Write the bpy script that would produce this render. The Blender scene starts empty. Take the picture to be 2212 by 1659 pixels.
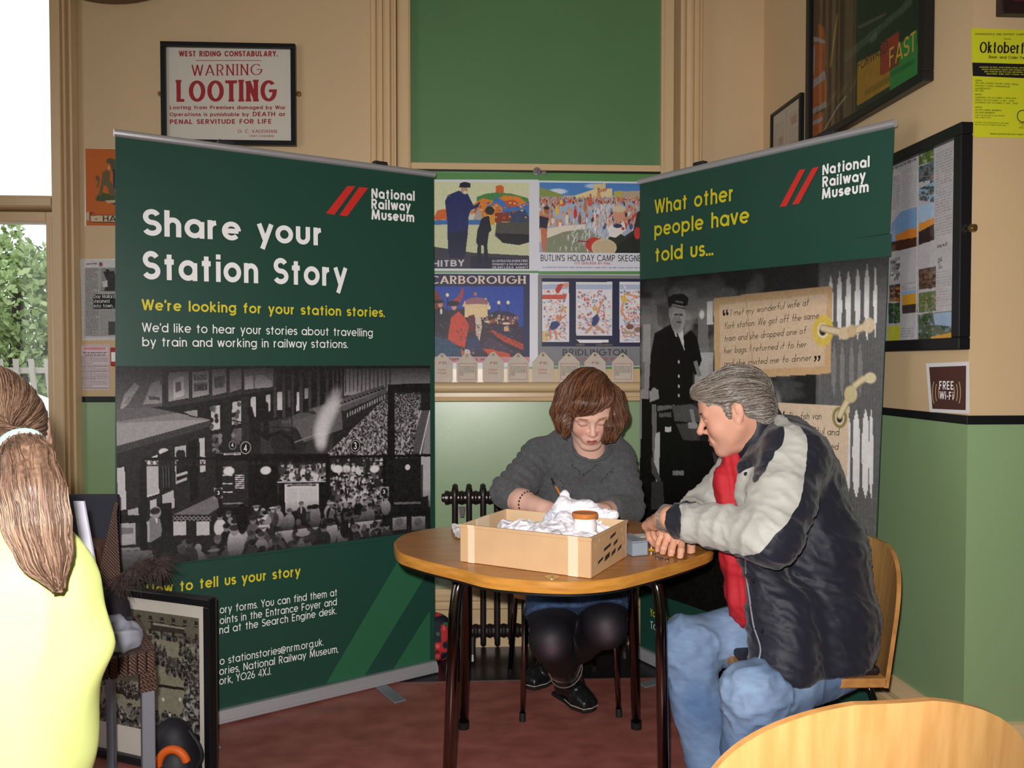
import bpy, bmesh, math, random
import numpy as np
from mathutils import Vector, Matrix, Euler
random.seed(7); RNG = np.random.default_rng(7)
PI = math.pi
SC = bpy.context.scene
COL = SC.collection
# ------------------------------------------------------------------ camera, light, exposure
H = 1.27; FPX = 1750.0; CX, CY = 1106.0, 829.5; PITCH = math.atan(44.5/FPX)
cd = bpy.data.cameras.new('camera'); cam = bpy.data.objects.new('camera', cd); COL.objects.link(cam)
cd.sensor_width = 36; cd.lens = FPX/2212*36; cd.clip_start = .05; cd.clip_end = 200
cam.location = (0, 0, H); cam.rotation_euler = (PI/2-PITCH, 0, 0)
SC.camera = cam
SC.view_settings.view_transform = 'Standard'; SC.view_settings.look = 'None'
SC.view_settings.exposure = 0.0; SC.view_settings.gamma = 1; SC.view_settings.use_curve_mapping = False
w = bpy.data.worlds.new('world'); SC.world = w; w.use_nodes = True
bg = w.node_tree.nodes['Background']; bg.inputs[0].default_value = (.93, .96, 1, 1); bg.inputs[1].default_value = 1.5
def lamp(name, kind, loc, power, size=.1, rot=(0, 0, 0), col=(1, 1, 1), sy=None):
    l = bpy.data.lights.new(name, kind); o = bpy.data.objects.new(name, l); COL.objects.link(o)
    o.location = loc; o.rotation_euler = rot; l.energy = power; l.color = col
    if kind == 'POINT': l.shadow_soft_size = size
    if kind == 'SPOT': l.shadow_soft_size = size
    if kind == 'AREA':
        l.size = size
        if sy: l.shape = 'RECTANGLE'; l.size_y = sy
    if kind == 'SUN': l.angle = size
    return o
fl = lamp('camera_flash', 'SPOT', (-.03, -.02, 1.34), 250, .015, (PI/2-.14, 0, -.09), (1, .96, .93))
fl.data.spot_size = math.radians(118); fl.data.spot_blend = 1
lamp('overhead_fill_light', 'AREA', (.3, .6, 3.7), 3, 1.6, (0, 0, 0), (1, .93, .84), 1.6)  # added overhead fill for the ambient level, no fixture hangs here
lamp('left_fill_light', 'AREA', (-2.86, 1.1, 2.0), 6, 1.7, (math.radians(84), 0, math.radians(-90)), (1, .99, .97), 2.2)  # added side fill in an opening made for it in the unseen left wall
# ------------------------------------------------------------------ pixel geometry
cp, sp = math.cos(PITCH), math.sin(PITCH); EYE = Vector((0, 0, H))
def ray(px, py):
    xc = (px-CX)/FPX; yc = -(py-CY)/FPX
    return Vector((xc, cp+yc*sp, -sp+yc*cp))
def P(px, py, Y):
    d = ray(px, py); return EYE+d*(Y/d.y)
def PZ(px, py, Z):
    d = ray(px, py); return EYE+d*((Z-H)/d.z)
class Frame:
    """a vertical plane: origin o, local x along it, local -y towards the room"""
    def __init__(s, o, ang):
        s.o = Vector(o); s.ang = ang; s.M = Matrix.Translation(s.o) @ Matrix.Rotation(ang, 4, 'Z'); s.Mi = s.M.inverted()
    def hit(s, px, py, off=0.0):
        e = s.Mi @ EYE; d = s.Mi.to_3x3() @ ray(px, py)
        t = (-off-e.y)/d.y; q = e+d*t
        return q.x, q.z
    def world(s, x, y, z): return s.M @ Vector((x, y, z))
def frame_from(a, b):
    a = Vector(a); b = Vector(b); return Frame((a.x, a.y, 0), math.atan2(b.y-a.y, b.x-a.x))
# ------------------------------------------------------------------ materials
def lin(c):
    if isinstance(c, str): c = [int(c[i:i+2], 16)/255 for i in (0, 2, 4)]
    return tuple((x/12.92 if x <= .04045 else ((x+.055)/1.055)**2.4) for x in c[:3])
def slin(a):
    a = np.clip(a, 0, 1); return np.where(a <= .04045, a/12.92, ((a+.055)/1.055)**2.4)
MATS = {}
def mat(name, c='808080', rough=.5, metal=0, spec=.5, bump=0, bscale=40, var=0, vscale=6, stretch=(1, 1, 1), c2=None, coat=0, crough=.15, attr=None, trans=0, ior=1.45, alpha=1, sheen=0, detail=3):
    if name in MATS: return MATS[name]
    m = bpy.data.materials.new(name); m.use_nodes = True; nt = m.node_tree; b = nt.nodes['Principled BSDF']
    b.inputs['Roughness'].default_value = rough; b.inputs['Metallic'].default_value = metal
    b.inputs['Specular IOR Level'].default_value = spec; b.inputs['Coat Weight'].default_value = coat
    b.inputs['Coat Roughness'].default_value = crough
    b.inputs['Transmission Weight'].default_value = trans; b.inputs['IOR'].default_value = ior; b.inputs['Alpha'].default_value = alpha
    b.inputs['Sheen Weight'].default_value = sheen
    col = (*lin(c), 1); b.inputs['Base Color'].default_value = col
    tc = nt.nodes.new('ShaderNodeTexCoord'); mp = nt.nodes.new('ShaderNodeMapping'); nt.links.new(tc.outputs['Object'], mp.inputs[0])
    mp.inputs['Scale'].default_value = stretch
    src = None
    if attr:
        a = nt.nodes.new('ShaderNodeAttribute'); a.attribute_name = attr; src = a.outputs['Color']
    if var > 0 or c2:
        n = nt.nodes.new('ShaderNodeTexNoise'); n.inputs['Scale'].default_value = vscale; n.inputs['Detail'].default_value = detail
        nt.links.new(mp.outputs[0], n.inputs[0])
        if c2:
            mx = nt.nodes.new('ShaderNodeMix'); mx.data_type = 'RGBA'; mx.inputs[6].default_value = col; mx.inputs[7].default_value = (*lin(c2), 1)
            mr = nt.nodes.new('ShaderNodeMapRange'); mr.inputs[1].default_value = .35; mr.inputs[2].default_value = .65
            nt.links.new(n.outputs[0], mr.inputs[0]); nt.links.new(mr.outputs[0], mx.inputs[0]); src = mx.outputs[2]
        else:
            mr = nt.nodes.new('ShaderNodeMapRange'); mr.inputs[1].default_value = .3; mr.inputs[2].default_value = .7
            mr.inputs[3].default_value = 1-var; mr.inputs[4].default_value = 1+var; nt.links.new(n.outputs[0], mr.inputs[0])
            mx = nt.nodes.new('ShaderNodeMix'); mx.data_type = 'RGBA'; mx.blend_type = 'MULTIPLY'; mx.inputs[0].default_value = 1
            if src: nt.links.new(src, mx.inputs[6])
            else: mx.inputs[6].default_value = col
            nt.links.new(mr.outputs[0], mx.inputs[7]); src = mx.outputs[2]
    if src: nt.links.new(src, b.inputs['Base Color'])
    if bump:
        n2 = nt.nodes.new('ShaderNodeTexNoise'); n2.inputs['Scale'].default_value = bscale; n2.inputs['Detail'].default_value = 4
        nt.links.new(mp.outputs[0], n2.inputs[0])
        bp = nt.nodes.new('ShaderNodeBump'); bp.inputs['Strength'].default_value = bump; bp.inputs['Distance'].default_value = .01
        nt.links.new(n2.outputs[0], bp.inputs['Height']); nt.links.new(bp.outputs[0], b.inputs['Normal'])
    MATS[name] = m; return m
# ------------------------------------------------------------------ objects
def link(name, me, m=None, parent=None, M=None, smooth=False):
    me.name = name
    o = bpy.data.objects.new(name, me); COL.objects.link(o)
    if m is not None and not me.materials: me.materials.append(m)
    if smooth: me.polygons.foreach_set('use_smooth', [True]*len(me.polygons))
    if M is not None: o.matrix_world = M
    if parent is not None:
        o.parent = parent
        if M is not None: o.matrix_parent_inverse = parent.matrix_basis.inverted()
    return o
def tag(o, label, cat, group=None, kind=None):
    o['label'] = label; o['category'] = cat
    if group: o['group'] = group
    if kind: o['kind'] = kind
    return o
def struct(o, label=None):
    o['kind'] = 'structure'
    if label: o['label'] = label
    return o
def thing(name, label, cat, loc=(0, 0, 0), rz=0, group=None, M=None):
    o = bpy.data.objects.new(name, None); COL.objects.link(o); o.empty_display_size = .05
    o.matrix_basis = M if M is not None else Matrix.Translation(Vector(loc)) @ Matrix.Rotation(rz, 4, 'Z')
    return tag(o, label, cat, group)
class MB:
    """collects verts / faces"""
    def __init__(s): s.v = []; s.f = []; s.mi = []; s.cur = 0
    def add(s, vs, fs):
        n = len(s.v); s.v += [tuple(x) for x in vs]; s.f += [tuple(i+n for i in f) for f in fs]; s.mi += [s.cur]*len(fs); return s
    def box(s, x0, x1, y0, y1, z0, z1, M=None):
        vs = [Vector((x, y, z)) for z in (z0, z1) for y in (y0, y1) for x in (x0, x1)]
        if M is not None: vs = [M @ v for v in vs]
        return s.add(vs, [(0, 2, 3, 1), (4, 5, 7, 6), (0, 1, 5, 4), (2, 6, 7, 3), (0, 4, 6, 2), (1, 3, 7, 5)])
    def prism(s, pts, y0, y1):
        """outline (x,z) extruded along y"""
        n = len(pts); vs = [(p[0], y0, p[1]) for p in pts]+[(p[0], y1, p[1]) for p in pts]
        fs = [tuple(range(n)), tuple(range(2*n-1, n-1, -1))]+[(i, i+n, (i+1) % n+n, (i+1) % n) for i in range(n)]
        return s.add(vs, fs)
    def slab(s, pts, z0, z1):
        n = len(pts); vs = [(p[0], p[1], z0) for p in pts]+[(p[0], p[1], z1) for p in pts]
        fs = [tuple(range(n-1, -1, -1)), tuple(range(n, 2*n))]+[(i, (i+1) % n, (i+1) % n+n, i+n) for i in range(n)]
        return s.add(vs, fs)
    def tube(s, pts, r, n=10, cap=True):
        pts = [Vector(p) for p in pts]; rs = r if isinstance(r, (list, tuple)) else [r]*len(pts)
        vs = []; up = None
        for i, p in enumerate(pts):
            t = (pts[min(i+1, len(pts)-1)]-pts[max(i-1, 0)]).normalized()
            if up is None:
                up = Vector((0, 0, 1)) if abs(t.z) < .9 else Vector((1, 0, 0))
            a = (up-t*up.dot(t)).normalized(); b = t.cross(a); up = a
            vs += [p+(a*math.cos(2*PI*k/n)+b*math.sin(2*PI*k/n))*rs[i] for k in range(n)]
        fs = []
        for i in range(len(pts)-1):
            for k in range(n): fs.append((i*n+k, i*n+(k+1) % n, (i+1)*n+(k+1) % n, (i+1)*n+k))
        if cap: fs += [tuple(range(n-1, -1, -1)), tuple(range((len(pts)-1)*n, len(pts)*n))]
        return s.add(vs, fs)
    def lathe(s, prof, n=24, c=(0, 0, 0), axis='z'):
        vs = []
        for r, h in prof:
            for k in range(n):
                a = 2*PI*k/n; q = (r*math.cos(a), r*math.sin(a), h)
                if axis == 'x': q = (q[2], q[0], q[1])
                if axis == 'y': q = (q[0], q[2], q[1])
                vs.append((q[0]+c[0], q[1]+c[1], q[2]+c[2]))
        m = len(prof); fs = [(i*n+k, i*n+(k+1) % n, (i+1)*n+(k+1) % n, (i+1)*n+k) for i in range(m-1) for k in range(n)]
        fs += [tuple(range(n-1, -1, -1)), tuple(range((m-1)*n, m*n))]
        return s.add(vs, fs)
    def mesh(s, mats=()):
        me = bpy.data.meshes.new('m'); me.from_pydata(s.v, [], s.f)
        for m in mats: me.materials.append(m)
        if len(mats) > 1: me.polygons.foreach_set('material_index', s.mi)
        me.update(); return me
    def build(s, name, m, parent=None, M=None, smooth=False, bevel=0, seg=2, fix=True):
        ms = m if isinstance(m, (list, tuple)) else (m,)
        me = s.mesh(ms)
        if fix:
            bm = bmesh.new(); bm.from_mesh(me); bmesh.ops.recalc_face_normals(bm, faces=bm.faces); bm.to_mesh(me); bm.free()
        o = link(name, me, None, parent, M, smooth)
        if bevel:
            b = o.modifiers.new('bevel', 'BEVEL'); b.width = bevel; b.segments = seg; b.limit_method = 'ANGLE'; b.angle_limit = math.radians(40)
            if smooth: pass
        return o
def smooth_path(pts, n=6):
    """Catmull-Rom"""
    P_ = [Vector(p) for p in pts]; out = []
    Q = [P_[0]*2-P_[1]]+P_+[P_[-1]*2-P_[-2]]
    for i in range(1, len(Q)-2):
        for k in range(n):
            t = k/n; a, b, c, d = Q[i-1], Q[i], Q[i+1], Q[i+2]
            out.append(.5*((2*b)+(c-a)*t+(2*a-5*b+4*c-d)*t*t+(-a+3*b-3*c+d)*t**3))
    return out+[P_[-1]]
# ------------------------------------------------------------------ numpy value noise
def _h(i, j, k, seed):
    n = (i*374761393+j*668265263+k*2147483647+seed*974711) & 0xffffffff
    n = ((n ^ (n >> 13))*1274126177) & 0xffffffff
    return ((n ^ (n >> 16)) & 0xffff)/65535.0
def vnoise(p, seed=0):
    p = np.asarray(p, float); i = np.floor(p).astype(np.int64); f = p-i; f = f*f*(3-2*f)
    r = 0
    for a in (0, 1):
        for b in (0, 1):
            for c in (0, 1):
                wt = (f[:, 0] if a else 1-f[:, 0])*(f[:, 1] if b else 1-f[:, 1])*(f[:, 2] if c else 1-f[:, 2])
                r = r+wt*_h(i[:, 0]+a, i[:, 1]+b, i[:, 2]+c, seed)
    return r
def fbm(p, seed=0, o=3):
    r = 0; a = .5
    for k in range(o): r = r+a*vnoise(np.asarray(p)*2**k, seed+k*17); a /= 2
    return r/(1-.5**o)
# ------------------------------------------------------------------ signed distance modelling
def A3(p): return np.array([p[0], p[1], p[2]], float)
class Sdf:
    def __init__(s, lo, hi, vox):
        s.lo = A3(lo); s.vox = vox; s.n = np.ceil((A3(hi)-s.lo)/vox).astype(int)+1
        s.d = np.full(tuple(s.n), 1.0, np.float32)
    def _sub(s, lo, hi):
        a = np.clip(np.floor((lo-s.lo)/s.vox).astype(int), 0, s.n); b = np.clip(np.ceil((hi-s.lo)/s.vox).astype(int)+1, 0, s.n)
        sl = tuple(slice(a[i], b[i]) for i in range(3))
        g = [(s.lo[i]+np.arange(a[i], b[i])*s.vox).astype(np.float32) for i in range(3)]
        return sl, g[0][:, None, None], g[1][None, :, None], g[2][None, None, :]
    def _mix(s, sl, b, k, op):
        a = s.d[sl]
        if a.size == 0: return
        if op == 'add':
            if k > 0:
                h = np.clip(.5+.5*(b-a)/k, 0, 1); r = a*h+b*(1-h)-k*h*(1-h)
                # h=1 keeps a
            else: r = np.minimum(a, b)
        else:
            if k > 0:
                h = np.clip(.5-.5*(a+b)/k, 0, 1); r = a*(1-h)+(-b)*h+k*h*(1-h)
            else: r = np.maximum(a, -b)
        s.d[sl] = r
    def cap(s, a, b, ra, rb=None, k=.02, op='add', flat=None):
        """tapered capsule; flat=(dir, f) squeezes it along dir by f"""
        rb = ra if rb is None else rb; a = A3(a); b = A3(b); R = max(ra, rb)+k+3*s.vox
        sl, x, y, z = s._sub(np.minimum(a, b)-R, np.maximum(a, b)+R)
        ab = b-a; L = max((ab**2).sum(), 1e-9)
        px, py, pz = x-a[0], y-a[1], z-a[2]
        t = np.clip((px*ab[0]+py*ab[1]+pz*ab[2])/L, 0, 1)
        dx, dy, dz = px-t*ab[0], py-t*ab[1], pz-t*ab[2]
        if flat is not None:
            n = A3(flat[0]); n /= np.linalg.norm(n); q = dx*n[0]+dy*n[1]+dz*n[2]; g = q*(1/flat[1]-1)
            dx, dy, dz = dx+g*n[0], dy+g*n[1], dz+g*n[2]
        d = np.sqrt(dx*dx+dy*dy+dz*dz)-(ra+(rb-ra)*t)
        s._mix(sl, d.astype(np.float32), k, op); return s
    def chain(s, pts, rs, k=.02, **kw):
        for i in range(len(pts)-1): s.cap(pts[i], pts[i+1], rs[i], rs[i+1], k, **kw)
        return s
    def ell(s, c, r, rot=None, k=.02, op='add'):
        c = A3(c); r = A3(r); R = max(r)+k+3*s.vox
        sl, x, y, z = s._sub(c-R, c+R)
        px, py, pz = x-c[0], y-c[1], z-c[2]
        if rot is not None:
            m = np.array((rot.to_matrix() if isinstance(rot, Euler) else rot).transposed()) if not isinstance(rot, np.ndarray) else rot.T
            px, py, pz = (m[0, 0]*px+m[0, 1]*py+m[0, 2]*pz, m[1, 0]*px+m[1, 1]*py+m[1, 2]*pz, m[2, 0]*px+m[2, 1]*py+m[2, 2]*pz)
        k0 = np.sqrt((px/r[0])**2+(py/r[1])**2+(pz/r[2])**2)+1e-6
        k1 = np.sqrt((px/r[0]**2)**2+(py/r[1]**2)**2+(pz/r[2]**2)**2)+1e-6
        s._mix(sl, (k0*(k0-1)/k1).astype(np.float32), k, op); return s
    def half(s, p, n, k=0.0):
        """cut away everything on the side n points to"""
        p = A3(p); n = A3(n); n /= np.linalg.norm(n)
        sl, x, y, z = s._sub(s.lo, s.lo+s.n*s.vox)
        d = (x-p[0])*n[0]+(y-p[1])*n[1]+(z-p[2])*n[2]
        s._mix(sl, (-d).astype(np.float32), k, 'sub'); return s
    def mesh(s, relax=1):
        d = s.d; ins = d < 0; nx, ny, nz = d.shape
        acc = np.zeros((nx-1, ny-1, nz-1, 3), np.float32); cnt = np.zeros((nx-1, ny-1, nz-1), np.float32)
        for ax in range(3):
            o1, o2 = [q for q in range(3) if q != ax]
            for i in (0, 1):
                for j in (0, 1):
                    def sl(e):
                        r = [0, 0, 0]; r[ax] = e; r[o1] = i; r[o2] = j
                        return tuple(slice(r[q], r[q]+d.shape[q]-1) for q in range(3))
                    a = d[sl(0)]; b = d[sl(1)]; m = (a < 0) != (b < 0)
                    t = np.where(m, a/np.where(m, a-b, 1), 0)
                    cnt += m; acc[..., ax] += np.where(m, t, 0); acc[..., o1] += m*i; acc[..., o2] += m*j
        act = cnt > 0; idx = np.full(act.shape, -1, np.int64); idx[act] = np.arange(act.sum())
        pos = np.argwhere(act)+acc[act]/cnt[act][:, None]
        V = s.lo+pos*s.vox
        F = []
        for ax in range(3):
            o1, o2 = (ax+1) % 3, (ax+2) % 3
            r0 = [slice(1, d.shape[q]-1) for q in range(3)]; r1 = list(r0); r0[ax] = slice(0, d.shape[ax]-1); r1[ax] = slice(1, d.shape[ax])
            a = ins[tuple(r0)]; b = ins[tuple(r1)]; m = a != b
            e = np.argwhere(m); e_in = a[m]
            off = [1, 1, 1]; off[ax] = 0; e = e+np.array(off)
            def q(u, v):
                g = e.copy(); g[:, o1] -= u; g[:, o2] -= v; return idx[g[:, 0], g[:, 1], g[:, 2]]
            qd = np.stack([q(1, 1), q(0, 1), q(0, 0), q(1, 0)], 1)
            qd[~e_in] = qd[~e_in][:, ::-1]; F.append(qd)
        F = np.concatenate(F); F = F[(F >= 0).all(1)]
        for _ in range(relax): V = relaxv(V, F)
        return V, F
def relaxv(V, F, a=.5):
    s = np.zeros_like(V); c = np.zeros(len(V))
    for i in range(4):
        for j in (F[:, (i+1) % 4], F[:, (i-1) % 4]):
            for q in range(3): s[:, q] += np.bincount(F[:, i], V[j, q], len(V))
            c += np.bincount(F[:, i], minlength=len(V))
    return V*(1-a)+a*s/np.maximum(c, 1)[:, None]
def vnormals(V, F):
    n = np.cross(V[F[:, 2]]-V[F[:, 0]], V[F[:, 3]]-V[F[:, 1]]); N = np.zeros_like(V)
    for i in range(4):
        for q in range(3): N[:, q] += np.bincount(F[:, i], n[:, q], len(V))
    return N/np.maximum(np.linalg.norm(N, axis=1), 1e-12)[:, None]
def npmesh(V, F, name, m, parent=None, col=None, smooth=True, M=None):
    me = bpy.data.meshes.new(name); V = np.asarray(V, np.float32); F = np.asarray(F)
    k = F.shape[1]
    me.vertices.add(len(V)); me.vertices.foreach_set('co', V.ravel())
    me.loops.add(F.size); me.loops.foreach_set('vertex_index', F.ravel().astype(np.int32))
    me.polygons.add(len(F)); me.polygons.foreach_set('loop_start', np.arange(0, F.size, k, dtype=np.int32))
    me.polygons.foreach_set('use_smooth', np.full(len(F), smooth))
    me.update(calc_edges=True)
    if col is not None:
        a = me.color_attributes.new('Col', 'FLOAT_COLOR', 'POINT')
        c = np.ones((len(V), 4), np.float32); c[:, :3] = slin(np.asarray(col)); a.data.foreach_set('color', c.ravel())
    if m is not None: me.materials.append(m)
    return link(name, me, None, parent, M)
def C3(h): return np.array([int(h[i:i+2], 16)/255 for i in (0, 2, 4)])
def ss(x, a, b):
    t = np.clip((x-a)/(b-a), 0, 1); return t*t*(3-2*t)
# ------------------------------------------------------------------ stroke lettering
def arc(cx, cy, rx, ry, a0, a1, n=None):
    n = n or max(4, int(abs(a1-a0)/12)); return [(cx+rx*math.cos(math.radians(a0+(a1-a0)*i/n)), cy+ry*math.sin(math.radians(a0+(a1-a0)*i/n))) for i in range(n+1)]
def sg(*p): return [[p[i], p[i+1]] for i in range(len(p)-1)]
def glyph(ch, t, xh=.74):
    h = t/2; X = xh-h; C = 1-h; B = h; D = -.27+h; m = (X+B)/2; r = (X-B)/2; q = .24; M2 = .5
    R = (C-B)/2; n = .42; A = arc
    if ch == ' ': return [], .22
    if ch == 'o': return [A(r, m, r, r, 0, 360)], 2*r
    if ch == 'a': return [A(r, m, r, r, 0, 360), [(2*r, X), (2*r, B-h)]], 2*r
    if ch == 'b': return [A(r, m, r, r, 0, 360), [(0, C+h), (0, B-h)]], 2*r
    if ch == 'c': return [A(r, m, r, r, 42, 318)], 1.72*r
    if ch == 'd': return [A(r, m, r, r, 0, 360), [(2*r, C+h), (2*r, B-h)]], 2*r
    if ch == 'e': return [[(0.05, m), (2*r, m)], A(r, m, r, r, 0, 318)], 2*r
    if ch == 'f': return [[(.15, B-h)]+A(.15+.17, C-.17, .17, .17, 180, 90), [(-.03, X), (.36, X)]], .32
    if ch == 'g': return [A(r, m, r, r, 0, 360), [(2*r, X+h), (2*r, D+r*.6)]+A(r, D+r*.75, r, r*.75, 0, -140)], 2*r
    if ch == 'h': return [[(0, C+h), (0, B-h)], A(n/2, X-n/2, n/2, n/2, 180, 0)+[(n, B-h)]], n
    if ch == 'i': return [[(0, X+h), (0, B-h)], [(0, C+h-t*.95), (0, C+h)]], 0
    if ch == 'j': return [[(0.02, X+h), (0.02, D+.1)]+A(-.12, D+.1, .14, .1, 0, -80), [(0.02, C+h-t), (.02, C+h)]], .04
    if ch == 'k': return [[(0, C+h), (0, B-h)], [(.40, X+h*.7), (.03, m*.95)], [(.12, m*1.1), (.44, B-h*.6)]], .42
    if ch == 'l': return [[(0, C+h), (0, B-h)]], 0
    if ch == 'm': return [[(0, X+h), (0, B-h)], A(.19, X-.19, .19, .19, 180, 0)+[(.38, B-h)], A(.57, X-.19, .19, .19, 180, 0)+[(.76, B-h)]], .76
    if ch == 'n': return [[(0, X+h), (0, B-h)], A(n/2, X-n/2, n/2, n/2, 180, 0)+[(n, B-h)]], n
    if ch == 'p': return [A(r, m, r, r, 0, 360), [(0, X+h), (0, D-h)]], 2*r
    if ch == 'q': return [A(r, m, r, r, 0, 360), [(2*r, X+h), (2*r, D-h)]], 2*r
    if ch == 'r': return [[(0, X+h), (0, B-h)], A(.24, X-.24, .24, .24, 180, 92)], .24
    if ch == 's':
        v = (X-B)/4; return [A(.17, X-v, .17, v, 25, 270)+A(.17, B+v, .18, v, 90, -155)], .34
    if ch == 't': return [[(.15, C), (.15, B-h)], [(-.03, X), (.33, X)]], .3
    if ch == 'u': return [[(0, X+h)]+A(n/2, B+n/2, n/2, n/2, 180, 360)+[(n, X+h)]], n
    if ch == 'v': return sg((0, X+h), (.24, B-h*.6), (.48, X+h)), .48
    if ch == 'w': return sg((0, X+h), (.2, B-h*.7), (.38, X+h*.8), (.56, B-h*.7), (.76, X+h)), .76
    if ch == 'x': return [[(0, X+h), (.42, B-h)], [(.42, X+h), (0, B-h)]], .42
    if ch == 'y': return [[(0, X+h), (.24, B)], [(.5, X+h), (.13, D-h)]], .5
    if ch == 'z': return [[(0, X), (.42, X)], [(.38, X), (.02, B)], [(0, B), (.42, B)]], .42
    if ch == 'A': return [[(0, 0), (.36, C+h*.8)], [(.36, C+h*.8), (.72, 0)], [(.13, .3), (.59, .3)]], .72
    if ch == 'B': return [[(0, C+h), (0, B-h)], [(0, C), (.26, C)]+A(.26, .75-h/2, .21, (C-.5)/2, 90, -90)+[(0, .5)], [(.2, .5), (.28, .5)]+A(.28, (.5+B)/2, .24, (.5-B)/2, 90, -90)+[(0, B)]], .52
    if ch == 'C': return [A(R, M2, R, R, 45, 315)], 1.7*R
    if ch == 'D': return [[(0, C+h), (0, B-h)], [(0, C), (.2, C)]+A(.2, M2, .42, R, 90, -90)+[(0, B)]], .62
    if ch == 'E': return [[(0, C+h), (0, B-h)], [(0, C), (.44, C)], [(0, M2), (.4, M2)], [(0, B), (.44, B)]], .44
    if ch == 'F': return [[(0, C+h), (0, B-h)], [(0, C), (.42, C)], [(0, M2), (.38, M2)]], .42
    if ch == 'G': return [A(R, M2, R, R, 45, 360)+[(R+.02, M2)]], 2*R
    if ch == 'H': return [[(0, C+h), (0, B-h)], [(.56, C+h), (.56, B-h)], [(0, M2), (.56, M2)]], .56
    if ch == 'I': return [[(0, C+h), (0, B-h)]], 0
    if ch == 'J': return [[(.34, C+h)]+A(.17, B+.17, .17, .17, 0, -180)], .34
    if ch == 'K': return [[(0, C+h), (0, B-h)], [(.5, C+h), (.03, .42)], [(.17, .55), (.54, B-h)]], .52
    if ch == 'L': return [[(0, C+h), (0, B), (.4, B)]], .4
    if ch == 'M': return sg((0, B-h), (.08, C+h), (.4, .08), (.72, C+h), (.8, B-h)), .8
    if ch == 'N': return [[(0, B-h), (0, C)], [(0, C+h*.5), (.54, B-h*.5)], [(.54, B), (.54, C+h)]], .54
    if ch == 'O': return [A(R, M2, R, R, 0, 360)], 2*R
    if ch == 'P': return [[(0, C+h), (0, B-h)], [(0, C), (.24, C)]+A(.24, .74-h/2, .23, (C-.46)/2, 90, -90)+[(0, .46)]], .47
    if ch == 'Q': return [A(R, M2, R, R, 0, 360), [(R*1.1, .28), (2*R, B-h)]], 2*R
    if ch == 'R': return [[(0, C+h), (0, B-h)], [(0, C), (.24, C)]+A(.24, .74-h/2, .23, (C-.46)/2, 90, -90)+[(0, .46)], [(.24, .46), (.47, B-h)]], .5
    if ch == 'S':
        v = (C-B)/4; return [A(.24, C-v, .22, v, 25, 270)+A(.24, B+v, .25, v, 90, -155)], .48
    if ch == 'T': return [[(.25, C), (.25, B-h)], [(0, C), (.5, C)]], .5
    if ch == 'U': return [[(0, C+h)]+A(.27, B+.27, .27, .27, 180, 360)+[(.54, C+h)]], .54
    if ch == 'V': return sg((0, C+h), (.33, B-h*.7), (.66, C+h)), .66
    if ch == 'W': return sg((0, C+h), (.24, B-h*.7), (.47, C+h*.8), (.7, B-h*.7), (.94, C+h)), .94
    if ch == 'X': return [[(0, C+h), (.54, B-h)], [(.54, C+h), (0, B-h)]], .54
    if ch == 'Y': return [[(0, C+h), (.28, .44)], [(.28, .44), (.56, C+h)], [(.28, .5), (.28, B-h)]], .56
    if ch == 'Z': return [[(0, C), (.52, C)], [(.48, C), (.03, B)], [(0, B), (.52, B)]], .52
    if ch == '.': return [[(0, 0), (0, t*.95)]], 0
    if ch == ',': return [[(0.02, t*.9), (-.03, -t*.8)]], 0
    if ch == ':': return [[(0, 0), (0, t)], [(0, X-h), (0, X+h)]], 0
    if ch == "'": return [[(0.02, 1), (0, .72)]], 0
    if ch == '-': return [[(0, .4), (.26, .4)]], .26
    if ch == '/': return [[(0, -.05), (.34, 1.05)]], .34
    if ch == '0': return [A(.25, M2, .25, R, 0, 360)], .5
    if ch == '1': return [[(0, .8), (.16, C+h*.5), (.16, B-h)]], .2
    if ch == '2': return [A(.24, C-.24, .23, .24, 170, -35)+[(0, B), (.48, B)]], .48
    if ch == '3': return [A(.22, .74, .2, C-.74, 160, -90), A(.22, .28, .24, .28-B, 90, -160)], .46
    if ch == '4': return [[(.4, B-h), (.4, C), (0, .28), (.54, .28)]], .54
    if ch == '5': return [[(.44, C), (.1, C), (.06, .55)]+A(.22, .33, .24, .33-B, 120, -150)], .46
    if ch == '6': return [A(.25, .3, .25, .3-B, 0, 360), [(.02, .38), (.3, C+h)]], .5
    if ch == '7': return [[(0, C), (.46, C), (.12, B-h)]], .46
    if ch == '8': return [A(.24, .74, .19, C-.74, 0, 360), A(.24, .29, .24, .29-B, 0, 360)], .48
    if ch == '9': return [A(.25, .7, .25, .7-1+h+.0, 0, 360), [(.48, .62), (.2, B-h)]], .5
    if ch == '@': return [A(.3, .4, .16, .16, 0, 360), [(.46, .55)]+A(.56, .38, .1, .14, 180, 330)+A(.36, .4, .42, .42, 0, 300)[2:]], .78
    if ch == '£': return [A(.30, .76, .16, .24-h, 10, 180)+[(.14, B)], [(0, B), (.46, B)], [(0, .46), (.36, .46)]], .46
    if ch == '(': return [A(.3, .45, .26, .55, 130, 230)], .14
    if ch == ')': return [A(-.16, .45, .26, .55, 50, -50)], .14
    if ch == '+': return [[(0, .4), (.4, .4)], [(.2, .2), (.2, .6)]], .4
    if ch == '"': return [[(0.02, 1), (0, .72)], [(.18, 1), (.16, .72)]], .2
    return [[(0, 0), (0, .5)]], .05
ROUNDL = set('oadegqcCGOQ'); STRL = set('bhiklmnprutfBDEFHIKLMNPRUjJ')
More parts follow.
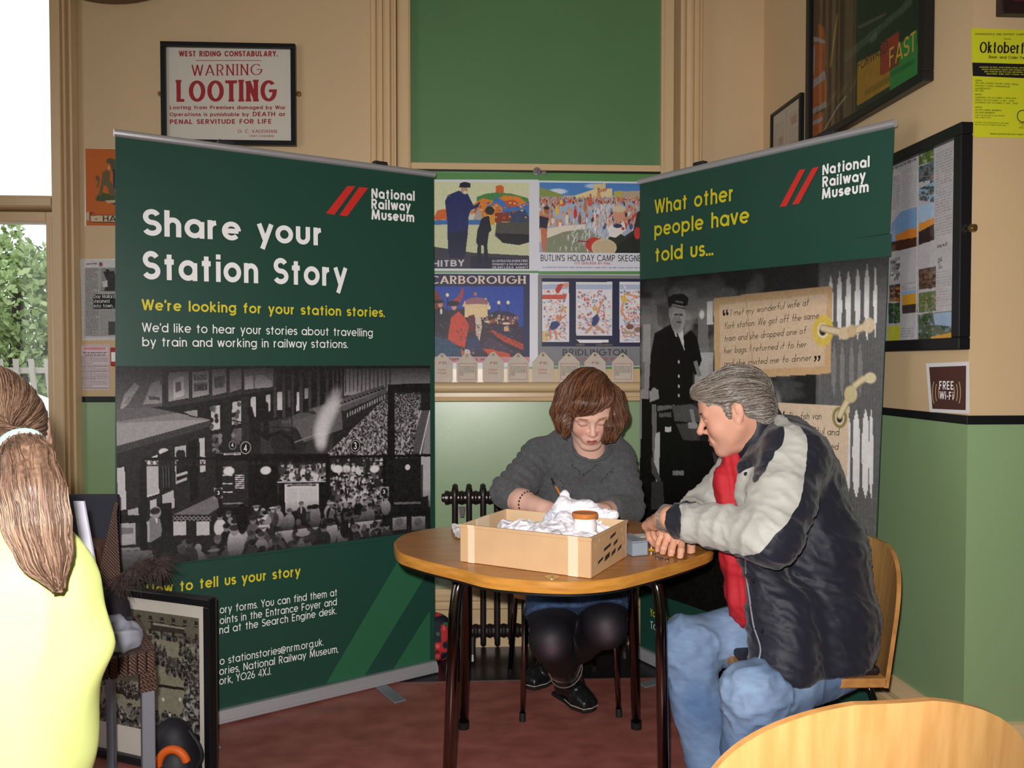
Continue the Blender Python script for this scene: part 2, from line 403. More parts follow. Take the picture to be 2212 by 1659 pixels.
def ribbon(pts, hx, hy):
    """strip of quads along pts with an elliptic pen"""
    p = np.array(pts, float)/np.array([hx, hy]); p = p[np.concatenate([[True], np.abs(np.diff(p, axis=0)).sum(1) > 1e-6])]
    closed = len(p) > 3 and np.allclose(p[0], p[-1])
    n = len(p); L = []; R_ = []
    for i in range(n):
        a = p[i]-p[i-1] if i > 0 else (p[i]-p[-2] if closed else p[1]-p[0])
        b = p[i+1]-p[i] if i < n-1 else (p[1]-p[0] if closed else p[i]-p[i-1])
        a = a/max(np.hypot(*a), 1e-9); b = b/max(np.hypot(*b), 1e-9)
        na = np.array([-a[1], a[0]]); nb = np.array([-b[1], b[0]]); m = na+nb; l = np.hypot(*m)
        if l < .3: m = nb; s = 1
        else:
            m = m/l; s = min(1/max(m.dot(na), .35), 1.9)
        L.append((p[i]+m*s)*[hx, hy]); R_.append((p[i]-m*s)*[hx, hy])
    v = L+R_; f = [(i, i+1, n+i+1, n+i) for i in range(n-1)]
    return v, f
def text_geo(s, t=.15, pen=(1, 1), slant=0, serif=0, track=0, xh=.74, jit=0, sz=1.0):
    """2-D ribbons for a string: cap height 1; returns verts, faces, width"""
    V = []; F = []; x = 0; rnd = random.Random(len(s)*7+ord((s or ' ')[0])); hx, hy = t/2*pen[0], t/2*pen[1]
    prev = None
    for ch in s:
        st, w_ = glyph(ch, t*pen[1] if pen[1] < 1.01 else t, xh)
        lb = .5*t*pen[0]+(.045 if ch in ROUNDL else .075 if ch in STRL else .03)
        x += lb; dy = rnd.uniform(-jit, jit); ds = rnd.uniform(-jit, jit)
        if serif and ch == 'T': st = [[(.25, 1-t/2), (.25, 0)], [(-.13, 1-t*pen[1]/2), (.63, 1-t*pen[1]/2)], [(-.13, 1), (-.13, .74)], [(.63, 1), (.63, .74)]] if t < .12 else [[(.25, 1-t/2), (.25, 0)], [(-.17, 1-t*pen[1]/2), (.67, 1-t*pen[1]/2)]]
        for q in st:
            segs = [q]
            if serif:
                for e in (0, -1):
                    a = q[e]; b = q[1] if e == 0 else q[-2]
                    if abs(a[0]-b[0]) < .14 and abs(a[1]-b[1]) > .15 and ch.isalpha() and len(q) <= 30:
                        yy = a[1]+(hy if a[1] < .2 else -hy)*(1 if abs(a[1]-hy) > hy*.5 else 0)
                        yy = hy*.8 if a[1] < .3 else a[1]-hy*.4
                        segs.append([(a[0]-hx-serif, yy), (a[0]+hx+serif, yy)])
            for k, g in enumerate(segs):
                g2 = [(x+gx+(slant+ds)*gy, gy+dy) for gx, gy in g]
                v, f = ribbon(g2, hx if k == 0 else .05, hy if k == 0 else hy*.8)
                n = len(V); V += [(c[0], c[1], len(F)) for c in v]; F += [tuple(i+n for i in ff) for ff in f]
        x += w_+lb+track+(.09 if ch == ' ' else 0)
    return V, F, max(x, .01)
class Print:
    """flat lettering lying on a Frame"""
    def __init__(s, fr, off): s.fr = fr; s.off = off; s.V = []; s.F = []
    def line(s, txt, a, b=None, hpx=None, h=None, width=None, **kw):
        """baseline from pixel a to pixel b, capital height hpx pixels at a"""
        ax, az = s.fr.hit(*a, s.off); top = s.fr.hit(a[0], a[1]-(hpx or 20), s.off); hh = h or (top[1]-az)
        V, F, w_ = text_geo(txt, **kw)
        if b: bx, bz = s.fr.hit(*b, s.off)
        else: bx, bz = ax+(width or w_*hh), az
        sx = (bx-ax)/w_; sl = (bz-az)/(bx-ax) if bx != ax else 0
        n = len(s.V); s.V += [(ax+vx*sx, -s.off-(vk*7 % 60)*5e-6, az+vy*hh+sl*vx*sx) for vx, vy, vk in V]; s.F += [tuple(i+n for i in f) for f in F]
        return s
    def poly(s, pix, o=0):
        q = [s.fr.hit(*p, s.off) for p in pix]; n = len(s.V); s.V += [(x, -s.off-o, z) for x, z in q]; s.F.append(tuple(range(n, n+len(q)))); return s
    def stroke(s, pix, wpx=3):
        q = [s.fr.hit(*p, s.off) for p in pix]; q2 = s.fr.hit(pix[0][0], pix[0][1]-wpx, s.off); hw = abs(q2[1]-q[0][1])/2
        v, f = ribbon(q, hw, hw); n = len(s.V); s.V += [(c[0], -s.off, c[1]) for c in v]; s.F += [tuple(i+n for i in ff) for ff in f]; return s
    def build(s, name, m, parent):
        me = bpy.data.meshes.new(name); me.from_pydata(s.V, [], s.F)
        s.off += 0; return link(name, me, m, parent, s.fr.M.copy())
# ------------------------------------------------------------------ painted prints (vertex colours of a fine flat grid)
class Cv:
    def __init__(s, w_, h_, c='ffffff'):
        s.w = w_; s.h = h_; s.a = np.zeros((h_, w_, 3))+(C3(c) if isinstance(c, str) else np.array(c))
        s.yy, s.xx = np.mgrid[0:h_, 0:w_].astype(float); s.al = 1.0
    def c(s, c): return C3(c) if isinstance(c, str) else (np.array([c]*3) if np.isscalar(c) else np.array(c))
    def rect(s, x0, y0, x1, y1, c, al=1):
        X0, X1 = sorted((int(round(x0)), int(round(x1)))); Y0, Y1 = sorted((int(round(y0)), int(round(y1))))
        v = s.a[max(Y0, 0):max(Y1, 0), max(X0, 0):max(X1, 0)]; v[:] = v*(1-al)+s.c(c)*al; return s
    def _blend(s, sl, m, c, al):
        v = s.a[sl]; m = (np.clip(m, 0, 1)*al)[..., None]; v[:] = v*(1-m)+s.c(c)*m
    def ell(s, cx, cy, rx, ry, c, al=1, soft=0, rot=0):
        R = max(rx, ry)*(1+soft)+2
        sl = (slice(max(int(cy-R), 0), max(int(cy+R)+1, 0)), slice(max(int(cx-R), 0), max(int(cx+R)+1, 0)))
        X = s.xx[sl]-cx; Y = s.yy[sl]-cy
        if X.size == 0: return s
        if rot: a = math.radians(rot); X, Y = X*math.cos(a)+Y*math.sin(a), -X*math.sin(a)+Y*math.cos(a)
        d = np.sqrt((X/rx)**2+(Y/ry)**2); e = max(soft, 1/max(min(rx, ry), 1))
        s._blend(sl, (1+e/2-d)/e, c, al); return s
    def poly(s, pts, c, al=1):
        xs = [p[0] for p in pts]; ys = [p[1] for p in pts]
        sl = (slice(max(int(min(ys)), 0), max(int(max(ys))+2, 0)), slice(max(int(min(xs)), 0), max(int(max(xs))+2, 0)))
        X = s.xx[sl]; Y = s.yy[sl]; ins = np.zeros(X.shape, bool)
        if X.size == 0: return s
        n = len(pts)
        for i in range(n):
            x0, y0 = pts[i]; x1, y1 = pts[(i+1) % n]
            if y0 == y1: continue
            cr = ((Y >= min(y0, y1)) & (Y < max(y0, y1))) & (X < (x1-x0)*(Y-y0)/(y1-y0)+x0); ins ^= cr
        s._blend(sl, ins.astype(float), c, al); return s
    def line(s, pts, c, w_=2, al=1):
        for (x0, y0), (x1, y1) in zip(pts, pts[1:]):
            R = w_+2; sl = (slice(max(int(min(y0, y1)-R), 0), max(int(max(y0, y1)+R)+1, 0)), slice(max(int(min(x0, x1)-R), 0), max(int(max(x0, x1)+R)+1, 0)))
            X = s.xx[sl]-x0; Y = s.yy[sl]-y0
            if X.size == 0: continue
            dx, dy = x1-x0, y1-y0; t = np.clip((X*dx+Y*dy)/max(dx*dx+dy*dy, 1e-9), 0, 1)
            d = np.hypot(X-t*dx, Y-t*dy); s._blend(sl, w_/2+.5-d, c, al)
        return s
    def noise(s, amt, sc=3, seed=1, box=None):
        P_ = np.stack([s.xx.ravel()/sc, s.yy.ravel()/sc, np.zeros(s.xx.size)], 1); n = (fbm(P_, seed)-.5).reshape(s.h, s.w)*2*amt
        if box is not None:
            m = np.zeros_like(n); m[box[1]:box[3], box[0]:box[2]] = 1; n = n*m
        s.a = s.a+n[..., None]; return s
    def grain(s, amt):
        s.a = s.a+RNG.normal(0, amt, (s.h, s.w, 1)); return s
    def vgrad(s, y0, y1, c, a0, a1, x0=0, x1=None):
        y0i, y1i = int(max(y0, 0)), int(min(y1, s.h)); t = (np.arange(y0i, y1i)-y0)/(y1-y0); al = (a0+(a1-a0)*t)[:, None, None]
        v = s.a[y0i:y1i, x0:x1]; v[:] = v*(1-al)+s.c(c)*al; return s
    def greek(s, x0, y0, x1, y1, dy=4, c=.3, al=.6, th=2, seed=0):
        r = random.Random(seed); y = y0
        while y < y1:
            x = x0
            xe = x1 if r.random() > .12 else x0+(x1-x0)*r.uniform(.3, .8)
            while x < xe:
                wd = r.uniform(3, 14)*dy/5; s.rect(x, y, min(x+wd, xe), y+th, c, al*r.uniform(.7, 1)); x += wd+dy*.45
            y += dy
        return s
    def map(s, name, fr, off, pix, parent, m=None, double=False):
        """pin the four corners (pixels: tl, tr, br, bl) on the frame; bilinear grid"""
        q = [fr.hit(*p, off) for p in pix]; return s.place(name, q, off, fr.M.copy(), parent, m)
    def place(s, name, q, off, M, parent, m=None):
        u = np.linspace(0, 1, s.w); v = np.linspace(0, 1, s.h); U, W_ = np.meshgrid(u, v)
        tl, tr, br, bl = [np.array(z) for z in q]
        p = (tl*((1-U)*(1-W_))[..., None]+tr*(U*(1-W_))[..., None]+br*(U*W_)[..., None]+bl*((1-U)*W_)[..., None])
        V = np.stack([p[..., 0], np.full(U.shape, -off), p[..., 1]], -1).reshape(-1, 3)
        i = np.arange(s.w*s.h).reshape(s.h, s.w); F = np.stack([i[:-1, :-1], i[1:, :-1], i[1:, 1:], i[:-1, 1:]], -1).reshape(-1, 4)
        return npmesh(V, F, name, m or mat('printed_paper', attr='Col', rough=.45, spec=.35), parent, s.a.reshape(-1, 3), False, M)
def crowd(cv, x0, y0, x1, y1, s0, s1, n, seed=1, lo=.05, hi=.8, hats=.2):
    r = random.Random(seed); q = sorted([(r.uniform(0, 1), r.random()) for _ in range(n)])
    for t, u in q:
        y = y0+(y1-y0)*t; x = x0+(x1-x0)*u; s_ = s0+(s1-s0)*t; b = r.choice([lo, lo+.03, lo+.08, .2, .3, hi]) if r.random() < .8 else hi
        cv.ell(x, y+s_*2.1, s_*1.15, s_*1.7, b); f = r.uniform(.45, .8)
        cv.ell(x, y, s_*.5, s_*.66, f*hi/.8)
        if r.random() < .75: cv.ell(x, y-s_*.32, s_*.56, s_*.42, r.choice([.06, .1, .2, .35]))
        if r.random() < hats: cv.ell(x, y-s_*.35, s_*.85, s_*.22, r.choice([.1, .8, .5]))
        if r.random() < .35: cv.line([(x, y+s_*.8), (x, y+s_*1.8)], .85*hi/.8, s_*.3)

from mathutils import kdtree
def strands(name, V, N, field, n, steps, step, rad, cols, parent, seed=1, mask=None, lift=.0012, wander=.15):
    """fine hairs that run over a surface along a direction field"""
    rq = random.Random(seed); kd = kdtree.KDTree(len(V))
    for i, p_ in enumerate(V): kd.insert(p_, i)
    kd.balance(); idx = np.arange(len(V)) if mask is None else np.where(mask)[0]; o_ = Vector(parent.location) if parent.type == 'EMPTY' else Vector(parent.parent.location)
    mbs = [MB() for _ in cols]
    for k in range(n):
        i = int(idx[rq.randrange(len(idx))]); p_ = Vector(V[i]); pts = []; l_ = lift*rq.uniform(.2, 1.4); wv_ = rq.uniform(-wander, wander)
        for j in range(steps):
            nn = Vector(N[i]); pts.append(Vector(p_)+nn*l_-o_); d = field(p_); d = d-nn*d.dot(nn)
            if d.length < 1e-6: break
            d.normalize(); d = (d+nn.cross(d)*wv_).normalized(); q_ = p_+d*step; co, i2, ds = kd.find(q_)
            nn2 = Vector(N[i2]); q_ = q_-nn2*(q_-co).dot(nn2)
            if ds > step*1.5: pts.append(p_+d*step*.8-o_); break
            p_ = q_; i = i2
        if len(pts) > 3: mbs[rq.randrange(len(cols))].tube(pts, [rad*.6]+[rad]*(len(pts)-2)+[rad*.25], 3, False)
    for mb_, c_ in zip(mbs, cols):
        if mb_.v: o = mb_.build(name, mat('strand_'+c_, c_, rough=.35), parent, smooth=True, fix=False); o['kind'] = 'stuff'
# ================================================================== the setting
AW = math.atan(.05)
BW = Frame((0, 3.62, 0), AW)
xc_, _ = BW.hit(1645, 785); SW = Frame(BW.world(xc_, 0, 0), math.radians(-84.9))
xs_, _ = SW.hit(2092, 785); RW = Frame(SW.world(xs_, 0, 0), AW)
M_CREAM = mat('cream_wall_paint', 'd3b78f', rough=.45, bump=.04, bscale=300, var=.03, vscale=2)
M_CREAMT = mat('cream_gloss_paint', 'd8bb90', rough=.28, var=.02, vscale=5)
M_GREEN = mat('green_wall_paint', '8fac7e', rough=.3, bump=.05, bscale=260, var=.03, vscale=2, coat=1, crough=.32)
M_BLK = mat('black_gloss_paint', '17181c', rough=.35)
DADO = 1.105
TOP = 3.9
def two_tone(name, M, x0, x1, y0, y1, kind=True):
    b = MB(); b.cur = 0; b.box(x0, x1, y0, y1, DADO, TOP); b.cur = 1; b.box(x0, x1, y0, y1, 0, DADO)
    return struct(b.build(name, (M_CREAM, M_GREEN), M=M))
s_win, _ = BW.hit(122, 785)
two_tone('wall_back', BW.M.copy(), s_win, xc_, 0, .25)
b = MB(); b.cur = 1; b.box(-3.4, s_win, 0, .25, 0, .62); b.cur = 0; b.box(-3.4, s_win, 0, .25, 3.5, TOP); b.box(-3.4, -3.15, 0, .25, .62, 3.5)
struct(b.build('wall_back_left', (M_CREAM, M_GREEN), M=BW.M.copy()))
two_tone('wall_side', SW.M.copy(), -.0, xs_, 0, .25)
two_tone('wall_right', RW.M.copy(), .0, 2.2, 0, .25)
b = MB(); b.cur = 1; b.box(-3.1, -2.9, -3, .2, 0, DADO); b.box(-3.1, -2.9, 2.0, 3.45, 0, DADO); b.box(-3.1, -2.9, .2, 2.0, 0, .8)
b.cur = 0; b.box(-3.1, -2.9, -3, .2, DADO, TOP); b.box(-3.1, -2.9, 2.0, 3.45, DADO, TOP); b.box(-3.1, -2.9, .2, 2.0, 3.1, TOP)
struct(b.build('wall_left', (M_CREAM, M_GREEN)))
b = MB(); b.cur = 0; b.box(-3.1, 3.6, -3.2, -3, DADO, TOP); b.cur = 1; b.box(-3.1, 3.6, -3.2, -3, 0, DADO); struct(b.build('wall_front', (M_CREAM, M_GREEN)))
b = MB(); b.cur = 0; b.box(3.4, 3.6, -3, 2.5, DADO, TOP); b.cur = 1; b.box(3.4, 3.6, -3, 2.5, 0, DADO); struct(b.build('wall_far_right', (M_CREAM, M_GREEN)))
struct(MB().box(-3.4, 3.7, -3.3, 4.2, TOP, TOP+.1).build('ceiling', mat('ceiling_white', 'c9bda8', rough=.7)))
M_FLOOR = mat('red_brown_linoleum', 'a4645a', rough=.3, c2='8c5048', vscale=9, stretch=(1, 1.6, 1), detail=8, bump=.02, bscale=200, spec=.4)
struct(MB().box(-3.4, 3.7, -3.3, 4.2, -.06, 0).build('floor', M_FLOOR))
# black linoleum border along the back wall
_, _ = 0, 0
ybord = (BW.Mi @ PZ(1137, 1469, 0)).y
struct(MB().box(-2.6, xc_-.02, ybord, 0, 0, .002).build('trim_1', mat('black_linoleum', '231f22', rough=.3, var=.15, vscale=9), M=BW.M.copy()))
# dado line, skirting
def dado(name, M, x0, x1): struct(MB().box(x0, x1, -.006, 0, DADO-.004, DADO+.021).build(name, M_BLK, M=M, bevel=.002))
s176, _ = BW.hit(172, 785); s800, _ = BW.hit(800, 785); s1515, _ = BW.hit(1515, 785)
dado('trim_2', BW.M.copy(), s176, s800); dado('trim_3', BW.M.copy(), s1515, xc_); dado('trim_4', SW.M.copy(), 0, xs_+.004); dado('trim_5', RW.M.copy(), -.006, 2.2)
SK = [(0, 0), (-.022, 0), (-.022, .17), (-.030, .178), (-.030, .195), (-.02, .205), (-.034, .218), (-.034, .232), (-.022, .242), (-.012, .262), (0, .266)]
def profile_x(mb, prof, x0, x1):
    """(y,z) outline run along x"""
    n = len(prof); mb.add([(x0, y, z) for y, z in prof]+[(x1, y, z) for y, z in prof], [tuple(range(n)), tuple(range(2*n-1, n-1, -1))]+[(i, i+n, (i+1) % n+n, (i+1) % n) for i in range(n)]); return mb
struct(profile_x(MB(), SK, -2.6, xc_).build('baseboard_back', M_CREAMT, M=BW.M.copy()))
struct(profile_x(MB(), SK, 0, xs_+.03).build('baseboard_side', M_CREAMT, M=SW.M.copy()))
struct(profile_x(MB(), SK, -.03, 2.2).build('baseboard_right', M_CREAMT, M=RW.M.copy()))
# ---- vertical moulded architraves
def flute(name, pxs, zz=(0, TOP)):
    """pxs: list of (pixel x, projection)"""
    pts = [(BW.hit(px, 600)[0], -d) for px, d in pxs]; pts = [(pts[0][0], .0)]+pts+[(pts[-1][0], .0)]
    return struct(MB().slab(pts, *zz).build(name, M_CREAMT, M=BW.M.copy()))
flute('trim_6', [(122, .01), (122, .03), (143, .03), (144, .045), (148, .05), (150, .03), (153, .03), (154, .05), (160, .055), (162, .03), (165, .03), (167, .045), (171, .045), (175, .012)])
flute('trim_7', [(802, .012), (806, .03), (811, .03), (812, .045), (816, .05), (818, .032), (822, .032), (823, .048), (830, .052), (832, .034), (836, .034), (837, .05), (846, .055), (849, .034), (853, .034), (855, .05), (859, .05), (860, .02)], (1.2, TOP))
flute('trim_8', [(1453, .0), (1462, .0), (1463, .045), (1467, .05), (1469, .032), (1473, .032), (1475, .05), (1483, .054), (1485, .034), (1490, .034), (1492, .05), (1497, .05), (1499, .032), (1503, .032), (1505, .044), (1508, .044), (1514, .012)], (1.2, TOP))
# ---- left window with real daylight beyond
WIN = thing('window_1', 'tall cream framed sash window at the left with white sky beyond', 'window', M=BW.M.copy()); WIN['kind'] = 'structure'
zt1 = BW.hit(60, 424)[1]; zt0 = BW.hit(60, 455)[1]; xw1 = s_win
M_PANE = bpy.data.materials.new('window_glass'); M_PANE.use_nodes = True; nt = M_PANE.node_tree; nt.nodes.clear()
o_ = nt.nodes.new('ShaderNodeOutputMaterial'); mx = nt.nodes.new('ShaderNodeMixShader'); t_ = nt.nodes.new('ShaderNodeBsdfTransparent'); g_ = nt.nodes.new('ShaderNodeBsdfGlossy')
g_.inputs['Roughness'].default_value = .03; lw = nt.nodes.new('ShaderNodeLayerWeight'); lw.inputs['Blend'].default_value = .5; pw = nt.nodes.new('ShaderNodeMath'); pw.operation = 'POWER'; pw.inputs[1].default_value = 4; ml = nt.nodes.new('ShaderNodeMath'); ml.operation = 'MULTIPLY_ADD'; ml.inputs[1].default_value = .6; ml.inputs[2].default_value = .02
nt.links.new(lw.outputs['Facing'], pw.inputs[0]); nt.links.new(pw.outputs[0], ml.inputs[0]); nt.links.new(ml.outputs[0], mx.inputs[0]); nt.links.new(t_.outputs[0], mx.inputs[1]); nt.links.new(g_.outputs[0], mx.inputs[2]); nt.links.new(mx.outputs[0], o_.inputs[0])
profile_x(MB(), [(-.02, zt0+.012), (-.03, zt0+.018), (-.03, zt1-.012), (-.018, zt1-.008), (-.018, zt1), (.1, zt1), (.1, zt0)], -3.15, xw1).build('transom', M_CREAMT, WIN, BW.M.copy())
xa = BW.hit(95, 600)[0]
fw = MB(); fw.box(xa, xw1, .02, .1, .62, zt0); fw.box(xa+.02, xa+.035, .005, .02, .62, zt0-.03); fw.box(-3.15, xa, .02, .1, zt0-.045, zt0); fw.box(-3.15, xa, .02, .1, .62, .7)
fw.build('sash_frame', M_CREAMT, WIN, BW.M.copy(), bevel=.004)
fw = MB(); fw.box(xw1-.02, xw1, .02, .1, zt1, 3.5); fw.box(-3.15, xw1-.02, .02, .1, 3.46, 3.5); fw.build('upper_frame', M_CREAMT, WIN, BW.M.copy())
MB().box(-3.15, xa, .05, .056, .7, zt0-.045).build('pane', M_PANE, WIN, BW.M.copy())
MB().box(-3.15, xw1-.02, .05, .056, zt1, 3.46).build('pane', M_PANE, WIN, BW.M.copy())
MB().box(-3.15, s_win, -.16, .05, .59, .62).build('sill', M_CREAMT, WIN, BW.M.copy(), bevel=.008)
# ---- centre window: green boards behind the posters, frame, rail, sill
CW = thing('window_2', 'boarded centre window with green panels in a cream frame', 'window', M=BW.M.copy()); CW['kind'] = 'structure'
M_BOARD = mat('green_board', '5a8254', rough=.5, var=.04, vscale=3, spec=.6)
x8, x14 = BW.hit(888, 200)[0], BW.hit(1425, 200)[0]; zr = BW.hit(1155, 357)[1]; zb = BW.hit(1155, 371)[1]
MB().box(x8-.02, x14+.02, -.006, .0, zr-.02, TOP).build('upper_board', M_BOARD, CW, BW.M.copy())
xl, xr = BW.hit(861, 200)[0], BW.hit(1452, 200)[0]
f = MB(); f.box(xl, x8, -.035, 0, 1.2, TOP); f.box(x14, xr, -.035, 0, 1.2, TOP); f.box(x8, x14, -.03, 0, zb, zr)
f.box(x8-.012, x8-.006, -.04, -.03, zb, TOP); f.box(x14+.006, x14+.012, -.04, -.03, zb, TOP)
f.build('frame', M_CREAMT, CW, BW.M.copy(), bevel=.003)
f = MB(); f.box(x8-.02, x8, -.008, -.006, zr, TOP); f.box(x14, x14+.006, -.008, -.006, zr, TOP); f.build('dark_gap', M_BLK, CW, BW.M.copy())
zs = BW.hit(1155, 826)[1]
MB().box(x8, x14, -.006, .0, zs, zb).build('lower_board', mat('green_board_lower', '62975a', rough=.3, var=.05, vscale=3), CW, BW.M.copy())
MB().box(x8, x14, -.024, .0, zb-.006, zb).build('shadow_gap', M_BLK, CW, BW.M.copy())
f = MB(); z79 = BW.hit(1155, 797)[1]; f.box(x8, x14, -.016, 0, zs, z79); f.box(x8, x14, -.02, -.016, zs+.035, zs+.04); f.box(x8, x14, -.022, 0, z79-.004, z79)
f.build('bottom_rail', M_CREAMT, CW, BW.M.copy())
M_STEEL = mat('brushed_steel', 'b9b9bd', rough=.28, metal=1)
c = BW.hit(1158, 375); f = MB(); f.box(c[0]-.012, c[0]+.012, -.05, -.03, c[1]-.012, c[1]+.012); f.lathe([(.017, -.05), (.017, -.04), (.009, -.036), (.009, -.03)], 16, (c[0], 0, c[1]), 'y'); f.box(c[0]+.02, c[0]+.042, -.045, -.03, c[1]-.012, c[1]+.002)
f.build('catch', M_STEEL, CW, BW.M.copy(), bevel=.002)
# moulded sill
sl_, sr_ = BW.hit(800, 840)[0], BW.hit(1515, 840)[0]
z1, z2, z3 = BW.hit(1100, 847, .06)[1], BW.hit(1100, 857, .04)[1], BW.hit(1100, 868, .035)[1]
zt = BW.hit(1100, 826, .06)[1]; rr = (zt-z1)/2
prof = [(0, zt), (-.055, zt)]+[(-.07-rr*math.sin(math.radians(a)), (zt+z1)/2+rr*math.cos(math.radians(a))) for a in range(15, 180, 15)]+[(-.05, z1), (-.045, z1-.004), (-.045, z2), (-.034, z2-.003), (-.040, z2-.018), (-.026, z3), (0, z3)]
struct(profile_x(MB(), prof, sl_, sr_).build('trim_9', M_CREAMT, M=BW.M.copy(), smooth=False))
ZS = zt
# ---- world outside the left window
g = MB().box(-14, 2, 4.25, 40, -.6, -.5).build('ground_outside', mat('tarmac', '9a9a98', rough=.9, var=.1)); struct(g)
def tree(name, label, c, R, hgt, seed, n=4200):
    t = thing(name, label, 'tree', c, 0, 'trees outside the window'); r = np.random.default_rng(seed)
    MB().tube([(0, 0, -.5), (.05, 0, hgt*.4), (0, .1, hgt*.8)], [.16, .11, .05]).tube([(.05, 0, hgt*.4), (.8, .1, hgt*.7)], [.07, .03]).tube([(.05, 0, hgt*.35), (-.7, -.1, hgt*.65)], [.07, .03]).build('trunk', mat('bark', '4a4438', rough=.9), t)
    d = r.normal(size=(n, 3)); d /= np.linalg.norm(d, axis=1)[:, None]; rad = r.uniform(.55, 1, n)**.5
    lob = 1+.28*np.sin(d[:, 0]*5+seed)*np.cos(d[:, 2]*6)+.15*np.sin(d[:, 1]*9+d[:, 2]*7)
    p = d*(rad*lob)[:, None]*np.array([R, R*.8, hgt*.48])+np.array([0, 0, hgt*.56])
    a = r.normal(size=(n, 3)); a /= np.linalg.norm(a, axis=1)[:, None]; bq = np.cross(a, r.normal(size=(n, 3))); bq /= np.linalg.norm(bq, axis=1)[:, None]
    s_ = r.uniform(.03, .07, n)[:, None]
    V = np.stack([p-a*s_, p-bq*s_*.6, p+a*s_, p+bq*s_*.6], 1).reshape(-1, 3); F = np.arange(4*n).reshape(-1, 4)
    cc = np.repeat(np.array([C3('7f9a5a')*(1-q)+C3('b4c890')*q for q in r.random(n)]), 4, 0)
    o = npmesh(V, F, 'foliage', mat('leaves', attr='Col', rough=.6), t, cc, False); o['kind'] = 'stuff'
    return t
tc_ = P(28, 640, 10.); tree('broadleaf_tree', 'leafy green tree beyond the left window pane', (tc_.x, 10, 0), 1.0, 2.75, 3, 9000)
tc_ = P(95, 740, 12.0); tree('broadleaf_tree', 'lower bushy tree standing behind the wooden fence', (tc_.x-1.6, 13.5, -.2), 1.3, 2.9, 9, 3500)
fo = thing('trellis_fence', 'grey wooden trellis fence seen through the left window', 'fence', P(40, 800, 8.4)); base = fo.matrix_basis.inverted()
zf = P(40, 800, 8.4).z
b = MB(); b.box(-1.2, .9, 0, .04, -.03, .03); b.box(-1.2, .9, 0, .04, -.6, -.54); b.build('rail', mat('weathered_wood', 'b3aea2', rough=.8, var=.1), fo)
for i in range(12):
    x = -1.1+i*.16; MB().add([(x, -.02, -.6), (x+.05, -.02, -.6), (x-.02, -.02, .12), (x-.07, -.02, .12), (x, 0, -.6), (x+.05, 0, -.6), (x-.02, 0, .12), (x-.07, 0, .12)], [(0, 1, 2, 3), (7, 6, 5, 4), (0, 4, 5, 1), (1, 5, 6, 2), (2, 6, 7, 3), (3, 7, 4, 0)]).build('slat', mat('weathered_wood'), fo)
# white car
cb = P(60, 900, 6.0)
car = thing('parked_car', 'white car parked outside behind the left window', 'car', (cb.x-1.2, 5.9, -.5)); 
prof = [(-1.9, .35), (-1.95, .75), (-1.75, 1.0), (-1.1, 1.08), (-.5, 1.5), (.9, 1.52), (1.5, 1.1), (1.95, 1.0), (2.0, .6), (1.95, .35)]
prof = [(p.x, p.z) for p in smooth_path([(a, 0, b_) for a, b_ in prof], 4)]
MB().prism(prof, -.8, .8).build('body', mat('white_car_paint', 'e9ecf0', rough=.15, coat=.6), car, bevel=.06, seg=3)
MB().prism([(-.85, 1.12), (-.45, 1.42), (.15, 1.44), (.15, 1.12)], -.83, -.79).build('side_window', mat('car_glass', '4a5560', rough=.05), car)
MB().prism([(.25, 1.12), (.25, 1.44), (.85, 1.44), (1.25, 1.12)], -.83, -.79).build('side_window', mat('car_glass'), car)
for x in (-1.25, 1.3):
    MB().lathe([(.3, -.86), (.33, -.82), (.33, -.7), (.2, -.66)], 24, (x, 0, .33), 'y').build('wheel', mat('tyre', '202020', rough=.7), car)
MB().box(-1.98, -1.9, -.82, -.5, .75, .9).build('tail_light', mat('red_lens', 'c02020', rough=.2), car, bevel=.02)
# ---- round sign / clock high on the wall, only its rim shows
cc = BW.hit(243, -267); R = abs(BW.hit(522, -267)[0]-cc[0])
t = thing('round_wall_plaque', 'large round plaque with a brown rim, bottom edge above the looting notice', 'plaque', M=BW.M.copy())
MB().lathe([(R, -.05), (R, 0)], 72, (cc[0], 0, cc[1]), 'y').build('rim', mat('brown_rim', '6b5138', rough=.5), t, BW.M.copy(), bevel=.006)
MB().lathe([(R-.02, -.056), (R-.02, -.05)], 72, (cc[0], 0, cc[1]), 'y').build('face', mat('plaque_face', 'b8a488', rough=.5), t, BW.M.copy())
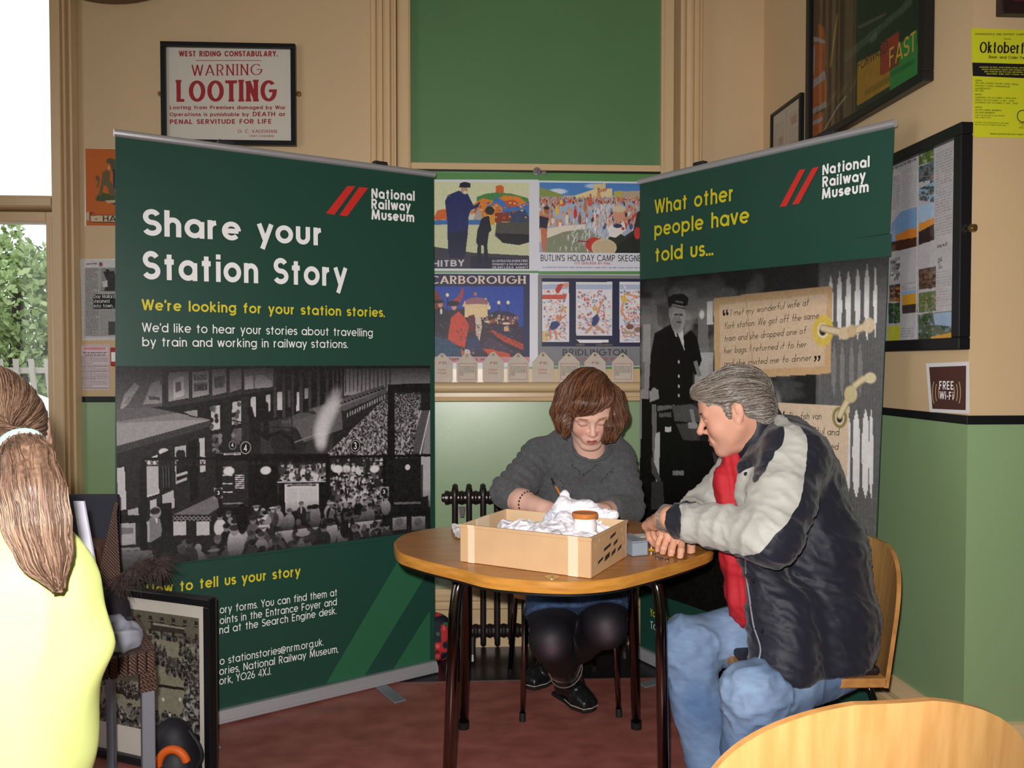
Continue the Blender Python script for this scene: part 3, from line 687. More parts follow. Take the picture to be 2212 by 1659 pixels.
# ================================================================== roll-up banners
M_FABG = mat('banner_green_print', '1f4a3e', rough=.42, spec=.45, coat=.12)
M_FABD = mat('banner_mid_green_print', '2f6a4a', rough=.42, spec=.45); M_FABE = mat('banner_deep_green_print', '1d4a40', rough=.42, spec=.45)
M_WHITE = mat('white_print', 'ffffff', rough=.5); M_YEL = mat('yellow_print', 'e6d52c', rough=.45); M_RED = mat('red_print', 'd8302a', rough=.45)
M_ALU = mat('silver_aluminium', 'c9c9cf', rough=.33, metal=.55); M_DK = mat('dark_plastic', '26262a', rough=.45)
M_INK = mat('black_print', '1c1a1a', rough=.5)
M_PHOTO = mat('printed_vinyl', attr='Col', rough=.45, spec=.35)
class Pic(Cv):
    def __init__(s, fr, off, tl, br, res, c='808080'):
        s.fr = fr; s.off = off; s.x0, s.z1 = fr.hit(*tl, off) if len(tl) == 2 else tl[:2]
        s.x1, s.z0 = fr.hit(*br, off) if len(br) == 2 else br[:2]
        Cv.__init__(s, res, max(2, int(res*(s.z1-s.z0)/(s.x1-s.x0))), c); s.k = s.w/(s.x1-s.x0)
    def T(s, px, py):
        x, z = s.fr.hit(px, py, s.off); return ((x-s.x0)*s.k, (s.z1-z)*s.k)
    def TT(s, pts): return [s.T(*p) for p in pts]
    def S(s, px, py):
        """picture pixels -> canvas pixels there"""
        a = s.T(px-5, py); b = s.T(px+5, py); return (b[0]-a[0])/10
    def done(s, name, parent, m=None, edge=None):
        q = [(s.x0, s.z1), (s.x1, s.z1), (s.x1, s.z0), (s.x0, s.z0)]
        if edge:
            (xa, za), (xb, zb) = [s.fr.hit(*e, s.off) for e in edge]
            g = lambda z: xa+(xb-xa)*(z-za)/(zb-za); r = (g(s.z0)-s.x0)/(s.x1-s.x0)
            # shear columns past the fabric edge back onto it
            X0 = s.x0; W_ = s.x1-s.x0
            o = s.place(name, q, s.off, s.fr.M.copy(), parent, m or M_PHOTO)
            n = len(o.data.vertices); co = np.empty(n*3, np.float32); o.data.vertices.foreach_get('co', co); co = co.reshape(-1, 3)
            co[:, 0] = np.minimum(co[:, 0], g(co[:, 2])); o.data.vertices.foreach_set('co', co.ravel()); o.data.update(); return o
        return s.place(name, q, s.off, s.fr.M.copy(), parent, m or M_PHOTO)
def banner(name, label, bl, br, tl, tr, barz):
    """corner pixels of the fabric; barz = height of the cassette"""
    A = PZ(*bl, barz); B = PZ(*br, barz); fr = frame_from(A, B); Mx = fr.M.copy()
    t = thing(name, label, 'banner', M=Mx)
    x0, x1 = 0, (B-A).length; q = [fr.hit(*tl), fr.hit(*tr), (x1, barz), (x0, barz)]
    q[2] = (q[1][0], barz) if abs(q[1][0]-x1) < .03 else q[2]
    q[0] = (min(q[0][0], q[0][0]), q[0][1])
    mb = MB(); vs = [(x, y, z) for y in (0, .0012) for x, z in q]; mb.add(vs, [(0, 1, 2, 3), (7, 6, 5, 4), (0, 4, 5, 1), (1, 5, 6, 2), (2, 6, 7, 3), (3, 7, 4, 0)])
    pan = mb.build('fabric_panel', M_FABG, t, Mx)
    # top rail
    a, b = Vector((q[0][0], 0, q[0][1])), Vector((q[1][0], 0, q[1][1])); d = (b-a).normalized()
    MB().tube([a-d*.004, b+d*.004], .0125, 12).build('top_rail', M_ALU, t, Mx, smooth=False)
    for f_ in (.295, .78) if name == 'left' else (.3, .8):
        c = a+(b-a)*f_; MB().box(-.028, .028, -.008, .02, .008, .024, Matrix.Translation(c) @ Matrix.Rotation(-math.atan2(d.z, d.x), 4, 'Y')).build('rail_clip', M_DK, t, Mx, bevel=.004)
    # cassette
    pr = [(-.026, .003), (-.034, .008), (-.034, .013), (-.031, .015), (-.034, .017), (-.031, .032), (-.018, barz+.001), (-.003, barz+.001), (.02, barz), (.08, .042), (.085, .015), (.06, .003)]
    profile_x(MB(), pr, x0-.012, x1+.012).build('cassette', M_ALU, t, Mx, bevel=.003)
    for e in (x0-.012, x1+.008):
        profile_x(MB(), [(y*1.03, z) for y, z in pr], e, e+.006).build('end_cap', M_DK if False else M_ALU, t, Mx)
    MB().tube([((x0+x1)/2, .06, .04), ((x0+x1)/2, .045, 1.2), (((a+b)/2).x, .02, ((a+b)/2).z)], .011, 10).build('pole', M_ALU, t, Mx)
    for fx in (.22, .795):
        x = x0+(x1-x0)*fx; MB().box(x-.02, x+.03, -.2, .2, .0, .006).build('foot', mat('grey_foot', '8f969c', rough=.4, metal=.4), t, Mx, bevel=.003)
    return t, fr, pan
TL, FL, panL = banner('roll_up_banner', 'dark green banner reading Share your Station Story, left of the table', (249, 1584), (932, 1427), (249, 287), (937, 377), .048)
TR, FR, panR = banner('roll_up_banner', 'dark green banner headed What other people have told us, right of the radiator', (1383, 1396), (1874, 1623), (1382, 392), (1932, 266), .048)
T1 = .155; T2 = .115
p = Print(FL, .0022)
p.line('Share your', (306, 508), (702, 531), 58, t=.19); p.line('Station Story', (306, 603), (752, 619), 62, t=.19)
p.line("We'd like to hear your stories about travelling", (306, 717), (806, 727), 20, t=.125); p.line('by train and working in railway stations.', (306, 748), (752, 752), 20, t=.125)
for a, b, s_ in (((801, 428), (897, 434), 'National'), ((801, 451), (888, 456), 'Railway'), ((801, 474), (896, 480), 'Museum')): p.line(s_, a, b, 22, t=.21)
rows = (((474, 1326), (729, 1287), 'ory forms. You can find them at'), ((474, 1349), (728, 1307), 'oints in the Entrance Foyer and'), ((473, 1370), (727, 1326), 'nd at the Search Engine desk.'),
        ((474, 1437), (699, 1394), 'o stationstories@nrm.org.uk.'), ((473, 1459), (731, 1409), 'ories, National Railway Museum,'), ((473, 1480), (586, 1457), 'ork, YO26 4XJ.'))
for a, b, s_ in rows: p.line(s_, a, b, 17, t=.12)
p.build('white_lettering', M_WHITE, panL)
p = Print(FL, .0022); p.line("We're looking for your station stories.", (305, 670), (832, 685), 24, t=.17); p.line('How to tell us your story', (315, 1287), (650, 1244), 24, t=.17); p.build('yellow_lettering', M_YEL, panL)
p = Print(FL, .0022); p.poly([(750, 402), (768, 402), (722, 464), (704, 461)]).poly([(776, 404), (795, 406), (750, 467), (733, 465)]); p.build('double_slash_emblem', M_RED, panL)
p = Print(FL, .0012); p.poly([(884, 1170), (927, 1165), (927, 1231), (788, 1459), (704, 1477)]); p.poly([(929, 1318), (929, 1427), (850, 1444)]).build('lighter_stripe', M_FABD, panL)
# ---- photograph on the left banner
zlo = FL.hit(250, 1233, .0016)[1]; c = Pic(FL, .0016, (250, 791), (FL.hit(929.5, 1000, .0016)[0], zlo, 0), 510, .16)
xr_ = FL.hit(929, 1000, .0016)[0]
Z = lambda zx, zy: (250+.31193*zx, 780+.31193*zy)
def zp(*a): return c.TT([Z(a[i], a[i+1]) for i in range(0, len(a), 2)])
def q4(col, *a): c.poly(zp(*a), col)
c.rect(0, 0, 999, 999, .13)
q4(.10, 0, 30, 2190, 30, 2190, 1500, 0, 1560)
q4(.30, 0, 30, 340, 30, 340, 310, 0, 345); c.line(zp(330, 40, 330, 310), .12, 3)
q4(.62, 30, 330, 60, 230, 130, 150, 165, 170, 90, 290, 50, 330); q4(.5, 60, 290, 90, 240, 110, 250, 80, 300); q4(.55, 190, 300, 240, 160, 300, 130, 320, 180, 320, 290); q4(.25, 225, 240, 300, 250, 310, 270, 230, 265)
q4(.17, 350, 30, 1110, 30, 1110, 190, 350, 320)
for (a, b, d_, e, f_) in ((365, 505, 80, 280, .62), (530, 645, 75, 255, .66), (668, 765, 60, 240, .6), (788, 868, 60, 218, .55), (888, 1090, 55, 200, .52)):
    q4(.07, a-6, d_-10, b+6, d_-20, b+6, e-18, a-6, e+6); q4(f_, a, d_, b, d_-10, b, e-25, a, e)
q4(.85, 400, 130, 470, 100, 470, 240, 400, 262); q4(.35, 410, 150, 450, 140, 455, 200, 412, 220); q4(.4, 540, 150, 635, 145, 635, 200, 540, 210); q4(.3, 680, 110, 755, 100, 752, 180, 684, 190)
q4(.8, 890, 110, 950, 100, 950, 190, 890, 195); q4(.75, 965, 100, 1015, 90, 1080, 140, 1080, 180, 965, 190)
q4(.08, 340, 320, 1200, 190, 1600, 60, 1600, 420, 1200, 560, 340, 560)
# upper right: pale building, train shed
q4(.62, 1580, 50, 2180, 50, 2180, 170, 1580, 240)
for x in range(1500, 1900, 28): q4(.3, x, 50, x+9, 50, x+9, 190+(1900-x)*.06, x, 200+(1900-x)*.06)
for x, y0, y1, b in ((935, 250, 390, .8), (1038, 235, 350, .75), (1118, 215, 340, .8), (1190, 200, 320, .25), (1250, 215, 345, .85), (1305, 190, 260, .6)): q4(b, x, y0, x+32, y0-5, x+32, y1-5, x, y1)
for x in range(1090, 1480, 60): q4(.2, x, 70, x+22, 70, x+22, 380, x, 400)
q4(.30, 1340, 330, 1850, 165, 1880, 215, 1600, 350, 1560, 340, 1340, 400); q4(.42, 1500, 300, 1860, 180, 1860, 200, 1520, 330); q4(.12, 1570, 350, 1880, 215, 1890, 300, 1600, 450, 1560, 430)
for i in range(16): a = 1600+i*17; q4(.6, a, 360-i*8.5, a+8, 356-i*8.5, a+8, 385-i*8.5, a, 390-i*8.5)
for i in range(12): c.ell(*zp(1560+i*26, 290-i*9)[0], 3, 1.6, .08)
# roof of the kiosk
q4(.50, 0, 330, 230, 318, 655, 405, 0, 590); q4(.62, 0, 430, 420, 410, 655, 408, 0, 588); q4(.36, 0, 330, 230, 318, 420, 360, 0, 420)
q4(.11, 0, 592, 655, 412, 640, 900, 400, 1070, 0, 1120); q4(.2, 0, 592, 655, 412, 655, 450, 0, 640)
for a in ((5, 740, 60, 730, 75, 1020, 20, 1035, .82), (190, 690, 290, 645, 300, 915, 205, 945, .88), (405, 595, 485, 580, 495, 820, 415, 850, .75), (578, 535, 612, 528, 622, 760, 585, 770, .8), (235, 965, 280, 950, 290, 1060, 240, 1075, .8), (320, 925, 400, 890, 408, 1010, 325, 1040, .75), (80, 1030, 155, 1010, 160, 1070, 90, 1075, .7), (470, 350, 565, 335, 565, 385, 520, 375, .6)):
    q4(.05, a[0]-8, a[1]-8, a[2]+8, a[3]-8, a[4]+8, a[5]+8, a[6]-8, a[7]+8); q4(a[8], *a[:8])
for i in range(16): c.line(zp(210+i*.3, 740+i*12, 292, 722+i*12), .45, 1, .7)
c.ell(*zp(440, 645)[0], 5, 7, .08); c.ell(*zp(462, 650)[0], 4, 8, .08); q4(.06, 418, 690, 490, 670, 495, 800, 420, 830); c.line(zp(425, 790, 488, 770), .8, 4)
c.ell(*zp(332, 625)[0], 7, 5, .9); q4(.06, 310, 640, 375, 610, 390, 880, 325, 900)
for x in (325, 345, 365): c.line(zp(x, 720, x+5, 870), .35, 1)
q4(.04, 500, 560, 560, 540, 575, 940, 515, 975)
for x, y0, y1, b in ((660, 315, 480, .8), (805, 285, 440, .78), (665, 510, 590, .4), (808, 470, 560, .35), (665, 610, 650, .4)):
    q4(b, x, y0, x+62, y0-10, x+62, y1-12, x, y1)
    for k in range(9): c.ell(*zp(x+random.random()*60, y0+random.random()*(y1-y0))[0], 3, 4, random.choice([.1, .3, .5]))
q4(.1, 740, 280, 795, 270, 795, 640, 740, 650); q4(.13, 870, 250, 920, 240, 920, 560, 870, 570)
# locomotive
q4(.17, 1000, 430, 1420, 330, 1500, 420, 1500, 640, 1000, 660); c.ell(*zp(1300, 440)[0], 28, 20, .30); c.ell(*zp(1200, 560)[0], 30, 24, .12); q4(.22, 1150, 420, 1210, 415, 1205, 480, 1155, 480); q4(.3, 1148, 412, 1212, 408, 1212, 425, 1148, 430)
q4(.34, 1230, 420, 1420, 350, 1560, 330, 1570, 470, 1300, 560); c.line(zp(1240, 560, 1400, 500), .5, 2); q4(.4, 1360, 330, 1520, 300, 1550, 350, 1420, 400)
for pts, w_ in (((925, 330, 960, 470, 1050, 530), 9), ((1035, 300, 1042, 520), 9), ((1050, 520, 1140, 490, 1210, 540, 1230, 600), 6)): c.line(zp(*pts), .07, w_)
c.line(zp(1208, 60, 1218, 520), .07, 1.5); c.line(zp(775, 400, 1000, 455, 1230, 460), .1, 2)
# track
q4(.55, 2085, 340, 2180, 340, 2180, 640, 2010, 640); q4(.25, 2110, 340, 2170, 340, 2120, 640, 2040, 640); c.line(zp(2172, 345, 2105, 640), .9, 2.5); c.line(zp(2110, 345, 2020, 630), .8, 3)
for i in range(22): c.line(zp(2100-i*3, 350+i*13, 2168-i*3, 350+i*13), .5, 1, .7)
# crowd streaming off the train
for i in range(4200):
    t = random.random()**.75; y = 215+t*430; xl_ = 1900-t*440; xr2 = 2120-t*75; x = random.uniform(xl_, xr2); s_ = .7+t*1.6; X, Y = zp(x, y)[0]
    c.ell(X, Y+s_*1.6, s_*.8, s_*1.3, random.choice([.08, .1, .15, .3, .6, .75])); c.ell(X, Y, s_*.5, s_*.6, random.choice([.5, .65, .75, .12]))
# crowd under the bridge
x0, y0 = zp(1480, 690)[0]; x1, y1 = zp(1860, 1180)[0]; crowd(c, x0, y0, x1, y1, 3.6, 7.5, 230, 3, .05, .85)
x0, y0 = zp(1130, 700)[0]; x1, y1 = zp(1470, 810)[0]; crowd(c, x0, y0, x1, y1, 4.4, 5.4, 42, 5, .06, .85)
# steam
for i in range(40): t = i/39; X, Y = zp(1420-20*math.sin(t*5)+t*90, 590-t*390)[0]; c.ell(X, Y, 8+6*math.sin(t*3), 9, .93, .28*(1-t*.5), .9)
q4(.06, 1880, 160, 2180, 155, 2180, 210, 1930, 212, 1930, 1010, 1880, 1010)
# middle: indicator board, dark bay
q4(.05, 690, 640, 1480, 640, 1480, 700, 1120, 700, 1120, 1060, 700, 1060); q4(.11, 735, 690, 915, 690, 915, 1010, 735, 1010)
for k in range(3): q4(.85, 740, 785+k*58, 808, 785+k*58, 808, 792+k*58, 740, 792+k*58)
for k in range(7): q4(.85, 826, 785+k*14.5, 888, 785+k*14.5, 888, 792+k*14.5, 826, 792+k*14.5)
q4(.6, 740, 730, 800, 725, 800, 733, 740, 738); q4(.5, 745, 980, 880, 975, 880, 985, 745, 990)
for x, y in ((782, 760), (1037, 755), (1535, 745), (1790, 745)): c.ell(*zp(x, y)[0], 8.5, 6.5, .93, soft=.25)
q4(.42, 400, 1060, 700, 920, 715, 1010, 640, 1060)
q4(.05, 1125, 830, 1455, 830, 1455, 1060, 1125, 1060); q4(.86, 1168, 850, 1405, 845, 1405, 1045, 1172, 1045)
for k in range(13): c.line(zp(1185, 885+k*12, 1255, 885+k*12), .6, 1, .7); c.line(zp(1270, 885+k*12, 1390, 885+k*12), .65, 1, .6)
c.line(zp(1220, 858, 1350, 856), .3, 2); c.ell(*zp(1200, 860)[0], 4, 1.6, .15); c.ell(*zp(1370, 856)[0], 4, 1.6, .15); c.line(zp(1120, 836, 1458, 830), .8, 2)
# footbridge girder and posts
q4(.05, 190, 665, 2180, 645, 2180, 662, 190, 688); c.line(zp(190, 722, 2180, 690), .1, 2)
for i in range(50):
    x = 200+i*39; c.line(zp(x, 690, x+20, 716), .12, 1.3); c.line(zp(x+20, 688, x, 718), .12, 1.3)
for x in (1105, 1465, 1860): q4(.05, x-14, 640, x+14, 640, x+14, 1190 if x > 1200 else 700, x-14, 1190 if x > 1200 else 700)
q4(.08, 1925, 680, 2110, 680, 2110, 1030, 1925, 1030); c.ell(*zp(2018, 733)[0], 5, 5, .9); q4(.6, 1925, 975, 2110, 970, 2110, 985, 1925, 990); q4(.75, 2112, 660, 2180, 660, 2180, 1010, 2112, 1010); c.line(zp(2118, 720, 2118, 1010), .1, 3); q4(.1, 2112, 940, 2160, 930, 2165, 1020, 2112, 1020)
q4(.05, 1880, 1045, 2175, 1035, 2175, 1180, 1880, 1190)
for x in (1915, 2045): q4(.72, x, 1075, x+95, 1070, x+95, 1162, x, 1170); c.ell(*zp(x+45, 1110)[0], 8, 7, .5)
# signs
for x, y, r, bgc in ((898, 598, 38, .04), (1657, 585, 38, .04), (808, 580, 26, .05)): c.ell(*zp(x, y)[0], r*.31*.83, r*.31, bgc); c.ell(*zp(x, y)[0], r*.26*.83, r*.26, .9); c.ell(*zp(x, y)[0], r*.23*.83, r*.23, bgc)
q4(.75, 745, 634, 865, 630, 865, 646, 745, 650)
for x, y in ((710, 912), (1857, 905)): q4(.6, x-32, y-36, x+30, y-40, x+30, y+34, x-32, y+38); c.ell(*zp(x, y)[0], 7, 8, .1)
# left railing, lamps, man by the pillar box
q4(.06, 165, 690, 215, 690, 215, 1320, 165, 1320); q4(.05, 20, 1065, 165, 1062, 165, 1120, 20, 1120); q4(.7, 22, 1120, 135, 1118, 138, 1265, 26, 1272); q4(.45, 40, 1150, 120, 1150, 120, 1190, 40, 1200); q4(.6, 20, 1290, 170, 1285, 170, 1305, 20, 1310); q4(.52, 0, 1312, 250, 1305, 300, 1500, 0, 1520)
q4(.06, 390, 1070, 650, 1060, 650, 1100, 390, 1105)
for i in range(9): c.line(zp(395+i*29, 1072, 424+i*29, 1100), .6, 1.2); c.line(zp(424+i*29, 1072, 395+i*29, 1100), .6, 1.2)
for x in (400, 560): q4(.8, x, 1108, x+88, 1106, x+88, 1200, x, 1205)
q4(.06, 295, 985, 388, 975, 388, 1170, 305, 1180); q4(.7, 215, 1110, 232, 1100, 240, 1250, 220, 1250)
q4(.48, 232, 1085, 270, 1070, 305, 1090, 320, 1160, 310, 1240, 235, 1250); q4(.9, 266, 1072, 290, 1080, 285, 1130); q4(.1, 250, 1245, 325, 1200, 335, 1350, 270, 1360); c.ell(*zp(278, 1045)[0], 7, 9, .62); c.ell(*zp(272, 1035)[0], 7, 5, .12)
# crowd in front
x0, y0 = zp(700, 1040)[0]; x1, y1 = zp(1880, 1140)[0]; crowd(c, x0, y0, x1, y1, 7.5, 9.5, 46, 11, .05, .85, .25)
x0, y0 = zp(440, 1150)[0]; x1, y1 = zp(1700, 1290)[0]; crowd(c, x0, y0, x1, y1, 9.5, 11.5, 44, 12, .05, .8, .3)
x0, y0 = zp(200, 1290)[0]; x1, y1 = zp(1250, 1400)[0]; crowd(c, x0, y0, x1, y1, 10.5, 12, 24, 13, .08, .45, .1)
# named figures: woman in white, woman in straw hat, man in black
c.ell(*zp(830, 1260)[0], 13, 24, .85); c.ell(*zp(822, 1165)[0], 7, 9, .6); c.ell(*zp(822, 1150)[0], 8, 5, .15); c.ell(*zp(1295, 1190)[0], 12, 5, .8); c.ell(*zp(1295, 1170)[0], 7, 7, .8); c.ell(*zp(1380, 1080)[0], 9, 20, .72); c.ell(*zp(1375, 1005)[0], 8, 4, .06); c.ell(*zp(875, 1090)[0], 9, 24, .04)
c.poly(zp(1280, 1390, 1700, 1215, 2190, 1175, 2190, 1560, 1280, 1560), .045)
c.vgrad(0, 55, .07, .9, 0); hh = c.h
c.vgrad(hh*.74, hh*.9, .05, 0, .85, int(zp(1100, 1300)[0][0])); c.vgrad(hh*.86, hh, .1, 0, .8)
c.noise(.05, 3, 4); c.grain(.018)
c.a = np.clip(c.a, 0, 1)**.85*np.array([1.0, .985, 1.01])*.93+.02
c.done('printed_photograph', panL)
M_SG = mat('white_print')
p = Print(FL, .0024); p.line('4', Z(886, 624), Z(912, 624), 15, t=.15); p.line('3', Z(1647, 610), Z(1670, 610), 15, t=.15); p.line('4', Z(799, 594), Z(818, 594), 9, t=.15); p.line('3', Z(1849, 917), Z(1866, 917), 8, t=.18); p.line('3', Z(702, 925), Z(720, 925), 8, t=.18); p.build('platform_numbers', M_WHITE, panL)
p = Print(FL, .0024); p.line('RADIO', Z(541, 136), Z(632, 128), 12, t=.25); p.line('TIMES', Z(541, 208), Z(632, 200), 14, t=.25); p.line('FENCHURCH STREET', Z(1222, 862), Z(1350, 860), 3.6, t=.2); p.line('THORPE BAY', Z(760, 646), Z(862, 643), 3.6, t=.2); p.build('poster_words', M_INK, panL)
# photo ends on a slanted edge: green below
p = Print(FL, .0019); p.poly([(250, 1233), (930, 1156), (930, 1190)]); p.V[2] = (p.V[1][0], p.V[1][1], zlo-.002); p.V.append((p.V[0][0], p.V[0][1], zlo-.002)); p.F = [(0, 1, 2, 3)]; p.build('green_band', M_FABG, panL)
# ---- right banner
p = Print(FR, .0022)
p.line('What other', (1413, 463), (1587, 433), 31, t=.16); p.line('people have', (1412, 511), (1620, 481), 31, t=.16); p.line('told us...', (1413, 566), (1542, 551), 31, t=.16)
p.line('Your stories will be part of our audience.', (1404, 1330), (1640, 1421), 16, t=.15); p.line('place.', (1772, 1496), (1816, 1513), 15, t=.15)
p.build('yellow_lettering', mat('yellow_print_2', 'dccb20', rough=.45), panR)
p = Print(FR, .0022)
for a, b, s_ in (((1775, 379), (1880, 360), 'National'), ((1775, 405), (1871, 390), 'Railway'), ((1774, 431), (1878, 414), 'Museum')): p.line(s_, a, b, 23, t=.21)
p.line('To find out more', (1404, 1357), (1520, 1401), 16, t=.1); p.build('white_lettering', M_WHITE, panR)
p = Print(FR, .0022); p.poly([(1727, 367), (1740, 365), (1699, 445), (1684, 447)]).poly([(1755, 363), (1769, 360), (1726, 440), (1711, 442)]); p.build('double_slash_emblem', M_RED, panR)
c = Pic(FR, .0016, (1383.5, 585), (1932, 1500), 350, .14)
R_ = lambda zx, zy: (1380+.3616*zx, 260+.3616*zy)
def Rp(*a): return c.TT([R_(a[i], a[i+1]) for i in range(0, len(a), 2)])
def pp(*a): return c.TT([(a[i], a[i+1]) for i in range(0, len(a), 2)])
def r4(col, *a): c.poly(Rp(*a), col)
# blurred background
for i in range(230):
    X, Y = pp(random.uniform(1383, 1700), random.uniform(610, 1010))[0]; c.ell(X, Y, random.uniform(4, 26), random.uniform(4, 14), random.choice([.25, .33, .42, .52, .62]), .6, .5)
for a in ((1386, 660, 1420, 840, .5), (1389, 700, 1405, 780, .68), (1392, 760, 1408, 1000, .62), (1508, 665, 1530, 870, .5), (1527, 650, 1540, 700, .9), (1500, 760, 1540, 850, .75), (1512, 855, 1525, 880, .8)):
    c.poly(pp(a[0], a[1], a[2], a[1], a[2], a[3], a[0], a[3]), a[4], .8)
for i in range(9): c.ell(*pp(random.uniform(1500, 1700), random.uniform(640, 860))[0], 4, 5, .85, .9, .4)
c.poly(pp(1383, 1000, 1700, 1000, 1700, 1400, 1383, 1400), .07); c.poly(pp(1383, 840, 1412, 840, 1416, 1010, 1383, 1010), .6)
# corrugated cladding with light slots
x0 = pp(1770, 700)[0][0]; c.rect(x0, 0, c.w, c.h, .30)
for i in range(26):
    X = x0+i*(c.w-x0)/25; c.line([(X, 0), (X-6, c.h)], .46, 4, .7); c.line([(X+5, 0), (X, c.h)], .12, 3, .7)
def slot(px, y0, y1, w_, col=.88):
    ym = (y0+y1)/2; c.poly(pp(px, y0, px+w_/2, y0+30, px+w_/2+1, ym, px+w_/2-1, y1-25, px, y1, px-w_/2, y1-25, px-w_/2-2, ym, px-w_/2, y0+30), col)
for k, px in enumerate((1793, 1812, 1831, 1851, 1871, 1889)): slot(px, 590-k*5, 735, 9 if k < 5 else 5)
for k, px in enumerate((1800, 1818, 1838, 1856)): slot(px, 735, 860, 8, .5)
for k, px in enumerate((1828, 1848, 1868, 1880)): slot(px, 880, 1075, 13 if k < 3 else 7)
# porter
r4(.045, 95, 1270, 190, 1215, 230, 1290, 262, 1290, 310, 1250, 345, 1290, 375, 1430, 340, 1520, 320, 1500, 335, 1830, 60, 1830, 60, 1600, 70, 1400)
r4(.8, 195, 1215, 225, 1205, 262, 1240, 272, 1375, 240, 1290, 220, 1290); r4(.1, 222, 1268, 234, 1268, 240, 1320, 230, 1300)
c.ell(*Rp(232, 1170)[0], 13, 20, .6); r4(.55, 178, 1120, 205, 1110, 200, 1180, 180, 1175); c.ell(*Rp(222, 1208)[0], 9, 8, .5); c.line(Rp(215, 1160, 232, 1158), .15, 2); c.line(Rp(243, 1160, 258, 1160), .15, 2); c.line(Rp(228, 1204, 250, 1203), .25, 2); c.line(Rp(240, 1165, 243, 1185), .45, 2)
r4(.04, 172, 1060, 205, 1038, 270, 1035, 297, 1062, 290, 1100, 275, 1110, 200, 1095, 180, 1125, 175, 1090); r4(.3, 205, 1105, 275, 1118, 282, 1132, 262, 1126, 205, 1112); c.line(Rp(220, 1080, 262, 1088), .5, 2)
for y in (1440, 1525, 1585, 1640): c.ell(*Rp(238, y)[0], 1.5, 2, .8)
r4(.5, 325, 1440, 345, 1430, 375, 1520, 350, 1530); c.ell(*pp(1413, 852)[0], 7, 9, .62); c.ell(*pp(1412, 857)[0], 8, 6, .5)
# trolley with boxes
G_ = lambda zx, zy: (1360+.3978*zx, 760+.3978*zy)
def g4(col, *a): c.poly(c.TT([G_(a[i], a[i+1]) for i in range(0, len(a), 2)]), col)
g4(.05, 65, 250, 390, 280, 460, 600, 440, 860, 65, 860); g4(.42, 150, 290, 245, 285, 245, 300, 150, 320); g4(.62, 105, 210, 155, 200, 160, 250, 110, 270); g4(.45, 120, 280, 145, 280, 150, 620, 125, 600); g4(.3, 230, 290, 385, 275, 400, 350, 240, 350)
g4(.36, 160, 330, 225, 325, 225, 350, 160, 350); g4(.8, 190, 405, 225, 403, 225, 430, 192, 430); g4(.33, 243, 290, 385, 280, 385, 378, 240, 372); g4(.08, 240, 372, 400, 380, 400, 388, 240, 380); g4(.27, 250, 385, 400, 390, 430, 480, 290, 475); g4(.55, 325, 310, 345, 308, 360, 390, 340, 390); g4(.6, 316, 380, 366, 380, 368, 412, 318, 412)
g4(.75, 140, 440, 165, 430, 160, 690, 145, 700, 130, 640); g4(.05, 60, 470, 120, 470, 120, 860, 60, 860); g4(.3, 115, 560, 135, 600, 170, 690, 165, 720, 120, 650); g4(.5, 235, 640, 295, 640, 295, 665, 235, 665); g4(.22, 120, 700, 180, 700, 190, 850, 115, 850)
# tags
def tagp(pts, base='c9a77c', inner='cdb295'):
    c.poly(pp(*pts), base)
tagp((1541, 646, 1545, 643, 1790, 617, 1797, 622, 1793, 802, 1788, 806, 1632, 814, 1548, 808, 1543, 800)); c.poly(pp(1553, 658, 1785, 634, 1780, 790, 1556, 800), 'd3b99c'); c.line(pp(1610, 638, 1628, 812), 'b89468', 1)
c.ell(*pp(1776, 713)[0], 12, 15, 'd9bd58'); c.ell(*pp(1776, 713)[0], 6, 7, 'efe6cf'); c.ell(*pp(1776, 713)[0], 4, 5, '2a2420')
for w_, cc in ((7.5, 'a98f6c'), (5, 'd8c6a6')): c.line(pp(1776, 708, 1800, 714, 1822, 718, 1840, 716, 1858, 708, 1874, 702), cc, w_); 
c.ell(*pp(1823, 719)[0], 7, 6, 'd2bd98'); c.ell(*pp(1838, 714)[0], 5, 6, 'c6b088'); c.ell(*pp(1875, 702)[0], 6, 7, 'd8c6a6')
tagp((1665, 868, 1833, 876, 1830, 990, 1823, 1085, 1640, 1070), 'd6c0a6')
c.ell(*pp(1812, 900)[0], 8, 10, '8d7a48'); c.ell(*pp(1812, 900)[0], 5, 7, 'e8e0cc'); c.ell(*pp(1812, 901)[0], 3.4, 4.5, '2a2420')
for w_, cc in ((7, 'a08a62'), (4.6, 'd9cca6')): c.line(pp(1812, 896, 1820, 880, 1832, 858, 1838, 845, 1846, 830, 1862, 818, 1882, 812), cc, w_)
c.ell(*pp(1836, 850)[0], 7, 8, 'cbbb90'); c.ell(*pp(1878, 815)[0], 6, 5, 'd9cca6')
c.vgrad(0, 60, .06, .95, 0); c.noise(.03, 3, 4); c.grain(.015); c.done('printed_photograph', panR, edge=((1930, 300), (1873, 1600)))
p = Print(FR, .0019); p.poly([(1383.5, 575), (1926, 505), (1925, 553), (1383.5, 604)]); p.build('green_band', M_FABG, panR); p = Print(FR, .0019); p.poly([(1383.5, 1272), (1876, 1440), (1872, 1530), (1383.5, 1391)]); p.build('green_band', M_FABG, panR)
p = Print(FR, .0024); kw = dict(t=.075, slant=.22, jit=.035, xh=.52)
p.line('I met my wonderful wife at', (1577, 683), (1747, 660), 15, **kw); p.line('York station. We got off the same', (1563, 711), (1769, 688), 15, **kw); p.line('train and she dropped one of', (1563, 738), (1741, 721), 15, **kw)
p.line('her bags. I returned it to her', (1563, 764), (1742, 750), 15, **kw); p.line('and she invited me to dinner.', (1563, 792), (1755, 779), 15, **kw)
kw = dict(t=.085, slant=.1, jit=.03, xh=.6)
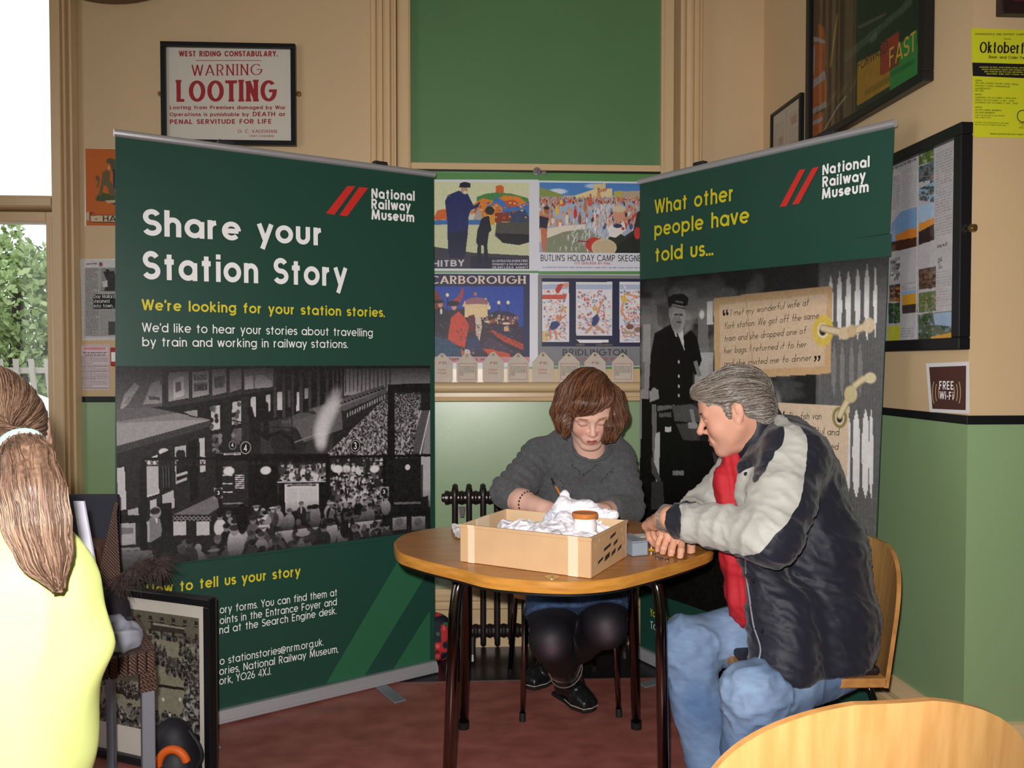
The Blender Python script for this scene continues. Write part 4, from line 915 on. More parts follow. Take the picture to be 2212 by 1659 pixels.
p.line('The fish van', (1703, 906), (1775, 906), 15, **kw); p.line('smelled dreadful and', (1672, 934), (1813, 941), 15, **kw); p.line('anything I touched', (1690, 962), (1811, 972), 15, **kw); p.line('had scales.', (1744, 995), (1816, 1004), 15, **kw)
for x, y in ((1562, 684), (1569, 683)): p.poly([(x, y-14), (x+3, y-15), (x+2, y-9), (x+5, y-7), (x+4, y-2), (x, y-2), (x-1, y-8)])
for x, y in ((1684, 905), (1692, 905)): p.poly([(x, y-16), (x+3, y-17), (x+2, y-10), (x+5, y-8), (x+4, y-2), (x, y-2), (x-1, y-9)])
for x, y in ((1759, 781), (1767, 780)): p.poly([(x, y-12), (x+5, y-12), (x+5, y-5), (x+1, y+1), (x-1, y), (x+2, y-6), (x, y-7)])
p.build('handwriting', M_INK, panR)
# ================================================================== posters, frames, notices
def sheet(name, label, cat, fr, pix, th=.0012, off=.001, m=None, group=None, pin=True):
    """flat paper by its four corner pixels (tl, tr, br, bl), lying off the wall"""
    t = thing(name, label, cat, M=fr.M.copy(), group=group)
    q = [fr.hit(*p_, off) for p_ in pix]; mb = MB(); mb.add([(x, y, z) for y in (-off-th, -off) for x, z in q], [(0, 1, 2, 3), (7, 6, 5, 4), (0, 4, 5, 1), (1, 5, 6, 2), (2, 6, 7, 3), (3, 7, 4, 0)])
    s_ = mb.build('paper', m or mat('white_paper', 'e6e4e6', rough=.5), t, fr.M.copy()); return t, s_, off+th+.0005
def framed(name, label, fr, x0, x1, z0, z1, bw, dep, m=M_BLK, tilt=0):
    t = thing(name, label, 'picture', M=fr.M.copy())
    for nm, bx in (('frame_rail', (x0, x1, z1-bw, z1)), ('frame_rail', (x0, x1, z0, z0+bw)), ('frame_stile', (x0, x0+bw, z0+bw, z1-bw)), ('frame_stile', (x1-bw, x1, z0+bw, z1-bw))):
        MB().box(bx[0], bx[1], -dep, 0, bx[2], bx[3]).build(nm, m, t, fr.M.copy(), bevel=.003)
    bk = MB().box(x0+bw, x1-bw, -dep*.45, -.002, z0+bw, z1-bw).build('mount_board', mat('ivory_mount', 'd9d2c6', rough=.6), t, fr.M.copy())
    MB().box(x0+bw, x1-bw, -dep*.75, -dep*.75+.001, z0+bw, z1-bw).build('glass', M_PANE, t, fr.M.copy())
    return t, bk, dep*.45+.0006
def eye(t, fr, x, z, s=1):
    MB().lathe([(.011, -.012), (.011, 0)], 14, (x, 0, z), 'y').lathe([(.005, -.018), (.005, -.012)], 10, (x, 0, z), 'y').build('mirror_plate', mat('brass', 'a58a58', rough=.35, metal=.9), t, fr.M.copy())
# ---- the looting notice
x0, z1 = BW.hit(345, 88, .03); x1, _ = BW.hit(638, 200, .03); _, z0 = BW.hit(490, 312, .03)
t, bk, of = framed('framed_notice', 'black framed red lettered notice headed Warning Looting', BW, x0, x1, z0, z1, .021, .03)
eye(t, BW, x0-.008, (z0+z1)/2+.0); eye(t, BW, x1+.01, (z0+z1)/2+.01)
M_OLDRED = mat('old_red_ink', 'a3262e', rough=.6); p = Print(BW, of)
p.line('WEST RIDING CONSTABULARY.', (386, 122), (600, 122), 12, t=.24); p.poly([(423, 130), (564, 130), (564, 131.2), (423, 131.2)])
p.line('WARNING', (413, 164), (570, 162), 24, t=.1, serif=.07, track=.09, pen=(1.3, .6)); p.line('LOOTING', (379, 220), (601, 219), 46, t=.17, serif=.05, track=.05, pen=(1.8, .8), xh=.7)
p.line('Looting from Premises damaged by War', (366, 236), (618, 236), 8, t=.19); p.line('Operations is punishable by', (366, 251), (538, 251), 8, t=.19); p.line('DEATH or', (545, 251), (618, 251), 9.5, t=.2); p.line('PENAL SERVITUDE FOR LIFE', (366, 268), (588, 267), 10, t=.2)
p.line('G. C. VAUGHAN,', (513, 287), (600, 287), 7, t=.13, serif=.04); p.line('Chief Constable.', (538, 296), (593, 296), 5.5, t=.12)
p.build('red_lettering', M_OLDRED, bk)
# ---- orange railway crest print
t, s_, of = sheet('crest_print', 'orange print with heraldic crest on the wall behind the left banner', 'print', BW, [(184, 321), (330, 321), (330, 489), (183, 488)])
c = Pic(BW, of, (184, 321), (330, 488.5), 170, 'c4641f')
def o4(col, *a): c.poly(c.TT([(a[i]/2.963, a[i+1]/2.963) for i in range(0, len(a), 2)]), col)
c.noise(.02, 4)
o4('4a5230', 610, 1270, 640, 1225, 690, 1240, 760, 1225, 900, 1240, 900, 1300, 760, 1305, 700, 1290, 620, 1285)
o4('6b5a3a', 630, 1250, 650, 1150, 655, 1100, 680, 1085, 705, 1100, 700, 1150, 730, 1190, 740, 1250, 700, 1250, 690, 1200, 665, 1180, 650, 1250); o4('5a5238', 680, 1020, 700, 1010, 735, 1020, 750, 1060, 740, 1100, 715, 1095, 705, 1050, 680, 1040)
o4('6b5a3a', 610, 1130, 630, 1120, 640, 1150, 625, 1200, 615, 1200, 628, 1160, 612, 1150); o4('2c3152', 720, 1080, 760, 1080, 800, 1110, 800, 1200, 760, 1230, 725, 1200); o4('c9a070', 690, 1060, 700, 1060, 704, 1082, 690, 1085); o4('c9b08a', 670, 1280, 760, 1278, 760, 1292, 690, 1298); o4('2c3860', 700, 1300, 800, 1296, 800, 1310, 730, 1308)
o4('7a2e1a', 574, 1372, 900, 1372, 900, 1425, 574, 1421); o4('d2bb98', 580, 1377, 900, 1377, 900, 1419, 580, 1416); o4('c9b08a', 551, 1356, 575, 1356, 575, 1412, 553, 1405); o4('7a2e1a', 572, 1356, 610, 1358, 580, 1372, 574, 1412); 
c.done('crest_picture', s_); p = Print(BW, of+.0006); p.line('- HALIFAX', (204, 478), (310, 478), 12, t=.15); p.build('letters', M_INK, s_)
# ---- newspaper page, appreciation card, red button
t, s_, of = sheet('newspaper_page', 'laminated newspaper page about a steam engine on the wall left of the banner', 'newspaper', BW, [(174, 560), (330, 558), (330, 733), (178, 735)])
c = Pic(BW, of, (175, 561), (330, 733), 190, .82); W2 = lambda a, b: (a*.3617, 500+b*.3617)
def n4(col, *a): c.poly(c.TT([W2(a[i], a[i+1]) for i in range(0, len(a), 2)]), col)
n4(.66, 505, 215, 900, 215, 900, 625, 505, 625)
for a, b_, y0, y1 in ((512, 590, 222, 620), (600, 700, 470, 620)):
    X0, Y0 = c.T(*W2(a, y0)); X1, Y1 = c.T(*W2(b_, y1)); c.greek(X0, Y0, X1, Y1, 3, .35, .6, 1.6)
n4(.55, 604, 220, 700, 220, 700, 358, 604, 358); n4(.2, 615, 240, 680, 235, 700, 300, 700, 355, 620, 355, 640, 300); n4(.8, 610, 300, 640, 290, 640, 330, 612, 330); n4(.15, 630, 225, 650, 225, 650, 260, 630, 260)
n4(.12, 556, 374, 700, 374, 700, 460, 556, 460); n4(.3, 645, 535, 700, 535, 700, 612, 648, 615); n4(.5, 515, 190, 580, 188, 580, 196, 515, 198)
c.ell(*c.T(*W2(601, 196)), 5, 6, '9a4a50'); c.noise(.06, 3); c.done('newsprint', s_); p = Print(BW, of+.0005)
for i, tx in enumerate(('Day Mallard', 'steamed', 'into town...')): p.line(tx, W2(559, 399+i*28), W2((690, 654, 682)[i], 397+i*28), 7.6, t=.1)
p.build('headline', M_WHITE, s_)
t, s_, of = sheet('notice_card', 'small white notice with a pink heading below the newspaper page', 'notice', BW, [(173, 745), (237, 745), (237, 842), (173, 841)])
c = Pic(BW, of, (173, 745), (237, 842), 120, 'e4d2d8'); 
c.ell(*c.T(204, 753), 36, 6, 'e6929a'); c.line(c.TT([(183, 753), (226, 753)]), 'e6929a', 9)
for y0, y1 in ((769, 791), (792, 802), (803, 813), (814, 817), (818, 838)):
    X0, Y0 = c.T(176, y0); X1, Y1 = c.T(233, y1); c.greek(X0, Y0, X1, Y1-1, 4, .38, .75, 2); c.line([(X0-3, Y1), (X1+2, Y1)], .45, 1)
c.line(c.TT([(175, 747.5), (234.5, 747.5), (234.5, 839), (175, 839), (175, 747.5)]), .4, 1); c.done('printed_text', s_)
p = Print(BW, of+.0005); p.line('Real Ale appreciation card', (179, 763), (230, 763), 3.2, t=.22); p.line('Conditions 9th April 2012', (182, 768), (228, 768), 3, t=.22); p.build('heading', M_INK, s_)
t = thing('alarm_call_point', 'small red wall box at the left banner edge', 'alarm', M=BW.M.copy()); a0 = BW.hit(244, 751); a1 = BW.hit(268, 791)
MB().box(a0[0], a1[0], -.03, 0, a1[1], a0[1]).build('housing', mat('alarm_red', 'b3202c', rough=.35), t, BW.M.copy(), bevel=.005); MB().box(a0[0]+.006, a1[0]-.006, -.0315, -.03, a1[1]+.02, a0[1]-.02).build('glass_front', M_WHITE, t, BW.M.copy())
# ---- seaside posters behind the banners (plain stand-ins in the same colours)
M_SHEET = mat('poster_sheet_white', 'dfe0ea', rough=.4)
def SQ(label, pix): return sheet('travel_poster', label, 'poster', BW, pix, off=.008, m=M_SHEET, group='seaside travel posters in the centre window')
V_ = lambda a, b: (860+a*.32556, 340+b*.32556)
def mkd(c):
    def d4(col, *a, al=1): c.poly(c.TT([V_(a[i], a[i+1]) for i in range(0, len(a), 2)]), col, al)
    def de(col, x, y, rx, ry, al=1, soft=0): X, Y = c.T(*V_(x, y)); k = c.S(1150, 600)*.32556; c.ell(X, Y, rx*k, ry*k, col, al, soft)
    return d4, de
t, s_, of = SQ('harbour poster with a fisherman and a boy, upper left of the window', [(896, 388), (1163, 388), (1163, 585), (896, 585)])
c = Pic(BW, of, (904, 392), (1143, 581), 250, 'd9dcb4'); d4, de = mkd(c)
d4('3f74b8', 130, 420, 640, 400, 640, 445, 130, 445); d4('cfd4ac', 130, 445, 880, 445, 880, 760, 130, 760); d4('4f8a4c', 520, 262, 580, 240, 650, 232, 750, 240, 860, 270, 880, 380, 520, 380)
d4('e0862e', 480, 320, 560, 270, 640, 290, 700, 250, 800, 260, 872, 320, 872, 400, 480, 400); d4('d9682a', 645, 190, 680, 182, 698, 195, 698, 235, 645, 232); d4('3f78c0', 650, 260, 720, 300, 800, 320, 872, 290, 872, 400, 700, 390, 600, 330); d4('c9522a', 700, 290, 760, 280, 800, 300, 780, 330, 720, 320)
d4('d9682a', 235, 400, 260, 350, 320, 340, 330, 410, 240, 415); d4('d9782e', 600, 330, 650, 300, 690, 330, 690, 380, 600, 380); d4('e0a030', 560, 380, 640, 380, 640, 445, 560, 445); d4('8a3a28', 640, 370, 735, 358, 740, 425, 640, 430); d4('3a4a6a', 740, 360, 840, 345, 868, 400, 868, 430, 740, 428); d4('d8d4c0', 470, 380, 510, 370, 515, 410, 470, 415)
for i in range(60): de(random.choice(['d9682a', 'e0923a', '3f74b8', 'b8442a', 'd8c8a0']), random.uniform(480, 870), random.uniform(300, 400), 8, 6)
d4('50504c', 650, 430, 870, 425, 870, 560, 800, 575, 690, 560, 640, 520); d4('1e1e24', 640, 500, 870, 510, 870, 560, 800, 580, 690, 565)
d4('3c3c48', 130, 560, 235, 590, 500, 630, 872, 650, 872, 745, 130, 745); d4('1f2338', 480, 650, 872, 680, 872, 745, 480, 745)
d4('1c2a66', 310, 290, 330, 250, 400, 220, 460, 240, 500, 320, 545, 290, 530, 330, 480, 350, 465, 400, 462, 500, 445, 640, 330, 640, 325, 420); d4('1c2244', 330, 500, 462, 480, 445, 650, 420, 670, 340, 660); de('b89a80', 438, 215, 22, 28); d4('1a1d38', 402, 200, 410, 172, 440, 160, 478, 172, 480, 200); de('d8d4c0', 444, 232, 12, 12)
d4('c6b094', 340, 260, 312, 232, 318, 236, 345, 262)
de('2a2a20', 606, 352, 30, 27); d4('161b30', 552, 400, 600, 385, 618, 480, 600, 500, 590, 580, 598, 700, 572, 700, 565, 580, 550, 580, 552, 700, 522, 700, 525, 580, 515, 560, 525, 480, 540, 440); d4('b0a8a0', 495, 410, 535, 330, 560, 400, 540, 415)
c.noise(.03, 3); c.done('poster_picture', s_); p = Print(BW, of+.0005)
p.line('WHITBY', (910, 577), (1004, 575), 14, t=.2); p.line('ILLUSTRATED.GUIDE.FREE', (1063, 566), (1141, 566), 5, t=.2); p.line('FROM.DEPT.A.THE.SPA.WHITBY', (1063, 573), (1141, 573), 4.6, t=.2); p.line('OR.ANY.L.N.E.R. AGENCY', (1063, 580), (1141, 580), 4.8, t=.2); p.build('poster_words', mat('pale_lilac_print', 'cfcbd8', rough=.5), s_)
t, s_, of = SQ('bathing pool poster with a fountain, upper right of the window', [(1163, 390), (1412, 393), (1412, 586), (1163, 586)])
c = Pic(BW, of, (1165, 394), (1408, 547), 270, 'a8b4c8'); d4, de = mkd(c)
d4('4f86c8', 938, 165, 1620, 165, 1620, 250, 938, 250); de('e8ecf4', 1060, 225, 60, 18, .9, .5); de('e8ecf4', 1300, 190, 60, 16, .7, .5); d4('8a9a52', 938, 200, 1000, 215, 1100, 250, 1100, 262, 938, 262); d4('e6d4a0', 1140, 262, 1300, 210, 1420, 205, 1420, 262, 1140, 270); d4('dcc890', 1300, 178, 1375, 172, 1375, 210, 1300, 214)
d4('b8b060', 1430, 225, 1480, 220, 1520, 262, 1430, 270); d4('b8a890', 1485, 225, 1610, 220, 1610, 280, 1485, 280)
d4('a8b8d0', 980, 330, 1100, 290, 1330, 280, 1330, 420, 1100, 480, 960, 470)
for i in range(520):
    x = random.uniform(938, 1610); y = random.choice([random.uniform(262, 300), random.uniform(285, 460)]); 
    if 1050 < x < 1280 and y > 300 and random.random() < .7: continue
    s0 = 3+(y-262)*.045; col = random.choice(['d88868', 'c86a50', 'c83a34', 'e0a888', '4a5a88', 'e8e0d8', '3a3a50']); de(col, x, y, s0, s0*2.0); de('c8906a', x, y-s0*2.2, s0*.8, s0)
d4('e6dccb', 938, 480, 1100, 450, 1240, 440, 1240, 470, 1100, 490, 938, 560); d4('8a9078', 970, 540, 1100, 490, 1250, 470, 1400, 560, 1400, 635, 970, 635)
for i in range(380):
    t_ = random.random(); x = 1370+random.gauss(0, 35+t_*95)-t_*110; y = 300+t_*300; l = random.uniform(10, 35); a = c.TT([V_(x, y), V_(x-6+random.random()*6, y+l)]); c.line(a, random.choice(['ffffff', 'e4e8f0', 'c8ccd8', 'b8b8b8']), 1.8, .75)
de('e05038', 1090, 300, 24, 22); de('e8d048', 1082, 296, 10, 16); de('4a70b8', 1103, 290, 8, 12)
d4('c87858', 960, 380, 1005, 385, 990, 480, 985, 560, 975, 625, 955, 620, 945, 470, 938, 430, 938, 400); d4('2a2f45', 938, 385, 1000, 400, 985, 470, 940, 460); de('b06a50', 985, 350, 18, 24); de('3a2a28', 985, 334, 18, 12)
d4('2a3428', 1500, 520, 1560, 480, 1585, 360, 1605, 350, 1607, 635, 1370, 635, 1380, 560, 1430, 470); d4('ece6e0', 1400, 450, 1500, 430, 1510, 480, 1440, 530, 1395, 520); d4('1f241f', 1450, 580, 1607, 480, 1607, 635, 1440, 635); de('d89a80', 1462, 380, 38, 48); de('d8c8a8', 1462, 340, 46, 22); d4('d8c8a8', 1425, 345, 1440, 322, 1490, 320, 1500, 345); de('3a3f5a', 1455, 452, 30, 14); de('c03030', 1490, 470, 10, 10)
de('c83a30', 1300, 575, 58, 48); de('d8c4a0', 1365, 595, 84, 58); de('cdb896', 1365, 595, 74, 50); c.line(c.TT([V_(1195, 552), V_(1262, 556)]), '8a3a30', 3); de('c83830', 1585, 500, 22, 40)
for x, y, cc in ((1330, 250, 'd89878'), (1240, 330, 'c07850'), (1275, 290, 'd06050'), (1055, 350, 'e8c050'), (1175, 370, 'd03838'), (1120, 410, 'ece0c8'), (1205, 410, '8a5a48')): de(cc, x, y, 12, 34); de('b87858', x, y-40, 8, 10)
c.noise(.03, 2); c.done('poster_picture', s_); p = Print(BW, of+.0005)
p.line("BUTLIN'S HOLIDAY CAMP SKEGNESS", (1167, 564), (1400, 565), 14, t=.13); p.build('poster_words', M_INK, s_)
p = Print(BW, of+.0005); p.line("IT'S QUICKER BY RAIL", (1241, 571), (1320, 571.5), 5, t=.17); p.line('CAMP', (1291, 416), (1312, 413), 7, t=.2); p.build('red_words', mat('poster_red', 'b84048', rough=.5), s_); p = Print(BW, of+.0005); p.line('ILLUSTRATED BOOKLET FREE FROM HOLIDAY CAMP DEPT OR ANY L.N.E.R OFFICE OR AGENCY', (1172, 579), (1400, 580), 3, t=.16); p.build('blue_words', mat('poster_blue', '4a5a8a', rough=.5), s_)
t, s_, of = SQ('night promenade poster with a dome and lamps, lower left of the window', [(896, 590), (1163, 590), (1163, 792), (896, 792)])
c = Pic(BW, of, (898, 591), (1144, 771), 250, '2a3058'); d4, de = mkd(c)
d4('2c4cb0', 130, 855, 828, 855, 828, 1120, 130, 1120); d4('3a2a3c', 130, 1040, 420, 1000, 640, 1060, 780, 1070, 828, 1200, 828, 1330, 130, 1330)
for x, y in ((326, 912), (577, 945), (666, 962), (727, 962), (601, 996)): c.line(c.TT([V_(x, y), V_(x, 1080)]), '20243c', 2); de('f0dcb0', x, y, 11, 13); de('fff4d8', x, y, 6, 8)
d4('e8c090', 425, 985, 440, 950, 600, 960, 605, 985); de('a06a78', 520, 960, 75, 32); d4('f0d4a0', 440, 990, 590, 985, 590, 1060, 440, 1060); de('e8d0a0', 520, 985, 90, 14); de('d07840', 511, 905, 10, 12); d4('2a2c48', 590, 1040, 650, 1015, 740, 1025, 790, 1050, 790, 1060, 590, 1065)
d4('b8402e', 340, 960, 400, 920, 425, 862, 436, 880, 425, 930, 400, 975, 350, 990); d4('7a3a2c', 225, 900, 250, 870, 300, 960, 300, 1060, 130, 1060, 130, 900)
for i in range(90): de(random.choice(['d8a888', 'b86a48', '3a2c44', 'e0c8a8', '8a3a38']), random.uniform(560, 790), random.uniform(1045, 1100), 5, 8)
d4('d84a34', 330, 1080, 400, 1020, 440, 1060, 470, 1110, 455, 1180, 440, 1260, 330, 1220, 335, 1150); de('dca888', 370, 990, 16, 22); de('221e30', 365, 968, 40, 18); d4('262436', 235, 1010, 300, 990, 350, 1060, 330, 1190, 240, 1160); de('c89478', 280, 975, 16, 20); de('1e1a28', 268, 955, 34, 12); de('e8dcd0', 285, 1020, 8, 20)
d4('6a2a30', 465, 1050, 505, 1040, 510, 1150, 470, 1160); d4('e0cbb8', 510, 1060, 545, 1050, 555, 1120, 535, 1230, 515, 1180); d4('1f4f70', 225, 1180, 330, 1200, 420, 1280, 400, 1330, 225, 1330); d4('b86a50', 415, 1265, 445, 1285, 440, 1330, 420, 1330); d4('d8d0d8', 440, 1270, 510, 1275, 500, 1298, 440, 1300)
d4('2a2c50', 620, 1130, 700, 1110, 760, 1120, 780, 1160, 780, 1200, 700, 1180, 620, 1180); d4('c8482e', 620, 1140, 720, 1190, 828, 1235, 828, 1275, 700, 1220, 620, 1160); d4('d05030', 560, 1265, 640, 1270, 740, 1300, 740, 1325, 600, 1310); d4('4a3a58', 600, 1190, 700, 1240, 780, 1300, 650, 1280, 560, 1240); d4('e0b090', 700, 1120, 730, 1115, 735, 1150, 700, 1150); de('e6d8c0', 715, 1100, 26, 8); de('e6d8c0', 592, 1088, 20, 7)
d4('2c3868', 450, 1210, 520, 1180, 560, 1260, 480, 1300); d4('2a3058', 828, 770, 880, 770, 880, 1345, 828, 1345)
for i in range(300): de(random.choice(['5a3040', '3a3a60', '8a4030', '24243c', 'b86048']), random.uniform(230, 820), random.uniform(1090, 1330), random.uniform(3, 12), random.uniform(2, 6), .5)
c.noise(.04, 3); c.done('poster_picture', s_); p = Print(BW, of+.0004); p.poly([(898, 772), (1144, 771), (1144, 783), (898, 784)]); p.build('pink_strip', mat('poster_pink', 'd8949a', rough=.5), s_)
p = Print(BW, of+.0006); p.line('SCARBOROUGH', (912, 613), (1137, 613), 17, t=.17, serif=.05, pen=(1.2, .7)); p.build('poster_words', mat('poster_peach', 'f0d6c0', rough=.5), s_)
p = Print(BW, of+.001); p.line('IT IS CHEAPER BY RAIL AS ISSUED', (938, 779), (1080, 779), 5.5, t=.18); p.build('small_words', mat('poster_navy', '323250', rough=.5), s_)
t, s_, of = SQ('grey poster with three beach panels, lower right of the window', [(1162, 593), (1412, 593), (1412, 792), (1162, 791)])
c = Pic(BW, of, (1162, 593.5), (1412, 790), 260, '86868c'); d4, de = mkd(c)
d4('26274a', 952, 802, 1640, 805, 1640, 1250, 952, 1250)
for xa_, xb, yb in ((955, 1133, 1222), (1180, 1418, 1180), (1467, 1620, 1225)):
    d4('e8e6ee', xa_, 826, xb, 826, xb, yb, xa_, yb); d4('b4c0dc', xa_+3, 842, xb-3, 842, xb-3, 875, xa_+3, 875)
    for i in range(240): de(random.choice(['e0785c', 'd89a7c', 'c84840', 'f4f0ec', '5a78a8', 'f0d0b8', 'e8e4e4', 'f6f4f4']), random.uniform(xa_+12, xb-12), random.uniform(885, yb-15), random.uniform(3, 9), random.uniform(3, 10), .8)
    for i in range(60): a = (random.uniform(xa_+15, xb-15), random.uniform(1050, yb-15)); c.line(c.TT([V_(*a), V_(a[0]+15, a[1]+8)]), random.choice(['7a8cc0', 'd8885c', '9aa8cc']), 1.2)
d4('c84040', 1040, 880, 1060, 840, 1100, 838, 1080, 880, 1060, 905); d4('e0a080', 1100, 835, 1130, 830, 1130, 860, 1085, 862); d4('d0584c', 955, 910, 1120, 910, 1110, 940, 955, 940)
d4('3a4a80', 1015, 1090, 1060, 1080, 1075, 1110, 1040, 1145, 1000, 1140); c.line(c.TT([V_(1060, 1085), V_(1110, 1045)]), 'd8906c', 4); c.line(c.TT([V_(1040, 1140), V_(1050, 1200)]), 'd8906c', 4); c.line(c.TT([V_(1010, 1140), V_(1010, 1200)]), 'd8906c', 4); de('d8906c', 1058, 1058, 13, 15); c.line(c.TT([V_(1090, 980), V_(1110, 1028)]), 'd8b040', 4)
for i in range(9): c.line(c.TT([V_(1190+i*9, 880+i*12), V_(1250+i*4, 940+i*8)]), 'c03848' if i % 2 else 'f4ecec', 3)
d4('3a4a80', 1290, 1060, 1325, 1030, 1330, 1080, 1310, 1120, 1280, 1115); c.line(c.TT([V_(1318, 1035), V_(1358, 940)]), 'dc9a74', 4.5); c.line(c.TT([V_(1285, 1118), V_(1245, 1160)]), 'dc9a74', 5); c.line(c.TT([V_(1310, 1118), V_(1360, 1150)]), 'dc9a74', 5); de('d8b070', 1305, 1000, 18, 16)
d4('e8c050', 1475, 930, 1500, 905, 1520, 950, 1490, 972); c.line(c.TT([V_(1500, 905), V_(1600, 925)]), 'e0a07c', 4); c.line(c.TT([V_(1490, 970), V_(1480, 1020), V_(1510, 1070)]), 'e0a07c', 5); de('8a5a48', 1535, 1120, 26, 18); de('9a7a60', 1590, 1140, 24, 18); de('b8a890', 1520, 1160, 30, 12)
d4('e6e4ec', 1500, 870, 1490, 830, 1515, 870); d4('f4f4f8', 1180, 1205, 1395, 1205, 1395, 1225, 1205, 1228)
for x in (962, 975, 988): c.line(c.TT([V_(x, 1150), V_(x, 1215)]), 'd8b040', 2.5)
c.noise(.02, 2); c.done('poster_picture', s_); p = Print(BW, of+.0006); p.line('BRIDLINGTON', (1214, 768), (1355, 768), 14, t=.16); p.build('poster_words', mat('poster_dark', '34363c', rough=.5), s_)
p = Print(BW, of+.0006); p.line("IT'S QUICKER BY RAIL", (1232, 779), (1368, 779), 6, t=.17); p.build('red_words', mat('poster_red'), s_); p = Print(BW, of+.0006); p.line('THIRD        PARTNERS', (1243, 747), (1323, 747), 4, t=.2); p.build('gold_words', mat('poster_gold', '8a7a50', rough=.5), s_)
# ---- luggage-label cards standing on the sill
M_TAG = mat('tag_card', 'cbbfb2', rough=.6, var=.04, vscale=30); M_TAGR = mat('tag_red', 'b8504a', rough=.6); M_TAGI = mat('tag_ink', '55504e', rough=.6); M_RING = mat('tag_ring', 'a39a6c', rough=.6)
tags = [(955, 763, 0), (1009, 762, 1), (1065.5, 760, 0), (1119.5, 763, 1), (1173, 761, 0), (1229, 762, 1), (1285, 761, 0), (1345, 763, 1)]
TXT = ['past the left banner edge', 'second from the left banner', 'third from the left banner', 'fourth from the left banner', 'fifth from the left banner, right of centre', 'just left of the seated woman', 'directly above the seated woman', 'nearest the right banner']
sill_off = .03
for i, (px, pt, kind) in enumerate(tags):
    t = thing('luggage_label', ('cream label card with framed story text, ' if kind else 'cream label card reading Station Stories, ')+TXT[i], 'card', M=BW.M.copy(), group='luggage label cards on the window sill')
    xa_, zb_ = BW.hit(px-23, 826, sill_off); xb, _ = BW.hit(px+23, 826, sill_off); zb_ = ZS+.0005; ztop = BW.hit(px, pt, sill_off)[1]; zsh = BW.hit(px, 782, sill_off)[1]; cx = (xa_+xb)/2; r = .008
    pts = [(xa_+r, zb_), (xb-r, zb_), (xb-r*.3, zb_+r*.3), (xb, zb_+r), (xb, zsh), (cx+.012, ztop-.006), (cx+.005, ztop), (cx-.005, ztop), (cx-.012, ztop-.006), (xa_, zsh), (xa_, zb_+r), (xa_+r*.3, zb_+r*.3)]
    card = MB().prism(pts, -sill_off, -sill_off+.003).build('card', M_TAG, t, BW.M.copy())
    fo = sill_off+.0006
    MB().lathe([(.007, -fo-.0004), (.007, -sill_off)], 14, (cx, 0, ztop-.012), 'y').build('reinforcing_ring', M_RING, t, BW.M.copy()); MB().lathe([(.003, -fo-.001), (.003, -sill_off)], 10, (cx, 0, ztop-.012), 'y').build('hole', M_BLK, t, BW.M.copy())
    k = px-23
    if kind:
        p = Print(BW, fo)
        for y, tx in zip(range(791, 815, 3), ('Over 50 small signs and flags', 'were the inspiration for stories', 'that follow. The station clock', 'is here and interviewed', 'telling its stories that night', 'and mornings you meet', 'live ones')): p.line(tx, (k+7, y+2), (k+(39 if y < 806 else 16), y+2), 2, t=.2)
        p.build('printed_text', M_TAGI, t); p = Print(BW, fo)
        for q in ([(k+5, 785), (k+42, 785), (k+42, 785.8), (k+5, 785.8)], [(k+5, 819.4), (k+42, 819.4), (k+42, 820.2), (k+5, 820.2)], [(k+5, 785), (k+5.8, 785), (k+5.8, 820), (k+5, 820)], [(k+41.2, 785), (k+42, 785), (k+42, 820), (k+41.2, 820)]): p.poly(q)
        p.build('red_border', M_TAGR, t)
    else:
        p = Print(BW, fo); p.line('Station', (k+13, 801), (k+32, 801), 5, t=.12); p.line('Stories', (k+13, 808), (k+32, 808), 5, t=.12); p.poly([(k+18, 781), (k+19.5, 781), (k+16, 786), (k+14.5, 786)]).poly([(k+20.5, 781), (k+22, 781), (k+18.5, 786), (k+17, 786)]); p.build('red_lettering', M_TAGR, t)
        p = Print(BW, fo)
        for y, tx in ((782.5, 'National'), (784.6, 'Railway'), (786.6, 'Museum')): p.line(tx, (k+23.5, y), (k+32, y), 1.5, t=.25)
        p.build('grey_lettering', M_TAGI, t)
# ---- pictures on the side wall
x0, _ = SW.hit(1742, 150, .03); x1, _ = SW.hit(1998, 100, .03); _, z0 = SW.hit(1998, 173, .03); z1 = z0+1.35
t, bk, of = framed('framed_poster', 'large black framed dark poster reading Forward Fast, high on the side wall', SW, x0, x1, z0, z1, .03, .035)
c = Pic(SW, of, (x0+.03, z1-.03, 0), (x1-.03, z0+.03, 0), 190, '2e2c2c'); F_ = lambda a, b: (1600+a*.2773, b*.2773)
def f4(col, *a, al=1): c.poly(c.TT([F_(a[i], a[i+1]) for i in range(0, len(a), 2)]), col, al)
f4('54463c', 510, -900, 640, -900, 650, 1070, 520, 1085, al=1); f4('4a3f3a', 660, -900, 790, -900, 815, 960, 680, 1050); f4('242624', 790, -900, 1400, -900, 1400, 560, 1150, 700, 820, 960)
for a in ((540, 200, 580, 290, 560, 480, 535, 480), (600, 180, 650, 200, 660, 330, 610, 330), (530, 330, 660, 330, 655, 540, 535, 640), (545, 690, 665, 600, 668, 780, 540, 850), (545, 890, 650, 860, 640, 1040, 550, 1050)): f4('c8642e', *a)
for a in ((530, 290, 585, 280, 660, 310, 655, 330, 530, 310), (555, 360, 580, 340, 575, 570, 560, 560), (535, 640, 655, 540, 662, 600, 535, 700), (540, 850, 665, 780, 668, 820, 545, 890), (545, 940, 640, 900, 640, 930, 550, 970), (530, -100, 570, -100, 540, 100, 528, 140)): f4('b8b4bc', *a)
c.line(c.TT([F_(750, 120), F_(700, 500)]), 'b09a40', 4); c.line(c.TT([F_(640, 1020), F_(750, 830), F_(820, 740)]), 'd8d0b0', 1.5)
